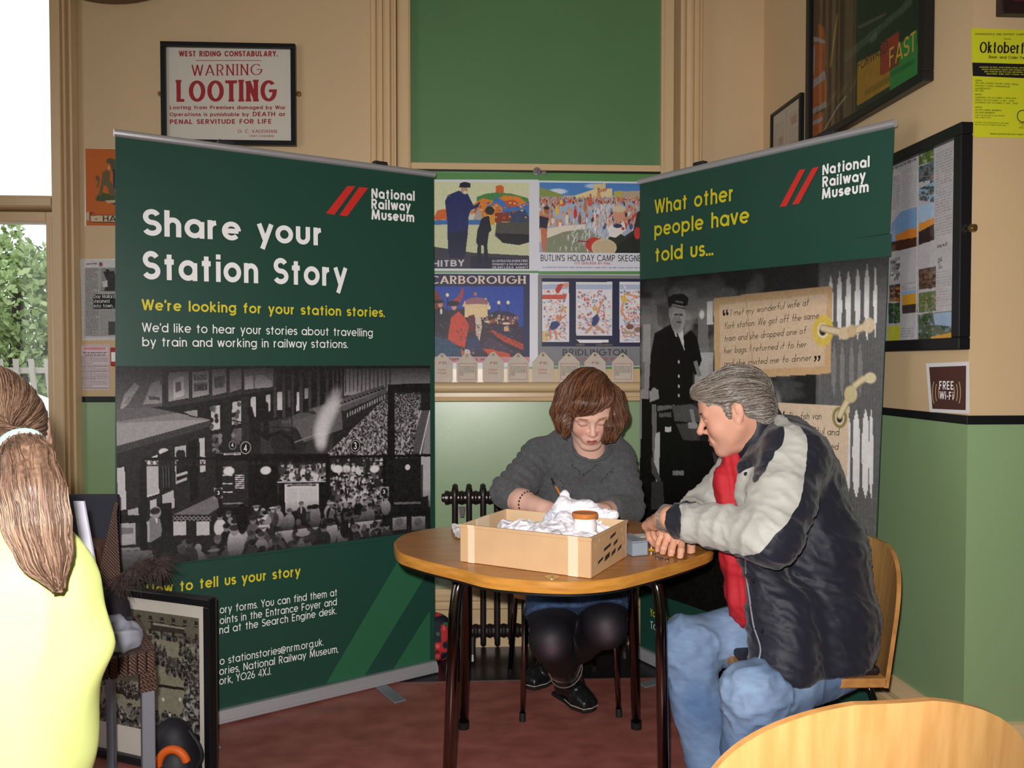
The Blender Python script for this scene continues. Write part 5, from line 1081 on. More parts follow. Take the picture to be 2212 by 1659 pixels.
for i in range(30): a = random.uniform(560, 1300); c.line(c.TT([F_(a, 900-(a-560)*.7), F_(a+60, 800-(a-560)*.75)]), random.choice(['8a8060', '5a5a4c', 'a89a70']), 1, .6)
f4('56604e', 800, 420, 1240, 50, 1330, -60, 1330, 30, 820, 470, al=.85); f4('7a6468', 900, 200, 1130, 90, 1130, 110, 930, 215, al=.8); f4('80887a', 1000, 300, 1060, 230, 1060, 290, 1010, 330, al=.7)
f4('c9902e', 905, 480, 1085, 385, 1085, 580, 1158, 545, 1158, 655, 905, 818); f4('b8322e', 1088, 330, 1230, 230, 1230, 500, 1088, 580); f4('3a9a48', 1158, 400, 1370, 220, 1375, 580, 1158, 715); f4('8a3a2c', 1158, 390, 1230, 340, 1230, 490, 1158, 540)
for k in range(3): c.line(c.TT([F_(965, 700+k*16), F_(1155, 590+k*16)]), '8a6a20', 1); c.line(c.TT([F_(1165, 560+k*14), F_(1345, 450+k*14)]), '207030', 1)
c.noise(.05, 4); c.a = c.a*.78; c.done('poster_picture', bk)  # whole print darkened to carry the dimness of grazing light on this wall
p = Print(SW, of+.0006); p.line('FORWARD', F_(908, 560), F_(1150, 395), 24, t=.1); p.build('dark_words', M_INK, bk); p = Print(SW, of+.0006); p.line('FAST', F_(1152, 530), F_(1368, 385), 40, t=.12); p.build('gold_words', mat('ochre_print', 'c9a03a', rough=.5), bk)
x0, _ = SW.hit(1663, 260, .02); x1, z1 = SW.hit(1728, 199, .02); z0 = z1-.42
t, bk, of = framed('framed_document', 'small black framed document beside the Forward Fast poster', SW, x0, x1, z0, z1, .014, .02)
c = Pic(SW, of, (x0+.014, z1-.014, 0), (x1-.014, z0+.014, 0), 150, 'bdb3a6')
c.greek(8, 22, 64, 300, 4, .4, .5, 1.6, 1); c.greek(84, 22, 140, 300, 4, .4, .5, 1.6, 2); c.rect(72, 8, 75, 400, .5)
for x, y in ((30, 60), (100, 30), (105, 90), (30, 130), (100, 150), (40, 190), (110, 200)): c.rect(x, y, x+28, y+20, '9a8478')
c.done('document_text', bk)
x1, z1 = SW.hit(2077, 262, .035); _, z0 = SW.hit(2077, 755, .035); x0, _ = SW.hit(1850, 500, .035)
t, bk, of = framed('framed_newspaper', 'big black framed newspaper spread with train photographs on the side wall', SW, x0, x1, z0, z1, .034, .035)
eye(t, SW, x1+.012, (z0+z1)/2+.02)
c = Pic(SW, of, (x0+.034, z1-.034, 0), (x1-.034, z0+.034, 0), 240, 'bfbcc0'); N_ = lambda a, b: (1880+a*.434, 240+b*.434)
def b4(col, *a, al=1): c.poly(c.TT([N_(a[i], a[i+1]) for i in range(0, len(a), 2)]), col, al)
def gk(xa_, ya, xb, yb, sd):
    X0, Y0 = c.T(*N_(xa_, ya)); X1, Y1 = c.T(*N_(xb, yb)); c.greek(X0, Y0, X1, Y1, 4, .42, .42, 1.5, sd)
gk(115, 330, 145, 480, 1); gk(158, 300, 225, 470, 2); gk(325, 215, 405, 600, 3); gk(155, 860, 225, 905, 4); gk(330, 800, 412, 960, 5); gk(152, 1080, 215, 1120, 6); gk(0, 330, 105, 480, 7)
def photo(q, cols, n=40):
    b4(cols[0], *q); xs = q[::2]; ys = q[1::2]
    for i in range(n):
        x, y = random.uniform(min(xs), max(xs)), random.uniform(min(ys)+20, max(ys)-8); w_, h_ = random.uniform(5, 22), random.uniform(4, 16); x = min(x, max(xs)-w_); b4(random.choice(cols[1:]), x, y, x+w_, y-4, x+w_, y+h_, x, y+h_, al=.8)
photo((240, 200, 315, 170, 315, 245, 240, 272), ['5a6a3a', '3a5a2c', '7a8a4a', 'b0b498', '4a6a30']); photo((240, 280, 315, 250, 315, 340, 240, 355), ['5a6f7a', '2e3c40', '8a7a6a', '4a5a60'])
photo((240, 385, 315, 350, 315, 435, 240, 447), ['8ab0c4', '3a4a50', '6a5a48', '4a5058']); b4('7aa0c8', 105, 560, 150, 500, 235, 475, 235, 640, 105, 700); b4('d9822e', 120, 620, 180, 590, 235, 575, 235, 640, 150, 680); b4('4a2c1c', 105, 650, 150, 640, 235, 625, 235, 670, 105, 700); b4('a8c4e0', 240, 470, 316, 455, 316, 520, 240, 560); b4('e0943a', 240, 560, 316, 530, 316, 570, 240, 610); b4('3a2a28', 240, 600, 316, 560, 316, 640, 240, 665)
photo((240, 785, 325, 768, 325, 875, 240, 886), ['5a4638', '8a6a58', '3a2c28', '7a5a4a']); photo((240, 905, 325, 890, 325, 990, 240, 1000), ['6a7a48', '8a6a50', '4a5a38', '9a9a78']); b4('cf9a2a', 158, 905, 232, 895, 232, 960, 158, 975); b4('8ab0d8', 158, 900, 232, 885, 232, 900, 158, 915); b4('3a3430', 158, 965, 232, 955, 232, 1000, 158, 1008)
photo((90, 955, 147, 950, 147, 1050, 90, 1055), ['2c4a2c', '3a6a34', '1c2c20', '5a7a48']); photo((95, 865, 147, 855, 147, 940, 95, 945), ['4a4034', 'c87a2a', '3a2c28']); b4('c9c93a', 85, 1068, 147, 1064, 147, 1160, 85, 1165); photo((98, 740, 147, 722, 147, 830, 98, 838), ['9a9a9a', '4a4a4a', 'd0d0d0', '6a6a6a'])
photo((237, 1010, 410, 990, 410, 1150, 237, 1153), ['56644c', '3a4a34', '8a98a8', '4a5a3a', '2c3828'], 90); b4('9ab4d0', 310, 1005, 410, 992, 410, 1070, 320, 1060); b4('d8a030', 300, 1120, 410, 1095, 410, 1125, 300, 1145); b4('2c3438', 300, 1140, 410, 1120, 410, 1135, 300, 1150); photo((335, 730, 355, 722, 355, 780, 335, 785), ['8a8a8a', '3a3a3a', 'c0c0c0'], 8)
c.rect(*c.T(*N_(234, 300)), c.T(*N_(234, 300))[0]+2, c.h, 'd8d6d8'); c.noise(.04, 3); c.done('newspaper_picture', bk)
p = Print(SW, of+.0006); p.line('Speed on the Anglo-Scottish Main Line', N_(60, 315), N_(228, 245), 7, t=.2); p.line('Driving the 125', N_(332, 683), N_(383, 668), 7, t=.2); p.build('headline', M_INK, bk)
# ---- free wi-fi notice
t, s_, of = sheet('wifi_notice', 'brown Free Wi-Fi notice on white paper near the wall corner', 'notice', SW, [(2001, 785), (2093, 781), (2094, 894), (2009, 890)], off=.003)
p = Print(SW, of); p.poly([(2007, 793), (2087, 790), (2086, 886), (2014, 883)]); p.build('brown_panel', mat('wifi_brown', '54342e', rough=.5), s_)
p = Print(SW, of+.0006); p.line('FREE', (2028, 841), (2061, 842), 18, t=.16); p.line('Wi-Fi', (2029, 862), (2060, 864), 17, t=.16); p.build('white_lettering', M_WHITE, s_)
p = Print(SW, of+.0006)
for k, (dx, r) in enumerate(((13, 15), (18, 21), (23, 27))):
    p.stroke([(2044-dx-3*math.sin(0)+(-r*.25*math.cos(math.radians(a))), 848-(r*math.sin(math.radians(a)))) for a in range(-60, 61, 12)], 2.4)
    p.stroke([(2044+dx+1+(r*.25*math.cos(math.radians(a))), 848-(r*math.sin(math.radians(a)))) for a in range(-60, 61, 12)], 2.4)
p.build('wave_marks', mat('wifi_cream', 'c9b48a', rough=.5), s_)
# ---- yellow beer-festival poster
t, s_, of = sheet('festival_poster', 'bright yellow Oktoberfest poster on the right-hand wall', 'poster', RW, [(2098, 61), (2310, 68), (2310, 300), (2103, 296)], m=mat('yellow_paper', 'd4d62a', rough=.5))
Q_ = lambda a, b: (1600+a*.2773, b*.2773)
p = Print(RW, of); p.poly([Q_(1804, 487), (2308, 141), (2308, 173), Q_(1808, 592)]); p.build('black_band', M_INK, s_)
p = Print(RW, of+.0006); p.line('Oktoberfest', Q_(1858, 412), (2245, 116), 24, t=.17, serif=.03, pen=(1.5, .6), slant=.05)
for tx, a, b, h_ in (('HUDDERSFIELD AND DISTRICT CAMPAIGN', (1825, 272), (2262, 276), 4), ('PRESENT', (2050, 308), (2108, 310), 2.6), ('Beer and Cider Festival', (1932, 455), (2290, 463), 6.5), ('VENUE', (1825, 632), (1880, 633), 3.4), ('THE SIKH LEISURE CENTRE (APNA VENUE)', (1825, 650), (2165, 664), 3.2), ('PROSPECT STREET, SPRINGWOOD', (1825, 672), (2098, 682), 3.2), ('HUDDERSFIELD', (1825, 694), (1948, 696), 3.2), ('HD1 2NX', (1825, 711), (1893, 713), 3.2), ('WHEN', (1825, 742), (1876, 742), 3.4), ('THURSDAY 4TH OCTOBER // 18:00-22:30', (1825, 764), (2145, 772), 3.2), ('FRIDAY 5TH OCTOBER // 12:00 - 23:00', (1825, 784), (2128, 792), 3.2), ('SATURDAY 6TH OCTOBER // 11:00 - 23:00', (1825, 804), (2158, 812), 3.2), ('PRICE', (1825, 842), (1880, 842), 3.4), ('£8 FOR CAMRA MEMBERS', (1825, 862), (2032, 866), 3.2), ('£10 NON MEMBERS', (1825, 882), (1980, 885), 3.2), ('ENTRY FEE INCLUDES GLASS DEPOSIT', (1825, 902), (2058, 908), 2.6), ('AND £5 BEER TICKET', (1825, 920), (1950, 922), 2.6), ('STUDENTS ON PRODUCTION OF NUS CARD', (1825, 958), (2090, 966), 2.6), ('WILL PAY £8 ON SATURDAY NIGHT ONLY', (1825, 975), (2070, 982), 2.6), ('WWW.HUDDERSFIELDOKTOBERFEST.CO.UK', (1942, 1048), (2290, 1056), 3.2), ('CAMPAIGN', (2168, 965), (2240, 966), 3), ('FOR', (2190, 983), (2215, 984), 3), ('REAL ALE', (2170, 1000), (2235, 1001), 3)):
    p.line(tx, Q_(*a), Q_(*b), h_, t=.16)
p.stroke([Q_(2195+40*math.cos(a*PI/12), 905+46*math.sin(a*PI/12)) for a in range(25)], 1.8); p.build('black_lettering', M_INK, s_)
p = Print(RW, of+.0008)
for k, tx in enumerate(('RANGING 60 REAL ALES FROM LOCAL, NATIONAL AND', 'MICRO BREWERIES, CIDER AND PERRIES BAR, LAGER', 'AND FOREIGN, BOTTLE BAR, BREWERIES AND FOOD', 'SEATING AND HOT FOOD AVAILABLE')): p.line(tx, Q_(1860+k*18, 527+k*17.5), Q_(2290, 535+k*17.5), 2.6, t=.17)
p.build('yellow_lettering', mat('yellow_paper'), s_)
a0 = RW.hit(2165, 28, .03); t = thing('dark_framed_picture', 'corner of a dark picture above the yellow poster', 'picture', M=RW.M.copy())
MB().box(a0[0], a0[0]+.5, -.03, 0, a0[1], a0[1]+.7).build('frame', mat('dark_wood', '2c1c1c', rough=.4), t, RW.M.copy(), bevel=.004)
MB().box(a0[0]+.03, a0[0]+.47, -.032, -.03, a0[1]+.03, a0[1]+.67).build('picture', mat('maroon_print', '4a2028', rough=.5), t, RW.M.copy())
# ================================================================== table
M_BEECH = mat('beech_laminate', 'b47c42', rough=.3, c2='9f6a34', vscale=5, stretch=(1.5, 9, 1), detail=6, spec=.45)
M_EDGE = mat('beech_edge', 'c98d3e', rough=.3, c2='b47a30', vscale=8, stretch=(2, 2, 12), detail=5)
M_CHROME = mat('dark_chrome', '6e6664', rough=.12, metal=1); M_RUB = mat('black_rubber', '161616', rough=.6)
TZ = .74
edge_px = [(974, 1136), (910, 1144.5), (871, 1155), (854, 1167), (852, 1176), (861, 1192), (885, 1202), (927, 1214), (993.5, 1230), (1049, 1244), (1119, 1252), (1189, 1256), (1259, 1256), (1329, 1249), (1398, 1233.5), (1468, 1214), (1510, 1200), (1533, 1191), (1541, 1182), (1536, 1170), (1500, 1156), (1440, 1139), (1340, 1121), (1200, 1112), (1060, 1119)]
cl = [PZ(x, y, TZ) for x, y in edge_px]; n = len(cl)
pts = []
for i in range(n):
    a, b, c_, d = cl[i-1], cl[i], cl[(i+1) % n], cl[(i+2) % n]
    for k in range(10):
        t = k/10; q = .5*((2*b)+(c_-a)*t+(2*a-5*b+4*c_-d)*t*t+(-a+3*b-3*c_+d)*t**3); pts.append((q.x, q.y))
TC = Vector((sum(p_[0] for p_ in pts)/len(pts), sum(p_[1] for p_ in pts)/len(pts), 0))
TB = thing('cafe_table', 'rounded beech cafe table on four chrome legs in front of the seated woman', 'table', TC)
loc = [(p_[0]-TC.x, p_[1]-TC.y) for p_ in pts]
def scale_out(l, k): return [(x*k, y*k) for x, y in l]
mb = MB(); mb.cur = 0; N_loc = len(loc)
rings = [(1.0, TZ-.030, 1), (1.004, TZ-.016, 1), (1.0, TZ-.002, 1), (.994, TZ, 0)]
for k, z, _ in rings: mb.v += [(x*k, y*k, z) for x, y in loc]
for r in range(3):
    for i in range(N_loc): mb.f.append((r*N_loc+i, r*N_loc+(i+1) % N_loc, (r+1)*N_loc+(i+1) % N_loc, (r+1)*N_loc+i)); mb.mi.append(1)
mb.f.append(tuple(range(3*N_loc, 4*N_loc))); mb.mi.append(0); mb.f.append(tuple(range(N_loc-1, -1, -1))); mb.mi.append(1)
mb.build('tabletop', (M_BEECH, M_EDGE), TB)
MB().slab(scale_out(loc, .985), TZ-.038, TZ-.0301).build('underlay', mat('black_laminate', '151312', rough=.4), TB)
def leg(parent, top, foot, bend, r, m=M_CHROME, name='leg', tip=True):
    """top: where it meets the underside; bend: outer knee; foot on the floor"""
    top, foot, bend = Vector(top), Vector(foot), Vector(bend)
    path = [top]+[top.lerp(bend, .6)]+smooth_path([top.lerp(bend, .75), bend+(foot-bend).normalized()*.012+(top-bend)*.08, bend.lerp(foot, .12)], 5)+[foot+(bend-foot).normalized()*.02]
    o = MB().tube(path, r, 16).build(name, m, parent, smooth=True)
    if tip: MB().tube([foot+(bend-foot).normalized()*.03, foot+Vector((0, 0, .001))], r*1.22, 14).build('rubber_foot', M_RUB, o)
    return o
def L(v): return Vector(v)-TC
for tx, ty, fx, fy in ((-.150, 2.13, -.172, 2.06), (.392, 2.13, .395, 2.06), (-.150, 2.64, -.168, 2.79), (.388, 2.64, .433, 2.79)):
    ix = tx+(.12-tx)*.35; iy = ty+(2.36-ty)*.35
    leg(TB, L((ix, iy, TZ-.05)), L((fx, fy, 0)), L((tx, ty, TZ-.05)), .0155)
b0 = MB(); b0.tube([L((-.05, 2.2, TZ-.05)), L((.3, 2.2, TZ-.05))], .014, 10); b0.tube([L((-.05, 2.5, TZ-.05)), L((.3, 2.5, TZ-.05))], .014, 10); b0.build('under_frame', M_CHROME, TB)
c_ = PZ(1193, 1247, TZ)-TC; MB().lathe([(.019, TZ), (.019, TZ+.0015), (.013, TZ+.002)], 24, (c_.x, c_.y, 0)).lathe([(.0025, TZ+.002), (.0025, TZ+.006), (.0015, TZ+.008)], 8, (c_.x, c_.y, 0)).build('cover_cap', mat('cap_steel', 'c0a878', rough=.3, metal=.7), TB)
# ================================================================== cardboard box
M_CARD = mat('cardboard', 'c9a47a', rough=.65, var=.05, vscale=14); M_CARDI = mat('cardboard_inside', 'd2b48e', rough=.7, var=.04, vscale=14)
f0, f1, f2 = PZ(994, 1212.5, TZ+.001), PZ(1276, 1250, TZ+.001), PZ(1366.5, 1203.5, TZ+.001)
ux = (f1-f0).normalized(); bw = (f1-f0).length; bd = (f2-f1).length; ang = math.atan2(ux.y, ux.x); bh = .1
BXM = Matrix.Translation((f0.x, f0.y, TZ+.001)) @ Matrix.Rotation(ang, 4, 'Z')
BX = thing('cardboard_box', 'open brown cardboard box full of white tissue paper on the table', 'box', M=BXM)
w4 = .004
MB().box(0, bw, 0, w4, 0, bh).build('front_panel', M_CARD, BX, bevel=.0015); MB().box(0, bw, bd-w4, bd, 0, bh).build('back_panel', M_CARDI, BX, bevel=.0015)
MB().box(0, w4, w4, bd-w4, 0, bh).build('side_panel', M_CARDI, BX, bevel=.0015); side = MB().box(bw-w4, bw, w4, bd-w4, 0, bh).build('side_panel', M_CARD, BX, bevel=.0015)
MB().box(w4, bw-w4, w4, bd-w4, 0, .004).build('bottom_panel', M_CARDI, BX)
MB().box(-.002, bw+.002, -.003, w4, bh-.008, bh+.001).build('folded_rim', M_CARD, BX, bevel=.001); MB().box(bw-w4, bw+.003, -.002, bd+.001, bh-.007, bh+.001).build('folded_rim', M_CARD, BX, bevel=.001)
M_TAPE = mat('clear_tape', 'e2cdb0', rough=.25, spec=.6)
for a, b_ in ((.025, .045), (.315, .342)):
    MB().box(a, b_, -.0012, 0, .0, bh-.008).box(a, b_, -.0042, -.003, bh-.008, bh+.0012).build('tape_strip', M_TAPE, BX)
MB().box(-.0015, 0, .1, .17, .02, bh).box(w4, w4+.001, .08, .15, .03, bh).build('tape_patch', M_TAPE, BX)
st = mat('staple_steel', 'c8c8c8', rough=.3, metal=.8)
for y, z in ((.03, .075), (.03, .03), (.055, .085), (.22, .08), (.24, .03), (.23, .055)): MB().box(bw, bw+.001, y, y+.0012, z-.006, z+.006).build('staple', st, BX)
for i, (y, z, l, h_) in enumerate(((.13, .075, .04, .007), (.085, .052, .05, .007), (.155, .053, .03, .008), (.045, .028, .035, .006), (.092, .028, .035, .012), (.14, .030, .03, .010), (.185, .032, .03, .008))):
    MB().add([(bw+.0008, y, z-h_/2), (bw+.0008, y+l, z-h_/2+.006), (bw+.0008, y+l+.003, z+h_/2+.007), (bw+.0008, y+.004, z+h_/2+.001)], [(0, 1, 2, 3)]).build('marker_stroke', M_INK, side)
# slots left dark
# ---- tissue paper
M_TIS = mat('tissue_paper', 'eceaf2', rough=.6, spec=.3, bump=.25, bscale=45)
def tissue(name, label, prims, vox=.0035, amp=.012, fr=26, seed=1, m=M_TIS, col=None):
    """crumpled paper as a lumpy solid with sharp creases"""
    pr = [(np.array(BXM @ Vector(c)), r) for c, r in prims]
    lo = np.min([c-max(r)-.02 for c, r in pr], 0); hi = np.max([c+max(r)+.02 for c, r in pr], 0)
    S = Sdf(lo, hi, vox); R_m = BXM.to_3x3()
    for c, r in pr: S.ell(c, r, rot=R_m, k=.012)
    V, F = S.mesh(1); N = vnormals(V, F)
    rd = 1-2*np.abs(vnoise(V*fr, seed)-.5); rd2 = 1-2*np.abs(vnoise(V*fr*2.3+9, seed+3)-.5)
    wv = np.abs((V @ np.array([1, .4, .7]))*fr*.9+vnoise(V*12, seed)*3 % 1-.5)
    V = V+N*((rd**2-.4)*amp+(rd2**2-.4)*amp*.5)[:, None]
    ctr = V.mean(0); ctr[2] = V[:, 2].min(); o = npmesh(V-ctr, F, name, m, None, col, False); o.location = ctr
    return tag(o, label, 'tissue paper', 'tissue paper in the cardboard box')
tissue('tissue_paper', 'crumpled white tissue bed across the right of the box', [((.27, .13, .052), (.088, .1, .042)), ((.2, .14, .052), (.08, .1, .042)), ((.3, .2, .062), (.05, .035, .035)), ((.335, .07, .068), (.028, .045, .022)), ((.22, .06, .07), (.05, .035, .022)), ((.28, .05, .07), (.04, .03, .025))], seed=4)
tissue('tissue_paper', 'rolled white tissue lying in the left of the box', [((.105, .12, .06), (.03, .045, .03)), ((.13, .12, .068), (.045, .04, .03)), ((.075, .13, .06), (.028, .035, .032))], seed=7)
pk = BXM.inverted() @ P(1216, 1068, 2.32); pk2 = BXM.inverted() @ P(1200, 1080, 2.3)
tissue('tissue_paper', 'tall peaked white tissue standing under the brush', [((pk.x+.003, pk.y, pk.z-.014), (.016, .013, .024)), ((pk.x+.010, pk.y-.02, pk.z-.05), (.032, .02, .045)), ((pk.x+.03, pk.y-.05, pk.z-.09), (.036, .04, .05)), ((pk.x+.055, pk.y, pk.z-.042), (.055, .025, .032)), ((pk.x+.105, pk.y-.0, pk.z-.062), (.045, .025, .034))], seed=11, amp=.007, fr=30)
pk = BXM.inverted() @ P(1318, 1112, 2.25)
tissue('tissue_paper', 'small twisted white tissue right of the jar', [((pk.x, pk.y, pk.z), (.022, .012, .014)), ((pk.x-.02, pk.y, pk.z-.015), (.02, .014, .03)), ((pk.x-.035, pk.y, pk.z-.04), (.03, .02, .03))], seed=15, amp=.006, fr=40)
pk = BXM.inverted() @ P(1199, 1118, 2.3)
tissue('bubble_wrap', 'grey-white bubble wrap between the tissue and the box rim', [((pk.x, pk.y, pk.z), (.028, .02, .022)), ((pk.x-.01, pk.y, pk.z-.02), (.03, .02, .025))], seed=19, amp=.006, fr=90, m=mat('bubble_plastic', 'c9cad6', rough=.2, spec=.7))
# ---- jar
jt = P(1263.5, 1107, 2.13); J = thing('lidded_jar', 'small white jar with orange-brown lid standing among the tissue', 'jar', (jt.x, jt.y, jt.z-.075))
MB().lathe([(.026, 0), (.031, .004), (.031, .05), (.028, .056), (.028, .064)], 40).build('body', mat('white_plastic', 'f0eeee', rough=.35), J, smooth=True)
MB().lathe([(.033, .062), (.0345, .066), (.0345, .072), (.033, .075), (.029, .0755), (.028, .0738), (.0, .0738)], 40).build('lid', mat('orange_lid', 'c47838', rough=.35), J)
# ---- brush
a = P(1191, 1034, 2.36); b_ = P(1210, 1068, 2.33); d = (b_-a); B_ = thing('paint_brush', 'thin black and copper paint brush held upright above the tissue', 'brush', a+d*1.3)
o_ = a+d*1.3
MB().tube([a-o_, a+d*.45-o_], .0032, 10).build('handle', M_BLK, B_); MB().tube([a+d*.4-o_, a+d*.52-o_], .0036, 10).build('ferrule', M_STEEL, B_); MB().tube([a+d*.52-o_, a+d*1.25-o_], .0036, 10).build('grip', mat('copper_wood', 'b06a34', rough=.3), B_)
# ---- papers left of the box, plastic box, card, badges
for i, (q, lb) in enumerate((((974, 1131, 1012, 1138, 1010, 1150, 980, 1150), 'uppermost white paper sheet sticking out left of the cardboard box'), ((981, 1146, 1005, 1148, 1006, 1166, 983, 1160), 'lower crumpled white paper left of the cardboard box'))):
    w3 = [PZ(q[k], q[k+1], TZ+.012-.008*i) for k in range(0, 8, 2)]; ct = sum(w3, Vector())/4; mbp = MB(); nn = 8
    vs = []
    for u in range(nn):
        for v in range(nn):
            a_, b2 = u/(nn-1), v/(nn-1); p_ = (w3[0]*(1-a_)+w3[1]*a_)*(1-b2)+(w3[3]*(1-a_)+w3[2]*a_)*b2; vs.append((p_.x-ct.x, p_.y-ct.y, TZ+.001+.012*(1-i)*abs(math.sin(a_*3+v))+.006*random.random()-TZ))
    mbp.add(vs, [(u*nn+v, (u+1)*nn+v, (u+1)*nn+v+1, u*nn+v+1) for u in range(nn-1) for v in range(nn-1)])
    o = mbp.build('loose_paper', mat('white_paper', 'e6e4e6', rough=.5), None, Matrix.Translation((ct.x, ct.y, TZ+.001))); tag(o, lb, 'paper', 'loose papers on the table')
    o.modifiers.new('thick', 'SOLIDIFY').thickness = .0006
pbM = Matrix.Translation(PZ(1366, 1202, TZ+.001)) @ Matrix.Rotation(math.radians(20), 4, 'Z')
PB = thing('plastic_box', 'clear grey plastic box right of the cardboard box', 'box', M=pbM); M_CLR = mat('clear_plastic', 'a9b4c2', rough=.15, alpha=.6, spec=.7)
q = MB(); q.box(0, .048, 0, .1, 0, .002); q.box(0, .002, 0, .1, .002, .036); q.box(.046, .048, 0, .1, .002, .036); q.box(.002, .046, 0, .002, .002, .036); q.box(.002, .046, .098, .1, .002, .036); q.build('tray', M_CLR, PB, bevel=.0008)
MB().box(-.001, .049, -.001, .101, .037, .041).build('lid', M_CLR, PB, bevel=.001)
cp_ = PZ(1385, 1158, TZ+.001); tag(MB().box(-.03, .02, -.02, .025, 0, .0015).build('white_card', mat('white_paper'), None, Matrix.Translation(cp_) @ Matrix.Rotation(.3, 4, 'Z')), 'white card on the table beyond the plastic box', 'card')
tray_c = PZ(1402, 1176, TZ+.001)
tag(MB().box(-.03, .05, -.01, .03, 0, .008).build('dark_tray', mat('dark_tray_plastic', '3c3e4c', rough=.4), None, Matrix.Translation(tray_c) @ Matrix.Rotation(.1, 4, 'Z'), bevel=.003), 'flat dark tray under the man\'s hands', 'tray')
for k, (x, y, lb, cc) in enumerate(((1407, 1188, 'yellow enamel pin badge on the table by the plastic box', 'd8a418'), (1414, 1196, 'round silver badge just behind the yellow badge', None), (1428, 1206, 'silver badge nearest the man\'s fingers', None), (1420, 1203, 'flat silver badge in front of the others', None), (1441, 1208, 'small silver badge by the tip of the man\'s finger', None))):
    c_ = PZ(x, y, TZ+.001); t = thing('pin_badge', lb, 'badge', c_, random.uniform(0, 3), 'pin badges on the table')
    MB().lathe([(.007 if k else .0095, 0), (.0075 if k else .0098, .002), (.005, .004)], 16).build('disc', mat('badge_yellow', 'd8a418', rough=.3) if cc else M_STEEL, t); MB().lathe([(.002, .004), (.002, .009)], 8, (.001, 0, 0)).build('stud', M_STEEL, t)
# ================================================================== radiator
M_IRON = mat('dark_cast_iron', '241d1e', rough=.33, spec=.6)
zr1 = BW.hit(1010, 1052, .14)[1]; rx0 = BW.hit(960, 1075, .14)[0]; rx1 = BW.hit(1365, 1075, .14)[0]; yc = -.14
RD = thing('column_radiator', 'dark cast-iron column radiator under the window behind the woman', 'radiator', M=BW.M.copy())
ztop, zbot = zr1-.015, .085; hz1, hz0 = ztop-.03, zbot+.03; ns = 13; pitch = (rx1-rx0-.03)/ns; sec0 = None
for i in range(ns):
    x = rx0+.015+pitch*(i+.5)
    if sec0 is None:
        s_ = MB()
        for dy in (-.045, .045): s_.tube(smooth_path([(0, yc+dy*.6, ztop+.012), (0, yc+dy, ztop-.02), (0, yc+dy, (ztop+zbot)/2), (0, yc+dy, zbot+.02), (0, yc+dy*.5, zbot-.015)], 4), [.008]+[.0125]*15+[.004], 10)
        s_.lathe([(.016, ztop-.008), (.013, ztop+.01), (.004, ztop+.024)], 12, (0, yc, 0)); s_.box(-.006, .006, yc-.045, yc+.045, hz1-.02, hz1+.02); s_.box(-.006, .006, yc-.045, yc+.045, hz0-.02, hz0+.02)
        sec0 = s_.build('section', M_IRON, RD, smooth=True); sec0.location = (x, 0, 0)
    else:
        o = bpy.data.objects.new('section', sec0.data); COL.objects.link(o); o.parent = RD; o.location = (x, 0, 0)
for z in (hz1, hz0):
    s_ = MB(); prof = [(.014, rx0-.012), (.018, rx0-.008), (.018, rx0), (.03, rx0+.003)]
    x = rx0+.015
    while x < rx1-.02: prof += [(.030, x), (.026, x+.01), (.026, x+pitch-.012), (.030, x+pitch-.003)]; x += pitch
    prof += [(.03, rx1-.003), (.016, rx1), (.016, rx1+.012)]
    s_.lathe(prof, 20, (0, yc, z), 'x'); s_.build('header_pipe', M_IRON, RD, smooth=False)
for x in (rx0+.12, rx1-.04):
    MB().tube([(x, yc-.04, zbot+.02), (x, yc-.045, .03), (x, yc-.05, 0.002)], [.014, .01, .014], 10).build('foot', M_IRON, RD)
    MB().tube([(x, yc+.04, zbot+.02), (x, yc+.045, .03), (x, yc+.05, 0.002)], [.014, .01, .014], 10).build('foot', M_IRON, RD)
vx = BW.hit(998, 1105, .17)[0]; vz = BW.hit(998, 1105, .17)[1]
MB().add([(vx-.014, yc-.06, vz+.024), (vx+.014, yc-.06, vz+.024), (vx+.008, yc-.06, vz-.018), (vx-.008, yc-.06, vz-.018), (vx-.014, yc-.05, vz+.024), (vx+.014, yc-.05, vz+.024), (vx+.008, yc-.05, vz-.018), (vx-.008, yc-.05, vz-.018)], [(0, 1, 2, 3), (7, 6, 5, 4), (0, 4, 5, 1), (1, 5, 6, 2), (2, 6, 7, 3), (3, 7, 4, 0)]).build('maker_plate', mat('plate_metal', '6a6468', rough=.3, metal=.7), RD)
# ---- floral bag behind the left banner
bc = PZ(938, 1424, 0)
def lump(name, label, cat, c, prims, vox, m, colf=None, amp=.006, fr=14, seed=1, k=.03, parent=None, relax=1, cut=None):
    S = Sdf(np.min([np.array(a)-max(r)-.03 for a, r in prims], 0), np.max([np.array(a)+max(r)+.03 for a, r in prims], 0), vox)
    for a, r in prims: S.ell(a, r, k=k)
    if cut: S.half(*cut)
    V, F = S.mesh(relax); N = vnormals(V, F); V = V+N*((fbm(V*fr, seed)-.5)*2*amp)[:, None]
    V[:, 2] = np.maximum(V[:, 2], 0) if parent is None else V[:, 2]
    o = npmesh(V, F, name, m, parent, colf(V) if colf else None)
    if parent is None: o.location = c; tag(o, label, cat)
    return o
def floral(V):
    n1 = vnoise(V*38, 3); n2 = vnoise(V*55+5, 8); c = np.tile(C3('15152a'), (len(V), 1)); c[n1 > .62] = C3('c22a2e'); c[n1 > .78] = C3('e2605a'); c[(n2 > .74) & (n1 < .6)] = C3('3a6a3a'); return c
lump('floral_bag', 'navy bag with red flowers on the floor between left banner and radiator', 'bag', (bc.x+.02, bc.y, 0), [((-.03, 0, .1), (.1, .055, .1)), ((-.02, 0, .05), (.09, .06, .055)), ((-.02, 0, .15), (.06, .035, .04))], .007, mat('floral_fabric', attr='Col', rough=.7), floral)
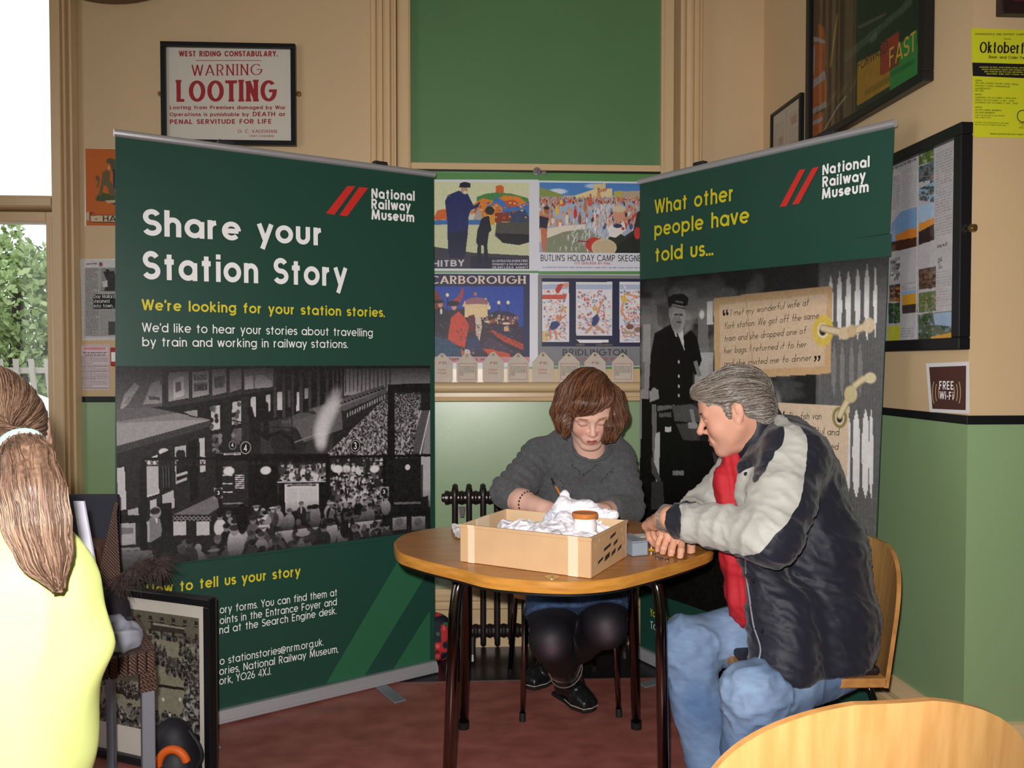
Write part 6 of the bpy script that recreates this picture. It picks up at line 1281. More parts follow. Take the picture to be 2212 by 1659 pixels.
# ================================================================== chairs
M_PLY = mat('varnished_ply', 'c89a60', rough=.25, c2='b88a50', vscale=4, stretch=(14, 14, 1.2), detail=6, coat=.4); M_PLYE = mat('ply_edge', 'c08a50', rough=.35, c2='a87640', vscale=30)
M_PAD = mat('black_seat_pad', '1b1718', rough=.45, bump=.3, bscale=400); M_CHB = mat('black_chrome', '2c2829', rough=.15, metal=.8)
def make_chair(name, label, M, legm, wd=.43, top=.80, seat=.46, back_lean=.045, group=None):
    t = thing(name, label, 'chair', M=M, group=group); hw = wd/2; th = .012
    # back shell: rounded top, gently curved in plan
    nu, nv = 49, 30; vs = []
    def bp(u, v, o):
        x = (u*2-1); z = seat-.03+(top-seat+.03)*v
        lim = 1 if v < .45 else math.sqrt(max(0, 1-((v-.45)/.56)**2.6)); xx = x*hw*max(lim, .0)
        y = .2+back_lean*v+.0*v*v-.045*(xx/hw)**2*(1)+.0
        return (xx, y+o, z)
    for o in (0, th):
        for j in range(nv):
            v = 1-(1-j/(nv-1))**1.6
            for i in range(nu): vs.append(bp(i/(nu-1), v, o))
    q = MB(); K = nu*nv
    idx = lambda s, j, i: s*K+j*nu+i
    fs = []; mi = []
    for j in range(nv-1):
        for i in range(nu-1):
            fs.append((idx(0, j, i), idx(0, j, i+1), idx(0, j+1, i+1), idx(0, j+1, i))); mi.append(0)
            fs.append((idx(1, j, i+1), idx(1, j, i), idx(1, j+1, i), idx(1, j+1, i+1))); mi.append(0)
        for i in (0, nu-1): fs.append((idx(0, j, i), idx(0, j+1, i), idx(1, j+1, i), idx(1, j, i))); mi.append(1)
    for i in range(nu-1):
        for j in (0, nv-1): fs.append((idx(0, j, i), idx(0, j, i+1), idx(1, j, i+1), idx(1, j, i))); mi.append(1)
    q.add(vs, fs); q.mi = mi; q.build('backrest', (M_PLY, M_PLYE), t, smooth=False)
    st = MB(); outline = [(-hw, .165), (-hw, -.16), (-hw+.04, -.2), (hw-.04, -.2), (hw, -.16), (hw, .165)]; st.cur = 0; st.slab(outline, seat-.03, seat-.005); st.build('seat', (M_PLYE,), t, bevel=.004)
    MB().slab([(x*.93, y*.93) for x, y in outline], seat-.005, seat+.018).build('seat_pad', M_PAD, t, bevel=.008, seg=3)
    for sx in (-1, 1):
        for sy, fy in ((-.15, -.2), (.14, .235)):
            leg(t, (sx*(hw-.12), sy*.8, seat-.042), (sx*(hw-.025), fy, 0), (sx*(hw-.04), sy, seat-.042), .0095, legm)
    MB().tube([(-hw+.1, -.12, seat-.042), (hw-.1, -.12, seat-.042)], .009, 8).tube([(-hw+.1, .11, seat-.042), (hw-.1, .11, seat-.042)], .009, 8).build('under_frame', legm, t)
    return t
M_CHR = mat('bright_chrome', '8a8380', rough=.12, metal=1)
RZ = lambda x, y, d: Matrix.Translation((x, y, 0)) @ Matrix.Rotation(math.radians(d), 4, 'Z')
make_chair('cafe_chair', 'plywood chair with chrome legs that the woman sits on', RZ(.19, 3.06, 6), M_CHR, wd=.40)
make_chair('cafe_chair', 'plywood chair with black seat pad that the man sits on', RZ(.80, 2.30, -88), M_CHB, top=.765, wd=.46)
make_chair('cafe_chair', 'plywood chair with rounded back, cut off at the bottom right of the photo', RZ(.492, 1.33, 187), M_CHB, top=.808, wd=.52, back_lean=.03)
# ================================================================== left foreground things
# framed photograph
A_ = PZ(196, 1622, 0); B2 = PZ(470, 1684, 0); FP = frame_from(A_, B2); wv = (B2-A_).length; x0, _ = FP.hit(170, 1400); _, z1 = FP.hit(472, 1291)
t, bk, of = framed('framed_photograph', 'large black framed old crowd photograph leaning at the left banner foot', FP, x0, wv, 0.004, z1, .024, .03)
MB().box(x0, wv, 0, .004, .004, z1).build('backing_board', mat('backing', '3a2f28', rough=.8), t, FP.M.copy())
a = FP.hit(254, 1320, of); b_ = FP.hit(432, 1575, of)
px1 = b_[0]; pz1 = FP.hit(432, 1336, of)[1]; pz0 = FP.hit(430, 1601, of)[1]; px0 = x0+.024+(wv-px1)*.75
c = Pic(FP, of, (px0, pz1, 0), (px1, pz0, 0), 260, '8d8c80')
def h4(col, *a_): c.poly(c.TT([(a_[i]*.3972, 1000+a_[i+1]*.3972) for i in range(0, len(a_), 2)]), col)
h4('66665c', 300, 700, 1110, 830, 1110, 960, 860, 920, 300, 860); h4('3a3a34', 820, 860, 1000, 890, 1000, 930, 820, 910); h4('9a9a90', 830, 868, 1000, 895, 1000, 903, 830, 880)
for i in range(9): x = 560+i*62; y = 800+(i*62)*.12; h4('2e2e2a', x, y, x+18, y+3, x+18, y+38, x, y+35); h4('b0b0a4', x+2, y+22, x+16, y+24, x+16, y+28, x+2, y+26); h4('2e2e2a', x, y+70, x+16, y+72, x+16, y+100, x, y+98)
h4('4c4c44', 640, 900, 830, 940, 830, 960, 740, 1000, 640, 985)
def hc(x0_, y0, x1_, y1, s0, s1, n_, sd, hi_=.6): X0, Y0 = c.T(x0_*.3972, 1000+y0*.3972); X1, Y1 = c.T(x1_*.3972, 1000+y1*.3972); crowd(c, X0, Y0, X1, Y1, s0, s1, n_, sd, .1, hi_, .1)
hc(830, 920, 1100, 970, 2, 2.4, 160, 1, .45); hc(840, 970, 900, 1080, 2.2, 3, 50, 2, .45); hc(970, 960, 1090, 1180, 2.2, 3, 130, 3, .45); hc(900, 1050, 1000, 1140, 2.6, 3, 60, 4, .45)
hc(300, 1120, 760, 1250, 3, 4, 170, 5); hc(300, 1230, 1090, 1500, 4, 7, 330, 6, .5); hc(1000, 1160, 1100, 1480, 3.5, 6, 90, 7); h4('1e1e1c', 860, 1200, 1000, 1220, 1000, 1235, 860, 1215)
for i in range(40): X, Y = c.T(random.uniform(300, 1090)*.3972, 1000+random.uniform(1250, 1540)*.3972); c.ell(X, Y, 3.2, 3.6, random.uniform(.6, .85))
c.noise(.06, 3); c.grain(.02); c.a = c.a*np.array([1, .99, .93]); c.done('printed_photograph', bk)
# wicker stool with a grey steel leg
M_WIC = bpy.data.materials.new('woven_wicker'); M_WIC.use_nodes = True; nt = M_WIC.node_tree; bs = nt.nodes['Principled BSDF']; bs.inputs['Roughness'].default_value = .55
tcn = nt.nodes.new('ShaderNodeTexCoord'); wn = nt.nodes.new('ShaderNodeTexWave'); wn.inputs['Scale'].default_value = 70; wn.inputs['Distortion'].default_value = 2.5; wn.bands_direction = 'DIAGONAL'; wn.inputs['Detail'].default_value = 2
cr = nt.nodes.new('ShaderNodeValToRGB'); cr.color_ramp.elements[0].color = (*lin('3c2a22'), 1); cr.color_ramp.elements[0].position = .25; cr.color_ramp.elements[1].color = (*lin('7e6052'), 1); bpn = nt.nodes.new('ShaderNodeBump'); bpn.inputs['Strength'].default_value = .8; bpn.inputs['Distance'].default_value = .004
nt.links.new(tcn.outputs['Object'], wn.inputs[0]); nt.links.new(wn.outputs['Fac'], cr.inputs[0]); nt.links.new(cr.outputs[0], bs.inputs['Base Color']); nt.links.new(wn.outputs['Fac'], bpn.inputs['Height']); nt.links.new(bpn.outputs[0], bs.inputs['Normal'])
M_GREY = mat('grey_steel', '8a8f9a', rough=.35, metal=.3)
k1 = P(334, 1402, 1.98); SM = Matrix.Translation((k1.x, k1.y, 0)) @ Matrix.Rotation(math.radians(32), 4, 'Z'); sz = k1.z
S_ = thing('wicker_stool', 'brown wicker stool with grey square legs holding a black hat, left foreground', 'stool', M=SM)
nb = 22
for i in range(nb):   # woven strands over the near rail
    x = -.45+.45*i/nb; MB().box(x+.001, x+.45/nb-.001, -.018, .012, sz-.05, sz+.001, Matrix.Translation((0, 0, random.uniform(-.002, .002)))).build('wicker_strand', M_WIC, S_, bevel=.004)
for i in range(16):
    y = .3*i/16; MB().box(-.028, .002, y+.012, y+.3/16+.01, sz-.05, sz+.001).build('wicker_strand', M_WIC, S_, bevel=.004)
MB().box(-.45, -.02, .0, .3, sz-.03, sz-.004).build('seat_panel', M_WIC, S_, bevel=.004)
for x, y in ((-.032, -.014), (-.44, -.014), (-.44, .27), (-.30, .27)): MB().box(x, x+.03, y, y+.03, 0, sz-.05).build('leg', M_GREY, S_, bevel=.003)
for k in range(4): MB().box(-.036, .002, -.019, .02, sz-.097+k*.012, sz-.0855+k*.012).build('wicker_wrap', M_WIC, S_, bevel=.003)
# black hat with net and feather
hc_ = P(232, 1345, 2.02); HT = thing('black_hat', 'black hat with pale net and dark feather plume on the wicker stool', 'hat', (hc_.x, hc_.y, sz+.001))
M_FELT = mat('black_felt', '25222a', rough=.8)
lump('crown', '', '', None, [((-.01, 0, .075), (.06, .07, .065)), ((-.03, 0, .05), (.06, .07, .05))], .006, M_FELT, parent=HT, amp=.004)
lump('bow', '', '', None, [((.052, -.03, .066), (.013, .008, .009)), ((.072, -.03, .073), (.009, .006, .006))], .004, M_FELT, parent=HT, k=.006)
M_NET = mat('pale_net', 'b4b8c6', rough=.6, alpha=.6); S2 = Sdf((-.16, -.16, -.02), (.16, .12, .12), .0035); S2.ell((.015, -.04, .03), (.05, .05, .048), k=.02).ell((.055, -.04, .025), (.035, .04, .032), k=.01); V, F = S2.mesh(1); N = vnormals(V, F)
V = V+N*((1-2*np.abs(vnoise(V*35+2, 5)-.5))**2*.014)[:, None]; V[:, 2] = np.maximum(V[:, 2], .001); npmesh(V, F, 'net_veil', M_NET, HT, smooth=True)
fq = [P(x, y, 2.02)-Vector((hc_.x, hc_.y, sz+.001)) for x, y in ((222, 1300), (240, 1262), (268, 1236), (300, 1218), (330, 1218), (340, 1226))]; sp_ = smooth_path(fq, 6); q = MB(); q.tube(sp_, [.003]*len(sp_), 6)
rq = random.Random(4)
for i in range(330):
    j = rq.randint(3, len(sp_)-1); b0 = sp_[j]; l = .03+.05*rq.random(); dr = Vector((rq.uniform(-.1, .7), rq.uniform(-.5, .5), rq.uniform(-1, .15))).normalized(); e = b0+dr*l; mpt = b0+dr*l*.5+Vector((.008, 0, .006)); q.tube([b0, mpt, e], [.0011, .0009, .0003], 3, False)
o = q.build('feather', mat('dark_feather', '35231f', rough=.7), HT)
# white board, dark panel, wicker cone, brown box behind the hat
w3 = [P(158, 1083, 1.62), P(180, 1083, 1.62), P(214, 1270, 1.62), P(188, 1270, 1.62)]; base_ = w3[3].copy()
mbp = MB(); mbp.add([(p_-base_+Vector((0, dy, 0)))[:] for dy in (0, .006) for p_ in w3], [(0, 1, 2, 3), (7, 6, 5, 4), (0, 4, 5, 1), (1, 5, 6, 2), (2, 6, 7, 3), (3, 7, 4, 0)])
WB = thing('white_board', 'narrow white board leaning beside the woman in the yellow vest', 'board', base_); mbp.build('panel', mat('white_board_face', 'dcdcee', rough=.4), WB)
DP = PZ(150, 1650, 0); DP = P(205, 1130, 2.35); DT = thing('dark_display_panel', 'charcoal display panel behind the white board at left', 'panel', (DP.x, 2.35, 0))
zt_ = P(205, 1069, 2.35).z; x0_ = P(120, 1069, 2.35).x-DP.x; x1_ = P(253, 1069, 2.35).x-DP.x
MB().box(x0_, x1_, 0, .02, .62, zt_).build('fabric_face', mat('charcoal_fabric', '2b2c36', rough=.8, var=.15, vscale=12), DT, bevel=.005)
MB().box(x0_+.02, x0_+.04, 0, .02, 0, .62).box(x1_-.04, x1_-.02, 0, .02, 0, .62).build('stand', M_GREY, DT)
tag(MB().box(-.06, .06, -.05, .05, 0, .15).build('brown_box', mat('brown_board', '5a3c30', rough=.6), None, Matrix.Translation((P(226, 1200, 2.3).x, 2.2, P(226, 1266, 2.3).z-.0)), bevel=.01), 'small brown box standing on the wicker stool behind the hat', 'box')
CN = thing('wicker_cone', 'tall narrow striped wicker cone beside the left banner edge', 'basket', (P(240, 1270, 2.12).x, 2.12, P(240, 1276, 2.12).z))
zt_ = P(252, 1085, 2.12).z-CN.location.z; xa = P(212, 1268, 2.12).x-CN.location.x; xb_ = P(262, 1268, 2.12).x-CN.location.x; nr = 34
for i in range(nr):
    t0, t1 = i/nr, (i+.92)/nr; f_ = lambda t: (xa+(.012-xa)*t, xb_+(.016-xb_)*t); a0, a1 = f_(t0), f_(t1)
    MB().add([(a0[0], -.02*(1-t0), zt_*t0), (a0[1], 0, zt_*t0), (a0[0]+.01, .03*(1-t0), zt_*t0), (a1[0], -.02*(1-t1), zt_*t1), (a1[1], 0, zt_*t1), (a1[0]+.01, .03*(1-t1), zt_*t1)], [(0, 1, 4, 3), (1, 2, 5, 4), (2, 0, 3, 5), (0, 2, 1), (3, 4, 5)]).build('woven_band', M_WIC, CN)
# backpack
bp0 = P(352, 1640, 2.2); BP = thing('backpack', 'black backpack with orange-lined pocket on the floor by the framed photograph', 'backpack', (bp0.x-.03, 2.36, 0))
M_NYL = mat('black_nylon', '1d1d24', rough=.6, bump=.1, bscale=60)
lump('body', '', '', None, [((-.005, .0, .10), (.066, .055, .12)), ((-.01, 0, .06), (.075, .06, .08)), ((-.02, 0, .16), (.05, .045, .055))], .006, M_NYL, parent=BP, amp=.004, cut=((0, 0, .001), (0, 0, -1)))
lump('front_pocket', '', '', None, [((.012, -.052, .07), (.05, .035, .085)), ((.012, -.055, .03), (.055, .035, .05))], .005, mat('grey_nylon', '33353a', rough=.6), parent=BP, amp=.002, cut=((0, 0, .001), (0, 0, -1)))
q = MB(); ring = []
for i in range(13):
    a_ = PI*(i/12)*.92; ring.append((.022-.042*math.cos(a_)*1.0, -.078, .118+.052*math.sin(a_)*(1)))
q.tube(smooth_path(ring, 3), [.004]+[.012]*(len(smooth_path(ring, 3))-2)+[.003], 8); q.build('orange_lining', mat('orange_nylon', 'e0641c', rough=.5), BP, smooth=True)
MB().tube(smooth_path([(.045, -.02, .2), (.078, -.03, .16), (.085, -.03, .12), (.062, -.03, .085)], 6), .006, 8).build('strap', M_NYL, BP, smooth=True)
# ================================================================== people
M_SKIN = mat('skin', attr='Col', rough=.48, spec=.4, bump=.03, bscale=350)
bs_ = M_SKIN.node_tree.nodes['Principled BSDF']; bs_.inputs['Subsurface Weight'].default_value = .12; bs_.inputs['Subsurface Radius'].default_value = (.012, .005, .003); bs_.inputs['Subsurface Scale'].default_value = .5
M_HAIR = mat('hair_strands', attr='Col', rough=.38, spec=.5)
def inpoly(x, z, poly):
    ins = np.zeros(x.shape, bool); n = len(poly)
    for i in range(n):
        x0, y0 = poly[i]; x1, y1 = poly[(i+1) % n]
        if y0 == y1: continue
        ins ^= ((z >= min(y0, y1)) & (z < max(y0, y1))) & (x < (x1-x0)*(z-y0)/(y1-y0)+x0)
    return ins
def xz(px, Y): return [(P(a, b, Y).x, P(a, b, Y).z) for a, b in px]
def join(parts):
    V = []; F = []; C_ = []; n = 0
    for v, f, c in parts: V.append(v); F.append(f+n); C_.append(c); n += len(v)
    return np.concatenate(V), np.concatenate(F), np.concatenate(C_)
def head_sdf(S, M, age=0, sc=1.0, jaw=1.0, nose=1.0, ears=(1, 1), neck=None, rneck=.052):
    R = M.to_3x3(); Rn = np.array(R); T = lambda *p_: M @ (Vector(p_)*sc)
    E = lambda c, r, k=.012, op='add', rot=None: S.ell(T(*c), [q*sc for q in r], rot=Rn if rot is None else np.array(R @ rot.to_matrix()), k=k, op=op)
    Cp = lambda a, b, ra, rb, k=.01, op='add': S.cap(T(*a), T(*b), ra*sc, rb*sc, k, op)
    E((0, .014, .028), (.076, .094, .086)); E((0, -.030, -.035), (.058*jaw, .058, .072), .03)
    E((0, -.052, .035), (.058, .034, .045), .03)
    for s_ in (-1, 1):
        Cp((s_*.054*jaw, .0, -.045), (s_*.018, -.066, -.098), .020, .018, .028); E((s_*.036, -.062, -.032), (.024, .02, .024), .022)
        Cp((s_*.012, -.084, .019), (s_*.045, -.074, .017), .010, .008, .014)
    E((0, -.073, -.100), (.021, .016, .015), .016)
    for s_ in (-1, 1): E((s_*.030, -.097, .001), (.017, .013, .011), .012, 'sub'); E((s_*.030, -.0765, .001), (.0145, .0135, .0120), .0035)
    Cp((0, -.085, .012), (0, -.1045*nose, -.026), .0068, .0098, .010)
    E((0, -.1045*nose, -.029), (.0105, .0100, .0095), .006)
    for s_ in (-1, 1): E((s_*.0115, -.094, -.033), (.0075, .0105, .0070), .006)
    E((0, -.0835, -.063), (.030, .012, .020), .014)
    for s_ in (-1, 1): Cp((0, -.0945, -.0605), (s_*.018, -.085, -.0645), .0042, .0026, .004); Cp((0, -.0935, -.0710), (s_*.014, -.086, -.0680), .0060, .0032, .004)
    Cp((-.022, -.0955, -.0655), (.022, -.0955, -.0655), .0016, .0016, .0025, 'sub')
    for s_, on in zip((-1, 1), ears):
        if on:
            r_ = Euler((math.radians(-14), 0, math.radians(-s_*22)))
            E((s_*.079, .012, -.004), (.0075, .019, .031), .006, rot=r_); E((s_*.089, .006, .001), (.0095, .0105, .019), .003, 'sub', rot=r_); E((s_*.086, .012, .004), (.0030, .0070, .014), .002, rot=r_); E((s_*.078, .004, -.030), (.007, .008, .011), .006)
    if neck is not None: S.cap(T(0, .022, -.055), neck, .054*sc, rneck, .03)
def head_col(V, M, sc, skin, lip, cheek, brow, lid=None, iris=None, side=None, stubble=None):
    Mi = np.array(M.inverted()); L_ = (V @ Mi[:3, :3].T+Mi[:3, 3])/sc; x, y, z = L_[:, 0], L_[:, 1], L_[:, 2]
    c = np.tile(C3(skin), (len(V), 1))
    def blend(w_, col): c[:] = c*(1-w_[:, None])+C3(col)*w_[:, None]
    f = (y < -.04)
    for s_ in (-1, 1): blend(.55*np.exp(-(((x-s_*.036)/.02)**2+((z+.03)/.02)**2))*f, cheek)
    blend(.45*np.exp(-((x/.012)**2+((z+.03)/.012)**2))*(y < -.09), cheek)
    if stubble: blend(.4*ss(-z, .045, .075)*f, stubble)
    blend(ss(1-np.maximum(np.abs(x)/.019, np.abs(z+.0665)/(.0098*(1-.35*np.abs(x)/.02))), .0, .3)*(y < -.076), lip)
    blend(ss(1-np.abs(z+.0655)/.0016, 0, .6)*(np.abs(x) < .016)*(y < -.08), '6a3634')
    for s_ in (-1, 1):
        u = s_*x; blend(.9*ss(1-np.maximum(np.abs(u-.031)/.02, np.abs(z-(.0195+.003*np.sin(u*60)))/.0042), 0, .5)*(y < -.06), brow)
        if lid: blend(.6*np.exp(-(((u-.030)/.014)**2+((z-.002)/.008)**2))*f, lid); blend(.8*ss(1-np.abs(z-(-.0065+.25*(u-.03)**2/.02))/.0017, 0, .6)*(np.abs(u-.030) < .0145)*(y < -.07), '5c4038')
        if iris:
            e = np.maximum(np.abs(u-.030)/.011, np.abs(z-.0005)/.0030); blend(ss(1-e, 0, .3)*(y < -.075), 'b09a90'); blend(ss(1-np.hypot(u-.030, z-.0005)/.0048, 0, .3)*(y < -.08), iris)
            blend(.8*ss(1-np.abs(z-.0052)/.0014, 0, .6)*(np.abs(u-.030) < .014)*(y < -.07), '3c2c28')
    return c
def hand(S, W_, d, n, fingers, thumb, sc=1.0, k=.006, side=1, rw=.026):
    """W_ wrist, d towards the fingers, n out of the back of the hand; fingers: 4 lists of three bend angles (deg) + spread; side +1: thumb at +d x n"""
    W_ = Vector(W_); d = Vector(d).normalized(); n = Vector(n); n = (n-d*n.dot(d)).normalized(); s_ = d.cross(n)*side
    tips = []
    kn = []
    for i, (off, ln) in enumerate(((.027, .088), (.009, .092), (-.009, .088), (-.025, .080))):
        kp = W_+(d*ln+s_*off-n*(.004*abs(i-1.2)))*sc; kn.append(kp)
        S.cap(W_+(d*.012+s_*off*.55)*sc, kp, .0145*sc, .0125*sc, .012)
    S.cap(W_-d*.03, W_+d*.015*sc, rw*sc, .024*sc, .012)
    S.cap(kn[0]*.6+W_*.4-n*.006*sc, kn[3]*.6+W_*.4-n*.006*sc, .016*sc, .013*sc, .01)
    for i, (b_, L_) in enumerate(zip(fingers, ((.043, .026, .021), (.047, .029, .022), (.043, .027, .022), (.034, .021, .019)))):
        p_ = kn[i]; a = 0; sp = math.radians(b_[3]) if len(b_) > 3 else 0; base = (d*math.cos(sp)+s_*math.sin(sp)).normalized(); rr = (.0098, .0098, .0094, .0084)[i]*sc
        S.ell(p_, (.0118*sc,)*3, k=.006)
        for j in range(3):
            a += math.radians(b_[j]); q = p_+(base*math.cos(a)-n*math.sin(a))*L_[j]*sc
            r0 = rr*(1-.06*j); r1 = rr*(1-.06*(j+1)-.03); S.cap(p_, q, r0, r1, .0025 if j else .005); S.ell(q, (r1*1.06,)*3, k=.002); p_ = q
        nd = (base*math.cos(a)-n*math.sin(a)); nn_ = (n*math.cos(a)+base*math.sin(a)); tips.append((p_, nd, nn_, rr))
    p_ = W_+(d*.022+s_*.022-n*.006)*sc
    for j, (dx, L_, r0, r1) in enumerate(zip(thumb, (.040, .034, .027), (.0165, .0125, .0105), (.0125, .0105, .0088))):
        q = p_+(d*dx[0]+s_*dx[1]-n*dx[2]).normalized()*L_*sc; S.cap(p_, q, r0*sc, r1*sc, .008 if j == 0 else .003); p_ = q
    tips.append((p_, (d*thumb[2][0]+s_*thumb[2][1]-n*thumb[2][2]).normalized(), s_, .0095*sc)); return tips
def skincol(V, skin, pink, tips=(), amt=.5):
    c = np.tile(C3(skin), (len(V), 1)); nz = vnoise(V*45, 3); c = c*(1-(.12*nz)[:, None])+C3(pink)*(.12*nz)[:, None]
    for p_, nd, nn_, rr in tips:
        w_ = amt*np.exp(-((V-np.array(p_))**2).sum(1)/(.018**2)); c = c*(1-w_[:, None])+C3(pink)*w_[:, None]
        q = np.array(p_+nn_*rr*.9-nd*.001); dd = V-q; w2 = ss(-np.linalg.norm(dd*1.0, axis=1), -.0095, -.0065)[:, None]*.85; c = c*(1-w2)+C3('f2d6cc')*w2
    return c
def person(name_loc, label): return thing('person', label, 'person', name_loc)
def part(V, F, name, m, t, col=None, smooth=True):
    o = npmesh(V-np.array(t.location), F, name, m, t, col, smooth); return o
def onsurf(V, px):
    out = []
    for x, y in px:
        dr = np.array(ray(x, y).normalized()); D = V-A3(EYE); t = D @ dr; off = np.linalg.norm(D-t[:, None]*dr, axis=1); j = np.where(off < .012)[0]
        if len(j): out.append(Vector(V[j[np.argmin(t[j])]]-dr*.001))
    return out
def box_of(pts, mg): a = np.array([A3(p_) for p_ in pts]); return a.min(0)-mg, a.max(0)+mg
# ------------------------------------------------------------------ the woman writing
WO = person((.2, 2.9, 0), 'seated woman with auburn bob in grey knitted jumper bending over the table')
WS = 1.0; hc_w = P(1271, 882, 2.75)
MH = Matrix.Translation(hc_w) @ Matrix.Rotation(math.radians(3), 4, 'Z') @ Matrix.Rotation(math.radians(-3), 4, 'Y') @ Matrix.Rotation(math.radians(33), 4, 'X')
nb_ = P(1275, 985, 2.86)
lo, hi = box_of([hc_w, nb_], .17); S = Sdf(lo, hi, .0026); head_sdf(S, MH, neck=nb_, rneck=.056, sc=1.03, jaw=1.0); S.ell(nb_-Vector((0, -.025, .03)), (.08, .045, .035), k=.03)
V, F = S.mesh(2); HV = (V, F, head_col(V, MH, 1.03, 'e6b9a6', 'c46c66', 'de9488', '9a6a4c', lid='d09c90'))
SKW, PKW = 'e6b9a6', 'dd9a8c'
RSh, LSh = P(1166, 985, 2.90), P(1332, 992, 2.90); REl, LEl = P(1098, 1072, 2.78), P(1356, 1098, 2.80); RWr = P(1170, 1096, 2.62); LWr = P(1290, 1105, 2.60)
lo, hi = box_of([REl, RWr, P(1215, 1095, 2.5)], .07); S = Sdf(lo, hi, .0032); S.cap(RSh.lerp(REl, .75), REl, .045, .043, .02).cap(REl, REl.lerp(RWr, .45), .044, .038, .02).cap(REl.lerp(RWr, .45), RWr, .038, .026, .02)
tw = hand(S, RWr, (RWr-REl)+Vector((.02, -.02, .0)), (-.2, -.5, .8), [(40, 55, 30, 4), (50, 55, 35), (58, 55, 35), (62, 55, 35, -4)], [(.8, .3, .6), (.9, -.1, .5), (.8, -.3, .5)], .92, side=-1, rw=.027)
V, F = S.mesh(2); A1 = (V, F, skincol(V, SKW, PKW, tw))
lo, hi = box_of([LEl, LWr, P(1262, 1090, 2.55)], .08); S = Sdf(lo, hi, .0034); S.cap(LEl, LWr, .042, .027, .02)
tw = hand(S, LWr, (-.9, -.3, .12), (.1, -.3, .95), [(10, 25, 15, 4), (14, 25, 15), (18, 25, 15), (22, 25, 15, -4)], [(.6, .7, .3), (.9, .3, .2), (.9, .1, .2)], .92, side=1)
V, F = S.mesh(2); A2 = (V, F, skincol(V, SKW, PKW, tw))
# inner body under the clothes so that head, arms and trunk are one figure
PEL = P(1242, 1225, 3.08); CHE = P(1248, 1040, 2.95)
S = Sdf(*box_of([RSh, LSh, PEL, CHE], .16), .012); S.cap(CHE+Vector((0, .03, -.03)), PEL, .07, .09, .03).cap(RSh, LSh, .036, .036, .03).cap(RSh, REl, .042, .036, .03).cap(LSh, LEl, .042, .036, .03).cap(nb_, CHE+Vector((0, .03, -.03)), .045, .06, .03)
V, F = S.mesh(1); A0 = (V, F, np.tile(C3(SKW), (len(V), 1)))
V, F, C_ = join([HV, A1, A2, A0]); part(V, F, 'body', M_SKIN, WO, C_)
# jumper
S = Sdf(*box_of([RSh, LSh, PEL, REl, LEl, P(1392, 1110, 2.75)], .12), .0065)
S.ell(CHE+Vector((0, .0, .0)), (.155, .115, .12), k=.05).ell(P(1244, 1110, 2.96), (.15, .125, .13), k=.05).cap(P(1240, 1130, 3.0), PEL, .145, .16, .05)
S.cap(RSh, LSh, .062, .062, .05).cap(P(1215, 952, 2.9), P(1315, 955, 2.9), .05, .048, .04)
for s_ in (-.075, .065): S.ell(CHE+Vector((s_, -.085, -.04)), (.066, .055, .062), k=.04)
S.cap(RSh, RSh.lerp(REl, .6), .064, .062, .03).cap(RSh.lerp(REl, .6), REl+Vector((-.004, 0, .014)), .062, .058, .02).cap(REl+Vector((-.004, 0, .014)), REl.lerp(RWr, .16)+Vector((0, 0, .008)), .056, .052, .015)
S.cap(LSh, LSh.lerp(LEl, .6), .064, .062, .03).cap(LSh.lerp(LEl, .6), LEl, .062, .058, .02).cap(LEl, LEl.lerp(LWr, .5), .056, .048, .015)
# neckline scoop
S.cap(P(1232, 1004, 2.86), P(1330, 1006, 2.86), .062, .062, .04); S.ell(P(1283, 950, 2.79), (.050, .08, .050), k=.008, op='sub'); S.cap(P(1279, 945, 2.87), P(1274, 905, 2.78), .056, .062, .010, 'sub')
V, F = S.mesh(2); N = vnormals(V, F)
def slv(V, a, b, fr, amp, r=.09, ph=0):
    a = A3(a); b = A3(b); ab = b-a; L_ = np.linalg.norm(ab); u = ab/L_; t = (V-a) @ u; d = np.linalg.norm((V-a)-t[:, None]*u, axis=1); m = ss(-d, -r*1.15, -r*.8)*ss(t, -.03, .03)*ss(-t, -L_-.04, -L_+.0)
    return m*amp*(1-2*np.abs(np.sin(t*fr+ph+3*vnoise(V*14, 5))))
V = V+N*((fbm(V*10, 4)-.5)*.010+slv(V, RSh, REl, 95, .0038)+slv(V, LSh, LEl, 95, .0035))[:, None]
cc = np.tile(C3('56585c'), (len(V), 1)); n_ = vnoise(V*140, 9); cc *= (.86+.28*n_)[:, None]
M_KNIT = mat('grey_knit', attr='Col', rough=.85, bump=.5, bscale=330, stretch=(1, 1, .45), sheen=.2)
nt = M_KNIT.node_tree; wv_ = nt.nodes.new('ShaderNodeTexWave'); wv_.inputs['Scale'].default_value = 75; wv_.inputs['Distortion'].default_value = 1.2; tk = nt.nodes.new('ShaderNodeTexCoord'); nt.links.new(tk.outputs['Object'], wv_.inputs[0])
bk_ = nt.nodes.new('ShaderNodeBump'); bk_.inputs['Strength'].default_value = .6; bk_.inputs['Distance'].default_value = .004; pb_ = nt.nodes['Principled BSDF']; old = pb_.inputs['Normal'].links[0].from_socket; nt.links.new(old, bk_.inputs['Normal']); nt.links.new(wv_.outputs['Fac'], bk_.inputs['Height']); nt.links.new(bk_.outputs[0], pb_.inputs['Normal'])
JU = part(V, F, 'jumper', M_KNIT, WO, cc)
rim = [q-Vector(WO.location) for q in onsurf(V, [(1282+40*math.cos(math.radians(a)), 955+34*math.sin(math.radians(a))) for a in range(5, 178, 12)])]
if len(rim) > 4: MB().tube(smooth_path(rim, 3), .006, 8).build('ribbed_neckband', mat('neckband_knit', '56585c', rough=.85, bump=.4, bscale=300), WO, smooth=True)
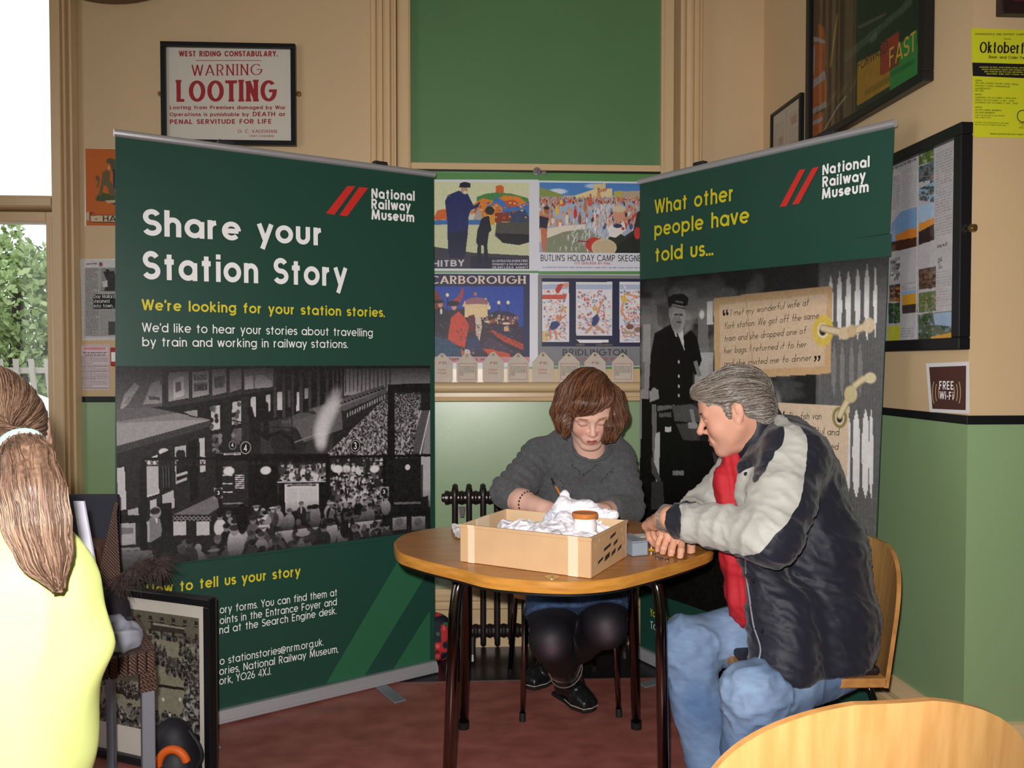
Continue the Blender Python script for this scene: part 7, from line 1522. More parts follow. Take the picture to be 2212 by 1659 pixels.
# lace eyelets
ey = MB(); Vn = np.array(V)
for row in ([(1236, 1005, 1262, 1030)], [(1262, 1030, 1292, 1003)], [(1300, 1040, 1325, 1010)], [(1240, 1085, 1268, 1108)], [(1268, 1108, 1296, 1080)], [(1210, 1040, 1232, 1070)]):
    x0, y0, x1, y1 = row[0]
    for i in range(9):
        e = EYE; dr = ray(x0+(x1-x0)*i/8, y0+(y1-y0)*i/8).normalized(); D = Vn-np.array(e); t = D @ np.array(dr); off = np.linalg.norm(D-t[:, None]*np.array(dr), axis=1); j = np.where(off < .006)[0]
        if len(j):
            q = Vn[j[np.argmin(t[j])]]-np.array(WO.location); ey.tube([q-np.array(dr)*.0012, q+np.array(dr)*.004], .0024, 6)
o = ey.build('lace_eyelets', mat('eyelet_dark', '202028', rough=.9), JU); o['kind'] = 'stuff'
# hair
S = Sdf(*box_of([hc_w], .22), .0028); sc = 1.03; RH = np.array(MH.to_3x3()); TH = lambda *p_: MH @ (Vector(p_)*sc)
S.ell(TH(0, .020, .036), (.090, .104, .094), rot=RH, k=.02).ell(TH(-.020, -.068, .066), (.056, .030, .036), rot=RH, k=.02).ell(TH(.03, -.045, .074), (.050, .035, .035), rot=RH, k=.02)
HP = lambda *q: [P(*a) for a in q]
S.chain(HP((1232, 845, 2.75), (1218, 880, 2.73), (1217, 912, 2.72), (1224, 935, 2.71)), [.03, .026, .021, .010], .02, flat=((0, 1, 0), 1.5)).chain(HP((1222, 850, 2.79), (1210, 890, 2.78), (1212, 925, 2.77)), [.035, .030, .018], .02)
S.chain(HP((1232, 905, 2.69), (1228, 925, 2.69), (1222, 944, 2.70)), [.012, .011, .004], .01).chain(HP((1224, 915, 2.7), (1217, 940, 2.7)), [.013, .004], .01)
S.chain(HP((1322, 850, 2.76), (1328, 885, 2.74), (1329, 918, 2.72), (1318, 940, 2.71), (1303, 952, 2.70)), [.030, .027, .024, .019, .008], .02).chain(HP((1330, 860, 2.8), (1340, 900, 2.79), (1330, 930, 2.78)), [.034, .028, .016], .02).chain(HP((1312, 890, 2.69), (1316, 920, 2.685), (1310, 945, 2.69)), [.014, .016, .008], .012)
S.chain(HP((1303, 846, 2.70), (1272, 878, 2.665), (1240, 893, 2.668)), [.020, .016, .012], .016)
V, F = S.mesh(2); N = vnormals(V, F); cw = A3(P(1303, 832, 2.76)); d_ = V-cw; az = np.arctan2(d_[:, 0], -d_[:, 2]-.35*d_[:, 1]); r_ = np.linalg.norm(d_, axis=1)
def strand(az, r_, seed, f1=40, f2=110): return .6*vnoise(np.stack([az*f1, r_*6, r_*0], 1), seed)+.4*vnoise(np.stack([az*f2, r_*10, r_*0], 1), seed+1)
s_ = strand(az, r_, 3); V = V+N*((s_-.5)*.0045*ss(r_, .01, .05))[:, None]
s2 = strand(az, r_, 8, 60, 170); cc = C3('3e271b')[None]*(1-s2[:, None])+C3('84583e')[None]*s2[:, None]
part(V, F, 'hair', M_HAIR, WO, cc)
N = vnormals(V, F); cwv = Vector(cw)
strands('hair_strands', V, N, lambda p_: (p_-cwv).normalized()+Vector((0, 0, -.9))*min(1, (p_-cwv).length/.12), 1900, 22, .009, .0007, ('3c2418', '6a4230', '94664a'), WO, 2, None, .0016, .10)
# bracelet, skirt, tights, boots
bc_ = REl.lerp(RWr, .60); ax = (RWr-REl).normalized(); e1 = ax.orthogonal().normalized(); e2 = ax.cross(e1); q = MB()
for i in range(20):
    a = 2*PI*i/20; p_ = bc_+(e1*math.cos(a)+e2*math.sin(a))*.0365-Vector(WO.location); q.lathe([(.0005, -.0045), (.0035, -.002), (.0035, .002), (.0005, .0045)], 8, p_)
q.build('bracelet', mat('bracelet_beads', '5a4440', rough=.25, metal=.7), WO, smooth=True)
RK, LK = P(1190, 1383, 2.64), P(1308, 1352, 2.64); RHp, LHp = P(1195, 1222, 3.04), P(1300, 1222, 3.04); RAn, LAn = P(1230, 1462, 3.02), P(1188, 1438, 3.22)
S = Sdf(*box_of([RHp, LHp, RK, LK], .14), .008)
S.ell(PEL, (.185, .15, .12), k=.03).cap(RHp, RHp.lerp(RK, .92), .098, .088, .03).cap(LHp, LHp.lerp(LK, .92), .098, .090, .03).cap(RHp.lerp(RK, .2), LHp.lerp(LK, .2), .08, .08, .05).cap(RHp.lerp(RK, .75), LHp.lerp(LK, .75), .062, .062, .05)
S.half(P(1240, 1309, 2.665), (.03, -.55, -.83), 0)
V, F = S.mesh(2); N = vnormals(V, F); V = V+N*((fbm(V*16, 7)-.5)*.012)[:, None]
M_DENIM = mat('blue_denim', '2c3f60', rough=.8, c2='3c5478', vscale=60, bump=.25, bscale=500, detail=5)
part(V, F, 'denim_skirt', M_DENIM, WO)
S = Sdf(*box_of([RHp, LHp, RK, LK, RAn, LAn], .12), .007)
for h_, k_, a_ in ((RHp, RK, RAn), (LHp, LK, LAn)):
    S.cap(h_.lerp(k_, .3), h_.lerp(k_, .7), .082, .078, .03).cap(h_.lerp(k_, .7), k_, .077, .066, .03).ell(k_+Vector((0, -.012, .0)), (.060, .05, .062), k=.03).cap(k_, k_.lerp(a_, .4), .062, .058, .03).cap(k_.lerp(a_, .4), a_, .058, .038, .03)
V, F = S.mesh(2); cc = np.tile(C3('17141a'), (len(V), 1))
for k_ in (RK, LK):
    w_ = .5*np.exp(-(((V-A3(k_+Vector((0, -.055, -.004))))/np.array([.030, .06, .036]))**2).sum(1)); cc = cc*(1-w_[:, None])+C3('8a6a74')*w_[:, None]
cc = cc*(.9+.2*vnoise(V*300, 2))[:, None]; part(V, F, 'tights', mat('sheer_black_tights', attr='Col', rough=.6), WO, cc)
M_LEA = mat('black_leather', '16171a', rough=.28, bump=.15, bscale=60, spec=.6); M_STI = mat('pale_stitching', 'c9c4b8', rough=.6)
def boot(k_, a_, toe, nm):
    toe = Vector(toe); heel = a_+(a_-toe).normalized()*.03; heel.z = .0; dirv = (Vector((toe.x, toe.y, 0))-Vector((a_.x, a_.y, 0))).normalized(); sd = Vector((-dirv.y, dirv.x, 0))
    S = Sdf(*box_of([k_.lerp(a_, .45), a_, toe], .09), .005); bt = Vector((toe.x, toe.y, 0)); hb = Vector((a_.x, a_.y, 0))-dirv*.035
    S.cap(k_.lerp(a_, .55), a_, .060, .047, .02).cap(a_, hb+Vector((0, 0, .04)), .042, .036, .02).cap(a_-Vector((0, 0, .03)), bt-dirv*.05+Vector((0, 0, .042)), .042, .036, .03)
    for q in (-.018, .018): S.cap(bt-dirv*.06+sd*q+Vector((0, 0, .034)), bt-dirv*.018+sd*q+Vector((0, 0, .030)), .026, .022, .02)
    S.cap(k_.lerp(a_, .86), k_.lerp(a_, .9), .056, .056, .006)
    V, F = S.mesh(2); N = vnormals(V, F); t = np.linalg.norm(V-A3(a_), axis=1); V = V+N*(.004*ss(-t, -.09, -.03)*np.sin(V[:, 2]*160+4*vnoise(V*20, 2)))[:, None]; V[:, 2] = np.maximum(V[:, 2], .014)
    o = part(V, F, 'boot', M_LEA, WO)
    out = [hb-dirv*.04+sd*.03, hb-dirv*.04-sd*.03, hb+dirv*.05-sd*.034, bt-dirv*.06-sd*.046, bt-dirv*.004-sd*.032, bt+dirv*.004+sd*0, bt-dirv*.004+sd*.032, bt-dirv*.06+sd*.046, hb+dirv*.05+sd*.034]
    l_ = Vector(WO.location); MB().slab([(q.x-l_.x, q.y-l_.y) for q in out], .001, .016).build('sole', M_RUB, o, bevel=.004)
    MB().tube([Vector((q.x-l_.x, q.y-l_.y, .0185))+(q-(hb+bt)/2).normalized()*.001 for q in out[2:]], .0014, 5).build('welt_stitching', M_STI, o)
    for f_ in (.70, .80):
        c_ = k_.lerp(a_, f_); u = (a_-k_).normalized(); e1 = u.orthogonal().normalized(); e2 = u.cross(e1); MB().tube([c_+(e1*math.cos(i*PI/10)+e2*math.sin(i*PI/10))*.0600-l_+Vector((0, 0, .01*math.sin(i*PI/10+f_*9))) for i in range(21)], .0022, 5, False).build('strap', mat('strap_edge', '6c625c', rough=.4), o)
    return o
boot(RK, RAn, PZ(1277, 1528, .02), 'l'); boot(LK, LAn, PZ(1140, 1478, .02), 'r')
# ------------------------------------------------------------------ the man in the jacket
MN = person((.75, 2.3, 0), 'seated grey-haired man in navy and pale grey jacket leaning on the table')
hm = P(1584, 886, 2.27); MSC = .96
MM = Matrix.Translation(hm) @ Matrix.Rotation(math.radians(-106), 4, 'Z') @ Matrix.Rotation(math.radians(21), 4, 'X')
nbm = P(1655, 985, 2.29)
lo, hi = box_of([hm, P(1640, 960, 2.29)], .17); S = Sdf(lo, hi, .0027); head_sdf(S, MM, sc=MSC, jaw=1.12, nose=1.06, neck=nbm, rneck=.064)
TM = lambda *p_: MM @ (Vector(p_)*MSC); RM = np.array(MM.to_3x3())
S.ell(TM(0, -.035, -.098), (.035, .035, .018), rot=RM, k=.02)  # soft underchin
for s_ in (-1, 1): S.cap(TM(s_*.018, -.098, -.03), TM(s_*.034, -.082, -.066), .0022, .002, .006, 'sub')
V, F = S.mesh(2); HV = (V, F, head_col(V, MM, MSC, 'd69f86', 'b06a60', 'c98270', '4a3c34', iris='4a5a50', stubble='c09884'))
SKM, PKM = 'dca488', 'd48a74'
NSh, FSh = P(1712, 992, 2.13), P(1618, 1010, 2.47); NEl, FEl = P(1668, 1158, 1.99), P(1520, 1105, 2.52); NWr, FWr = P(1440, 1120, 2.23), P(1470, 1128, 2.34)
# near hand (watch), curled over the badges
S = Sdf(*box_of([P(1480, 1115, 2.2), NWr, P(1385, 1150, 2.4)], .06), .0027); S.cap(NEl.lerp(NWr, .7), NWr, .034, .030, .02)
tn = hand(S, NWr, P(1384, 1126, 2.42)-NWr, (-.25, -.25, .95), [(58, 62, 30, 3), (62, 62, 35), (66, 60, 35), (66, 60, 35, -4)], [(.7, .35, .7), (.7, -.2, .7), (.5, -.5, .6)], 1.14, side=1, rw=.029)
V, F = S.mesh(2); A1 = (V, F, skincol(V, SKM, PKM, tn))
S = Sdf(*box_of([FEl.lerp(FWr, .5), FWr, P(1470, 1200, 2.2)], .06), .0023); S.cap(FEl.lerp(FWr, .5), FWr, .036, .030, .02)
FD = P(1450, 1150, 2.245)-P(1466, 1120, 2.32); FW2 = P(1464, 1122, 2.325)
tn = hand(S, FW2, FD+Vector((.0, -.02, .0)), (-.1, -.75, .62), [(22, 22, 14, 9), (40, 38, 22, 2), (46, 44, 26, -5), (50, 46, 28, -13)], [(.6, .7, .5), (.8, .2, .5), (.8, .0, .5)], 1.06, side=-1, rw=.030)
S.half((0, 0, TZ+.0015), (0, 0, -1), .002); V, F = S.mesh(1); V[:, 2] = np.maximum(V[:, 2], TZ+.001); A2 = (V, F, skincol(V, SKM, PKM, tn))
PLM = P(1795, 1345, 2.28); CHM = P(1700, 1060, 2.31)
S = Sdf(*box_of([NSh, FSh, PLM, CHM, NEl, FEl], .16), .014); S.cap(CHM, PLM, .12, .13, .05).cap(NSh, FSh, .05, .05, .05).cap(NSh, NEl, .042, .036, .03).cap(FSh, FEl, .042, .036, .03).cap(nbm, CHM, .06, .1, .04).cap(NEl, NWr, .036, .028, .02).cap(FEl, FWr, .034, .028, .02)
V, F = S.mesh(1); A0 = (V, F, np.tile(C3(SKM), (len(V), 1)))
V, F, C_ = join([HV, A1, A2, A0]); part(V, F, 'body', M_SKIN, MN, C_)
# hair
S = Sdf(*box_of([hm], .2), .0028)
S.ell(TM(0, .018, .036), (.087, .102, .086), rot=RM, k=.02).ell(TM(0, -.062, .080), (.056, .036, .030), rot=RM, k=.025).ell(TM(0, .075, -.015), (.070, .040, .060), rot=RM, k=.02)
for s_ in (-1, 1): S.cap(TM(s_*.076, -.018, .02), TM(s_*.076, -.014, -.012), .012, .007, .012)
S.ell(TM(0, -.105, -.010), (.10, .068, .078), rot=RM, k=.006, op='sub'); S.ell(TM(0, -.07, -.09), (.12, .10, .075), rot=RM, k=.006, op='sub')
for s_ in (-1, 1): S.ell(TM(s_*.09, .012, -.012), (.030, .023, .036), rot=RM, k=.005, op='sub'); S.ell(TM(s_*.09, -.06, .0), (.04, .045, .045), rot=RM, k=.006, op='sub')
S.half(TM(0, .06, -.072), MM.to_3x3() @ Vector((0, .25, -1)), .004)
V, F = S.mesh(2); N = vnormals(V, F); Mi = np.array(MM.inverted()); Lc = V @ Mi[:3, :3].T+Mi[:3, 3]; ph = np.arctan2(Lc[:, 0], Lc[:, 2]-.3*np.maximum(Lc[:, 1], 0)+.02)
def st2(ph, y, seed, f1, f2): return .55*vnoise(np.stack([ph*f1+y*14, y*5, y*0], 1), seed)+.45*vnoise(np.stack([ph*f2+y*30, y*8, y*0], 1), seed+1)
s_ = st2(ph, Lc[:, 1], 3, 14, 40); V = V+N*((s_-.45)*.007)[:, None]; s2 = st2(ph, Lc[:, 1], 5, 34, 90); m_ = ss(-Lc[:, 2], -.05, .01)[:, None]
cc = C3('4e4038')[None]*(1-s2[:, None])+C3('a09488')[None]*s2[:, None]; cc = cc*(1-.4*m_)+C3('9a9696')*.4*m_
part(V, F, 'hair', M_HAIR, MN, cc)
N = vnormals(V, F); bk_ = MM.to_3x3() @ Vector((0, 1, -.25))
strands('hair_strands', V, N, lambda p_: bk_+Vector((0, 0, -.5))*max(0, -(MM.inverted() @ p_).z*12), 2000, 16, .008, .00065, ('4a4038', '7c7168', 'b0a8a0'), MN, 6, None, .0014, .14)
# jacket
S = Sdf(*box_of([NSh, FSh, PLM, NEl, NWr, FEl, P(1885, 1440, 2.2), P(1545, 1100, 2.3)], .15), .0068)
rot_l = np.array(Matrix.Rotation(math.radians(-22), 3, 'Y'))
S.ell(P(1700, 1050, 2.31), (.145, .20, .17), rot=rot_l, k=.05).ell(P(1735, 1180, 2.29), (.165, .205, .17), rot=rot_l, k=.05).ell(P(1768, 1315, 2.275), (.150, .20, .18), k=.05)
S.cap(P(1772, 1320, 2.18), P(1772, 1430, 2.16), .13, .135, .04).cap(P(1790, 1320, 2.38), P(1780, 1420, 2.38), .13, .12, .04).cap(P(1692, 1330, 2.10), P(1692, 1440, 2.06), .085, .088, .04)
S.cap(NSh, FSh, .085, .08, .06).cap(P(1690, 990, 2.3), P(1700, 1015, 2.3), .07, .12, .03).chain([P(1622, 1010, 2.19), P(1632, 1070, 2.17), P(1646, 1200, 2.13), P(1668, 1330, 2.10), P(1672, 1425, 2.10)], [.035, .045, .055, .055, .05], .03).cap(P(1700, 935, 2.22), P(1735, 985, 2.2), .05, .07, .05)
S.cap(NSh, NSh.lerp(NEl, .55), .082, .082, .04).cap(NSh.lerp(NEl, .55), NEl, .082, .070, .03).ell(NEl+Vector((-.01, 0, .0)), (.072, .06, .062), k=.03).cap(NEl, NEl.lerp(NWr, .45), .066, .058, .025).cap(NEl.lerp(NWr, .45), NEl.lerp(NWr, .82), .058, .050, .02).cap(NEl.lerp(NWr, .82), NEl.lerp(NWr, .93), .042, .040, .008)
S.cap(FSh, FEl, .075, .065, .04).cap(FEl, FEl.lerp(FWr, .5), .060, .052, .02).cap(FEl.lerp(FWr, .5), FEl.lerp(FWr, .85), .044, .040, .008)
S.half(P(1740, 1438, 2.12), (.02, 0, -1), .004)
# hollow for neck and the open front
S.cap(P(1618, 945, 2.29), P(1648, 985, 2.29), .066, .055, .01, 'sub')
S.half(P(1562, 1200, 2.28), (-1, 0, -.14), .01) if False else None
V, F = S.mesh(2); N = vnormals(V, F); U0 = V.copy()
ridg = lambda f, sd: (1-2*np.abs(fbm(f, sd, 2)-.5))
fold = (ridg(V*np.array([9, 7, 16])+np.stack([V[:, 2]*5, V[:, 0]*0, V[:, 0]*6], 1), 3)**3-.45)*.0065+(ridg(V*np.array([26, 20, 44])+np.stack([V[:, 2]*14, V[:, 0]*0, V[:, 0]*10], 1), 9)**5-.35)*.005
V = V+N*(fold+slv(V, NEl, NWr, 58, .0024, .085)+slv(V, NSh, NEl, 44, .002, .11)+slv(V, FEl, FWr, 60, .005, .08))[:, None]
V0 = U0; V_keep = V
def sdpoly(x, z, poly):
    d = np.full(x.shape, 9.0); n = len(poly)
    for i in range(n):
        (x0, z0), (x1, z1) = poly[i], poly[(i+1) % n]; dx, dz = x1-x0, z1-z0; t = np.clip(((x-x0)*dx+(z-z0)*dz)/max(dx*dx+dz*dz, 1e-9), 0, 1); d = np.minimum(d, np.hypot(x-x0-t*dx, z-z0-t*dz))
    return np.where(inpoly(x, z, poly), d, -d)
REDC = C3('b8202c')
yoke = [(1678, 882, 2.24), (1700, 900, 2.18), (1738, 945, 2.08), (1732, 1007, 2.05), (1714, 1086, 2.0), (1690, 1122, 1.97), (1668, 1150, 1.94), (1630, 1182, 1.98), (1599, 1197, 2.0), (1559, 1192, 2.05), (1511, 1178, 2.1), (1470, 1175, 2.15), (1470, 1060, 2.15), (1560, 1088, 2.05), (1590, 1086, 2.0), (1618, 1060, 2.02), (1628, 1012, 2.12), (1636, 975, 2.19), (1648, 948, 2.22), (1664, 905, 2.24)]
g1 = sdpoly(V0[:, 0], V0[:, 2], [(P(*q).x, P(*q).z) for q in yoke])
g1 = np.minimum(g1, 2.33-V0[:, 1])
ft = ((V0-A3(FEl)) @ (A3(FWr-FEl))/np.linalg.norm(A3(FWr-FEl)))
gf = np.minimum.reduce([V0[:, 1]-2.40, P(1600, 1100, 2.5).x-V0[:, 0], P(1500, 985, 2.5).z-V0[:, 2], .55*(FWr-FEl).length-ft])
wr = (V0-A3(NEl)) @ A3(NWr-NEl)/np.linalg.norm(A3(NWr-NEl)); dw = np.linalg.norm((V0-A3(NEl))-(wr/np.linalg.norm(A3(NWr-NEl)))[:, None]*A3(NWr-NEl), axis=1); cf = np.minimum(wr-.815*(NWr-NEl).length, .08-dw)
msk = np.minimum(np.maximum(g1, gf), -cf)
M_JKT = mat('jacket_fabric', '1b1d29', rough=.55, bump=.12, bscale=500, spec=.4, sheen=.15, attr='Msk'); nt = M_JKT.node_tree; bj = nt.nodes['Principled BSDF']
at = [n_ for n_ in nt.nodes if n_.type == 'ATTRIBUTE'][0]; gt = nt.nodes.new('ShaderNodeMapRange'); gt.inputs[1].default_value = -.0004; gt.inputs[2].default_value = .0004; nt.links.new(at.outputs['Fac'], gt.inputs[0])
mj = nt.nodes.new('ShaderNodeMix'); mj.data_type = 'RGBA'; mj.inputs[6].default_value = (*lin('1b1d29'), 1); mj.inputs[7].default_value = (*lin('b4b3ac'), 1); nt.links.new(gt.outputs[0], mj.inputs[0]); nt.links.new(mj.outputs[2], bj.inputs['Base Color'])
lm = Vector(MN.location); JK = part(V, F, 'jacket', M_JKT, MN); am = JK.data.attributes.new('Msk', 'FLOAT', 'POINT'); am.data.foreach_set('value', msk.astype(np.float32)); JV = V
# red lining and its edge
S = Sdf(*box_of([P(1530, 960, 2.3), P(1640, 1340, 2.3)], .1), .006)
S.chain([P(1578, 990, 2.28), P(1578, 1040, 2.27), P(1582, 1110, 2.26), P(1592, 1210, 2.26), P(1604, 1290, 2.26), P(1612, 1325, 2.26)], [.028, .040, .045, .045, .045, .04], .03)
V, F = S.mesh(2); N = vnormals(V, F); V = V+N*((fbm(V*14, 4)-.5)*.014+.003*np.sin(V[:, 0]*220+V[:, 2]*20)+(ridg(V*np.array([16, 16, 34]), 5)**4-.4)*.006)[:, None]
cc = np.tile(REDC, (len(V), 1)); part(V, F, 'red_lining', mat('red_fleece', attr='Col', rough=.75), MN, cc)
pz = onsurf(JV, [(1604, 1200), (1602, 1235), (1610, 1290), (1622, 1345), (1634, 1400), (1630, 1430)])
if len(pz) > 2: MB().tube([p_-lm for p_ in smooth_path(pz, 5)], .0022, 6).build('zip_piping', mat('grey_piping', '8a8c92', rough=.4), JK)
for x, y in ((1600, 1000), (1602, 1022), (1620, 1258), (1640, 1367)):
    q_ = onsurf(JV, [(x, y)])
    if q_:
        p_ = q_[0]-lm; MB().lathe([(.0055, -.003), (.0055, .0), (.003, .002)], 12).build('press_stud', M_BLK, JK).matrix_basis = Matrix.Translation(p_) @ Matrix.Rotation(math.radians(90), 4, 'X')
# collar: a standing band round the neck
nd = (P(1612, 905, 2.29)-P(1655, 985, 2.29)).normalized(); cb = P(1628, 930, 2.295); fw = Vector((0, 1, 0)).cross(nd).normalized(); fw = fw if fw.x < 0 else -fw; sdv = Vector((0, 1, 0))
q = MB(); rg = 40; prof = [(0, -.045), (.006, .0), (.004, .032), (-.004, .034), (-.008, .0), (-.01, -.045)]
vs = []
for i in range(rg):
    a = 2*PI*i/rg; r1, r2 = .084, .084; up = .018*math.cos(a+PI)+.0
    for dr, hh in prof:
        r_ = 1+dr/.08; vs.append(cb+fw*(r1*r_*math.cos(a))+sdv*(r2*r_*math.sin(a))+nd*(hh+.010*math.sin(3*a+1)+(.012 if math.cos(a) < 0 else -.012*math.cos(a)))-lm)
npf = len(prof); q.add(vs, [(i*npf+j, ((i+1) % rg)*npf+j, ((i+1) % rg)*npf+(j+1) % npf, i*npf+(j+1) % npf) for i in range(rg) for j in range(npf)])
q.build('collar', mat('navy_fabric', '1b1d29', rough=.55, bump=.12, bscale=500), JK, smooth=True)
MB().tube([(vs[(i % rg)*npf+2]+vs[(i % rg)*npf+3])*.5 for i in range(rg+1)], .0042, 6, False).build('red_collar_edge', mat('red_trim', 'b8202c', rough=.6), JK, smooth=True)
# watch
ax = (NWr-NEl).normalized(); wc = NWr-ax*.002; e1 = (Vector((0, 0, 1))-ax*ax.z).normalized(); e2 = ax.cross(e1)
M_WAT = mat('watch_steel', 'b4ada6', rough=.35, metal=.7); WT = None
for i in range(22):
    a = 2*PI*i/22; u = e1*math.cos(a)+e2*math.sin(a); v = -e1*math.sin(a)+e2*math.cos(a); c_ = wc+u*.0375-lm; m3 = Matrix((v, ax, u)).transposed().to_4x4(); m3.translation = c_
    if WT is None: WT = MB().box(-.0046, .0046, -.0095, .0095, -.0018, .0018, m3).build('watch', M_WAT, MN, bevel=.0008)
    else: MB().box(-.0046, .0046, -.0095, .0095, -.0018, .0018, m3).build('bracelet_link', M_WAT, WT, bevel=.0008)
# jeans
NK, FK = P(1628, 1500, 2.0), P(1482, 1392, 2.27); NHp, FHp = P(1792, 1428, 2.19), P(1740, 1350, 2.42); NAn, FAn = Vector((.62, 2.08, .1)), Vector((.565, 2.22, .1))
S = Sdf(*box_of([NK, FK, NHp, FHp, NAn, FAn], .12), .0075)
for h_, k_, a_ in ((NHp, NK, NAn), (FHp, FK, FAn)):
    S.cap(h_, h_.lerp(k_, .6), .092, .080, .04).cap(h_.lerp(k_, .6), k_, .080, .070, .03).ell(k_, (.074, .07, .072), k=.03).cap(k_, k_.lerp(a_, .45), .070, .072, .03).cap(k_.lerp(a_, .45), a_-Vector((0, 0, .04)), .072, .060, .03)
S.ell(P(1775, 1375, 2.28), (.105, .18, .085), k=.04)
V, F = S.mesh(2); N = vnormals(V, F)
kd = np.minimum(np.linalg.norm(V-A3(NK), axis=1), np.linalg.norm(V-A3(FK), axis=1)); V = V+N*((ridg(V*np.array([20, 16, 26]), 7)**3-.4)*(.004+.008*ss(-kd, -.16, -.05)))[:, None]
w_ = np.clip(.5+1.5*(fbm(V*8, 3)-.5)+.35*ss(-kd, -.2, -.03), 0, 1)[:, None]; cc = C3('4e6d9a')*(1-w_)+C3('94aed2')*w_; cc = cc*(.86+.12*vnoise(V*np.array([60, 60, 300]), 6))[:, None]
V[:, 2] = np.maximum(V[:, 2], .02); JN = part(V, F, 'jeans', mat('washed_denim', attr='Col', rough=.8, bump=.3, bscale=600), MN, cc)
M_SEAM = mat('denim_seam', '8a98ac', rough=.8); M_SEAMD = mat('denim_seam_dark', '36507a', rough=.8)
for a_ in (NAn, FAn):
    S = Sdf(*box_of([a_-Vector((.25, 0, .1)), a_], .08), .007); b_ = Vector((a_.x, a_.y, .05)); S.cap(b_+Vector((.03, 0, 0)), b_-Vector((.1, 0, .004)), .042, .038, .02).ell(b_-Vector((.15, .0, .012)), (.05, .042, .032), k=.03); V, F = S.mesh(1); V[:, 2] = np.maximum(V[:, 2], .001)
    part(V, F, 'shoe', mat('brown_leather', '3c2a20', rough=.5), MN)
# ------------------------------------------------------------------ woman in the yellow vest, seen from behind
VW = person((-.82, 1.15, 0), 'person with long brown ponytail in bright yellow vest, back to us at left')
lv = Vector(VW.location); hv = P(-42, 975, 1.17)
MV = Matrix.Translation(hv) @ Matrix.Rotation(math.radians(-188), 4, 'Z') @ Matrix.Rotation(math.radians(8), 4, 'X'); TV = lambda *p_: MV @ Vector(p_); RV = np.array(MV.to_3x3())
nv_ = P(-30, 1150, 1.2)
S = Sdf(*box_of([hv], .19), .004); head_sdf(S, MV, neck=nv_); V, F = S.mesh(1); HV = (V, F, head_col(V, MV, 1, 'e2b8a4', 'c4605c', 'de9488', '8a6a4c', lid='d09c90'))
SHr, SHl = P(88, 1300, 1.16), P(-240, 1290, 1.3); EL1 = P(150, 1440, 1.28); WR1 = P(60, 1480, 1.5); PLV = Vector((-.87, 1.22, .56)); EL2 = P(-330, 1440, 1.5)
S = Sdf(*box_of([SHr, SHl, EL1, WR1, PLV, EL2], .12), .008); S.cap(SHr, SHl, .05, .05, .04).cap(nv_-Vector((0, 0, .12)), PLV, .11, .12, .05).cap(SHr, EL1, .045, .036, .03).cap(EL1, WR1, .035, .025, .02).cap(SHl, EL2, .045, .036, .03).cap(nv_, nv_-Vector((0, 0, .12)), .05, .09, .04)
hand(S, WR1, (-.3, .9, 0), (0, 0, 1), [(20, 30, 20, 4), (20, 30, 20), (24, 30, 20), (28, 30, 20, -4)], [(.6, .7, .3), (.9, .3, .2), (.9, .1, .2)], .95); WR2 = EL2+Vector((.1, .22, 0)); S.cap(EL2, WR2, .035, .025, .02); V, F = S.mesh(1)
A0 = (V, F, np.tile(C3('e2b8a4'), (len(V), 1))); V, F, C_ = join([HV, A0]); part(V, F, 'body', M_SKIN, VW, C_)
# blue shirt, vest, trousers
S = Sdf(*box_of([SHr, SHl, PLV, EL1, EL2], .13), .009); S.cap(SHr, SHl, .052, .052, .03).cap(nv_-Vector((0, 0, .16)), PLV, .10, .11, .03).cap(nv_-Vector((0, 0, .01)), nv_-Vector((0, 0, .09)), .064, .10, .03).cap(SHr, EL1, .056, .05, .03).cap(SHl, EL2, .056, .05, .03)
V, F = S.mesh(2); part(V, F, 'blue_shirt', mat('blue_polo', '2a3468', rough=.75, bump=.2, bscale=300), VW)
S = Sdf(*box_of([SHr, SHl, PLV, P(235, 1395, 1.17)], .15), .0075)
S.cap(SHr+Vector((-.01, 0, .0)), SHl, .072, .078, .04).cap(nv_-Vector((.0, 0, .17)), PLV-Vector((.0, 0, .02)), .150, .165, .04).cap(SHr, P(143, 1400, 1.17), .066, .050, .03).cap(P(143, 1400, 1.17), P(85, 1660, 1.17), .050, .052, .03).cap(P(10, 1260, 1.13), P(0, 1640, 1.13), .10, .11, .04).cap(P(-120, 1260, 1.16), P(-110, 1640, 1.16), .10, .12, .04)
S.cap(nv_, nv_+Vector((0, 0, .1)), .08, .1, .02, 'sub')
V, F = S.mesh(2); N = vnormals(V, F); V = V+N*((ridg(V*np.array([9, 8, 4])+np.stack([V[:, 2]*2, V[:, 0]*0, V[:, 0]*3], 1), 5)**2-.45)*.014)[:, None]
cc = np.tile(C3('f2ffa0'), (len(V), 1)); VE = part(V, F, 'yellow_vest', mat('fluorescent_fabric', attr='Col', rough=.6), VW, cc)
M_REF = mat('reflective_band', 'e6e8ec', rough=.35, metal=.2)
KV = [Vector((-1.22, 1.58, .50)), Vector((-1.06, 1.62, .50))]
S = Sdf(*box_of([PLV, *KV, Vector((-1.0, 1.7, .05))], .13), .012)
for k_, hx in zip(KV, (-.09, .09)): h_ = PLV+Vector((hx, 0, -.02)); S.cap(h_, k_, .095, .07, .04).cap(k_, Vector((k_.x, k_.y+.02, .09)), .066, .05, .03)
S.ell(PLV, (.19, .15, .12), k=.04); V, F = S.mesh(1); part(V, F, 'trousers', mat('navy_trousers', '23263a', rough=.8), VW)
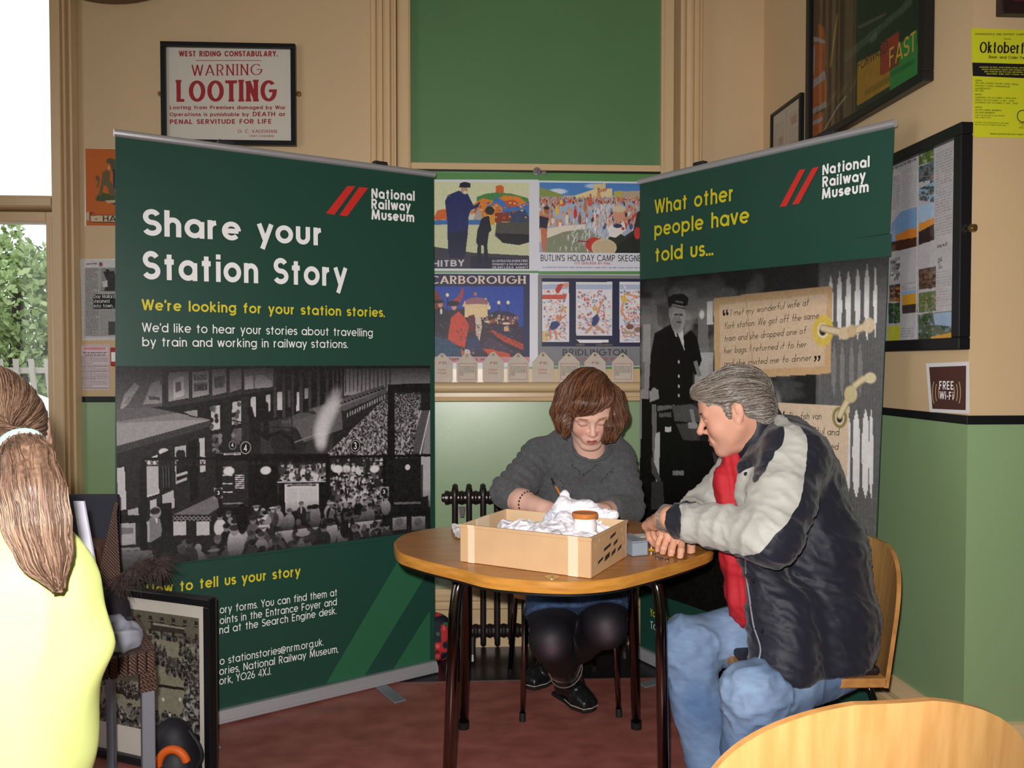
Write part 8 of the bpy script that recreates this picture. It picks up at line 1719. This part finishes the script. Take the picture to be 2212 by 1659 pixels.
for k_ in KV:
    S = Sdf(*box_of([Vector((k_.x, k_.y, .05)), Vector((k_.x, k_.y+.2, .05))], .08), .008); S.cap((k_.x, k_.y, .05), (k_.x, k_.y+.12, .042), .045, .036, .02); V, F = S.mesh(1); V[:, 2] = np.maximum(V[:, 2], .001); part(V, F, 'shoe', mat('black_shoe', '1c1c1e', rough=.5), VW)
# hair with ponytail
tie = P(50, 962, 1.05); S = Sdf(*box_of([hv, tie, P(130, 1280, 1.02)], .13), .0042)
S.ell(TV(0, .022, .034), (.088, .104, .094), rot=RV, k=.02).ell(TV(0, .07, -.02), (.066, .04, .06), rot=RV, k=.02).cap(TV(0, .07, .0), tie, .06, .020, .04)
pony = [tie, P(60, 1000, 1.03), P(68, 1060, 1.015), P(80, 1130, 1.01), P(98, 1195, 1.01), P(122, 1262, 1.015)]
S.chain(pony, [.020, .029, .034, .033, .026, .008], .012)
S.ell(TV(0, -.10, -.03), (.07, .06, .09), rot=RV, k=.01, op='sub')
V, F = S.mesh(2); N = vnormals(V, F); d_ = V-A3(tie); axp = A3((pony[4]-pony[0]).normalized()); isp = V[:, 2] < tie.z
ha = A3((hv-tie).normalized()); hq = d_-(d_ @ ha)[:, None]*ha; az1 = np.arctan2(hq[:, 0]*ha[1]-hq[:, 1]*ha[0], hq[:, 2]); tp = d_ @ axp; SPn = np.array([list(q_) for q_ in smooth_path(pony, 5)]); nj = np.argmin(((V[:, None, :]-SPn[None])**2).sum(2), axis=1); dd = V-SPn[nj]; az2 = np.arctan2(dd[:, 0], dd[:, 1]); az = np.where(isp, az2*1.6, az1*2.2); r_ = np.linalg.norm(d_, axis=1)
s_ = strand(az, r_*.3, 4, 5, 11); V = V+N*((s_-.5)*.004)[:, None]; s2 = strand(az, r_*.3, 6, 9, 20); cc = C3('4a362c')[None]*(1-s2[:, None])+C3('a08068')[None]*s2[:, None]
HR = part(V, F, 'hair', M_HAIR, VW, cc)
sp_ = smooth_path(pony, 5); N = vnormals(V, F); ponyd = [(sp_[min(i+1, len(sp_)-1)]-sp_[max(i-1, 0)]).normalized() for i in range(len(sp_))]
def fpony(p_):
    j = min(range(len(sp_)), key=lambda i: (sp_[i]-p_).length_squared); return ponyd[j]
dt = np.linalg.norm(V-A3(tie), axis=1)
strands('ponytail_strands', V, N, fpony, 1500, 22, .011, .0007, ('5a4436', '86695a', 'a88c74'), VW, 3, (V[:, 2] < tie.z-.01) & (V[:, 2] > tie.z-.17), .002, .08)
strands('head_strands', V, N, lambda p_: tie-p_, 1500, 14, .011, .0006, ('4a3628', '725646', '957864'), VW, 5, (V[:, 2] > tie.z-.03) & (dt > .03), .0012, .06)
up = (pony[1]-pony[0]).normalized(); e1 = up.orthogonal().normalized(); e2 = up.cross(e1); tcn_ = tie+(TV(0, .07, 0)-tie).normalized()*.004
MB().tube([tcn_+(e1*math.cos(i*PI/12)+e2*math.sin(i*PI/12))*.0225-lv for i in range(25)], .0062, 10, False).build('hair_tie', mat('mint_elastic', 'a8d8c8', rough=.7), VW, smooth=True)
make_chair('cafe_chair', 'plywood chair under the person in the yellow vest', RZ(-.93, 1.36, 180), M_CHB, top=.70, wd=.40)
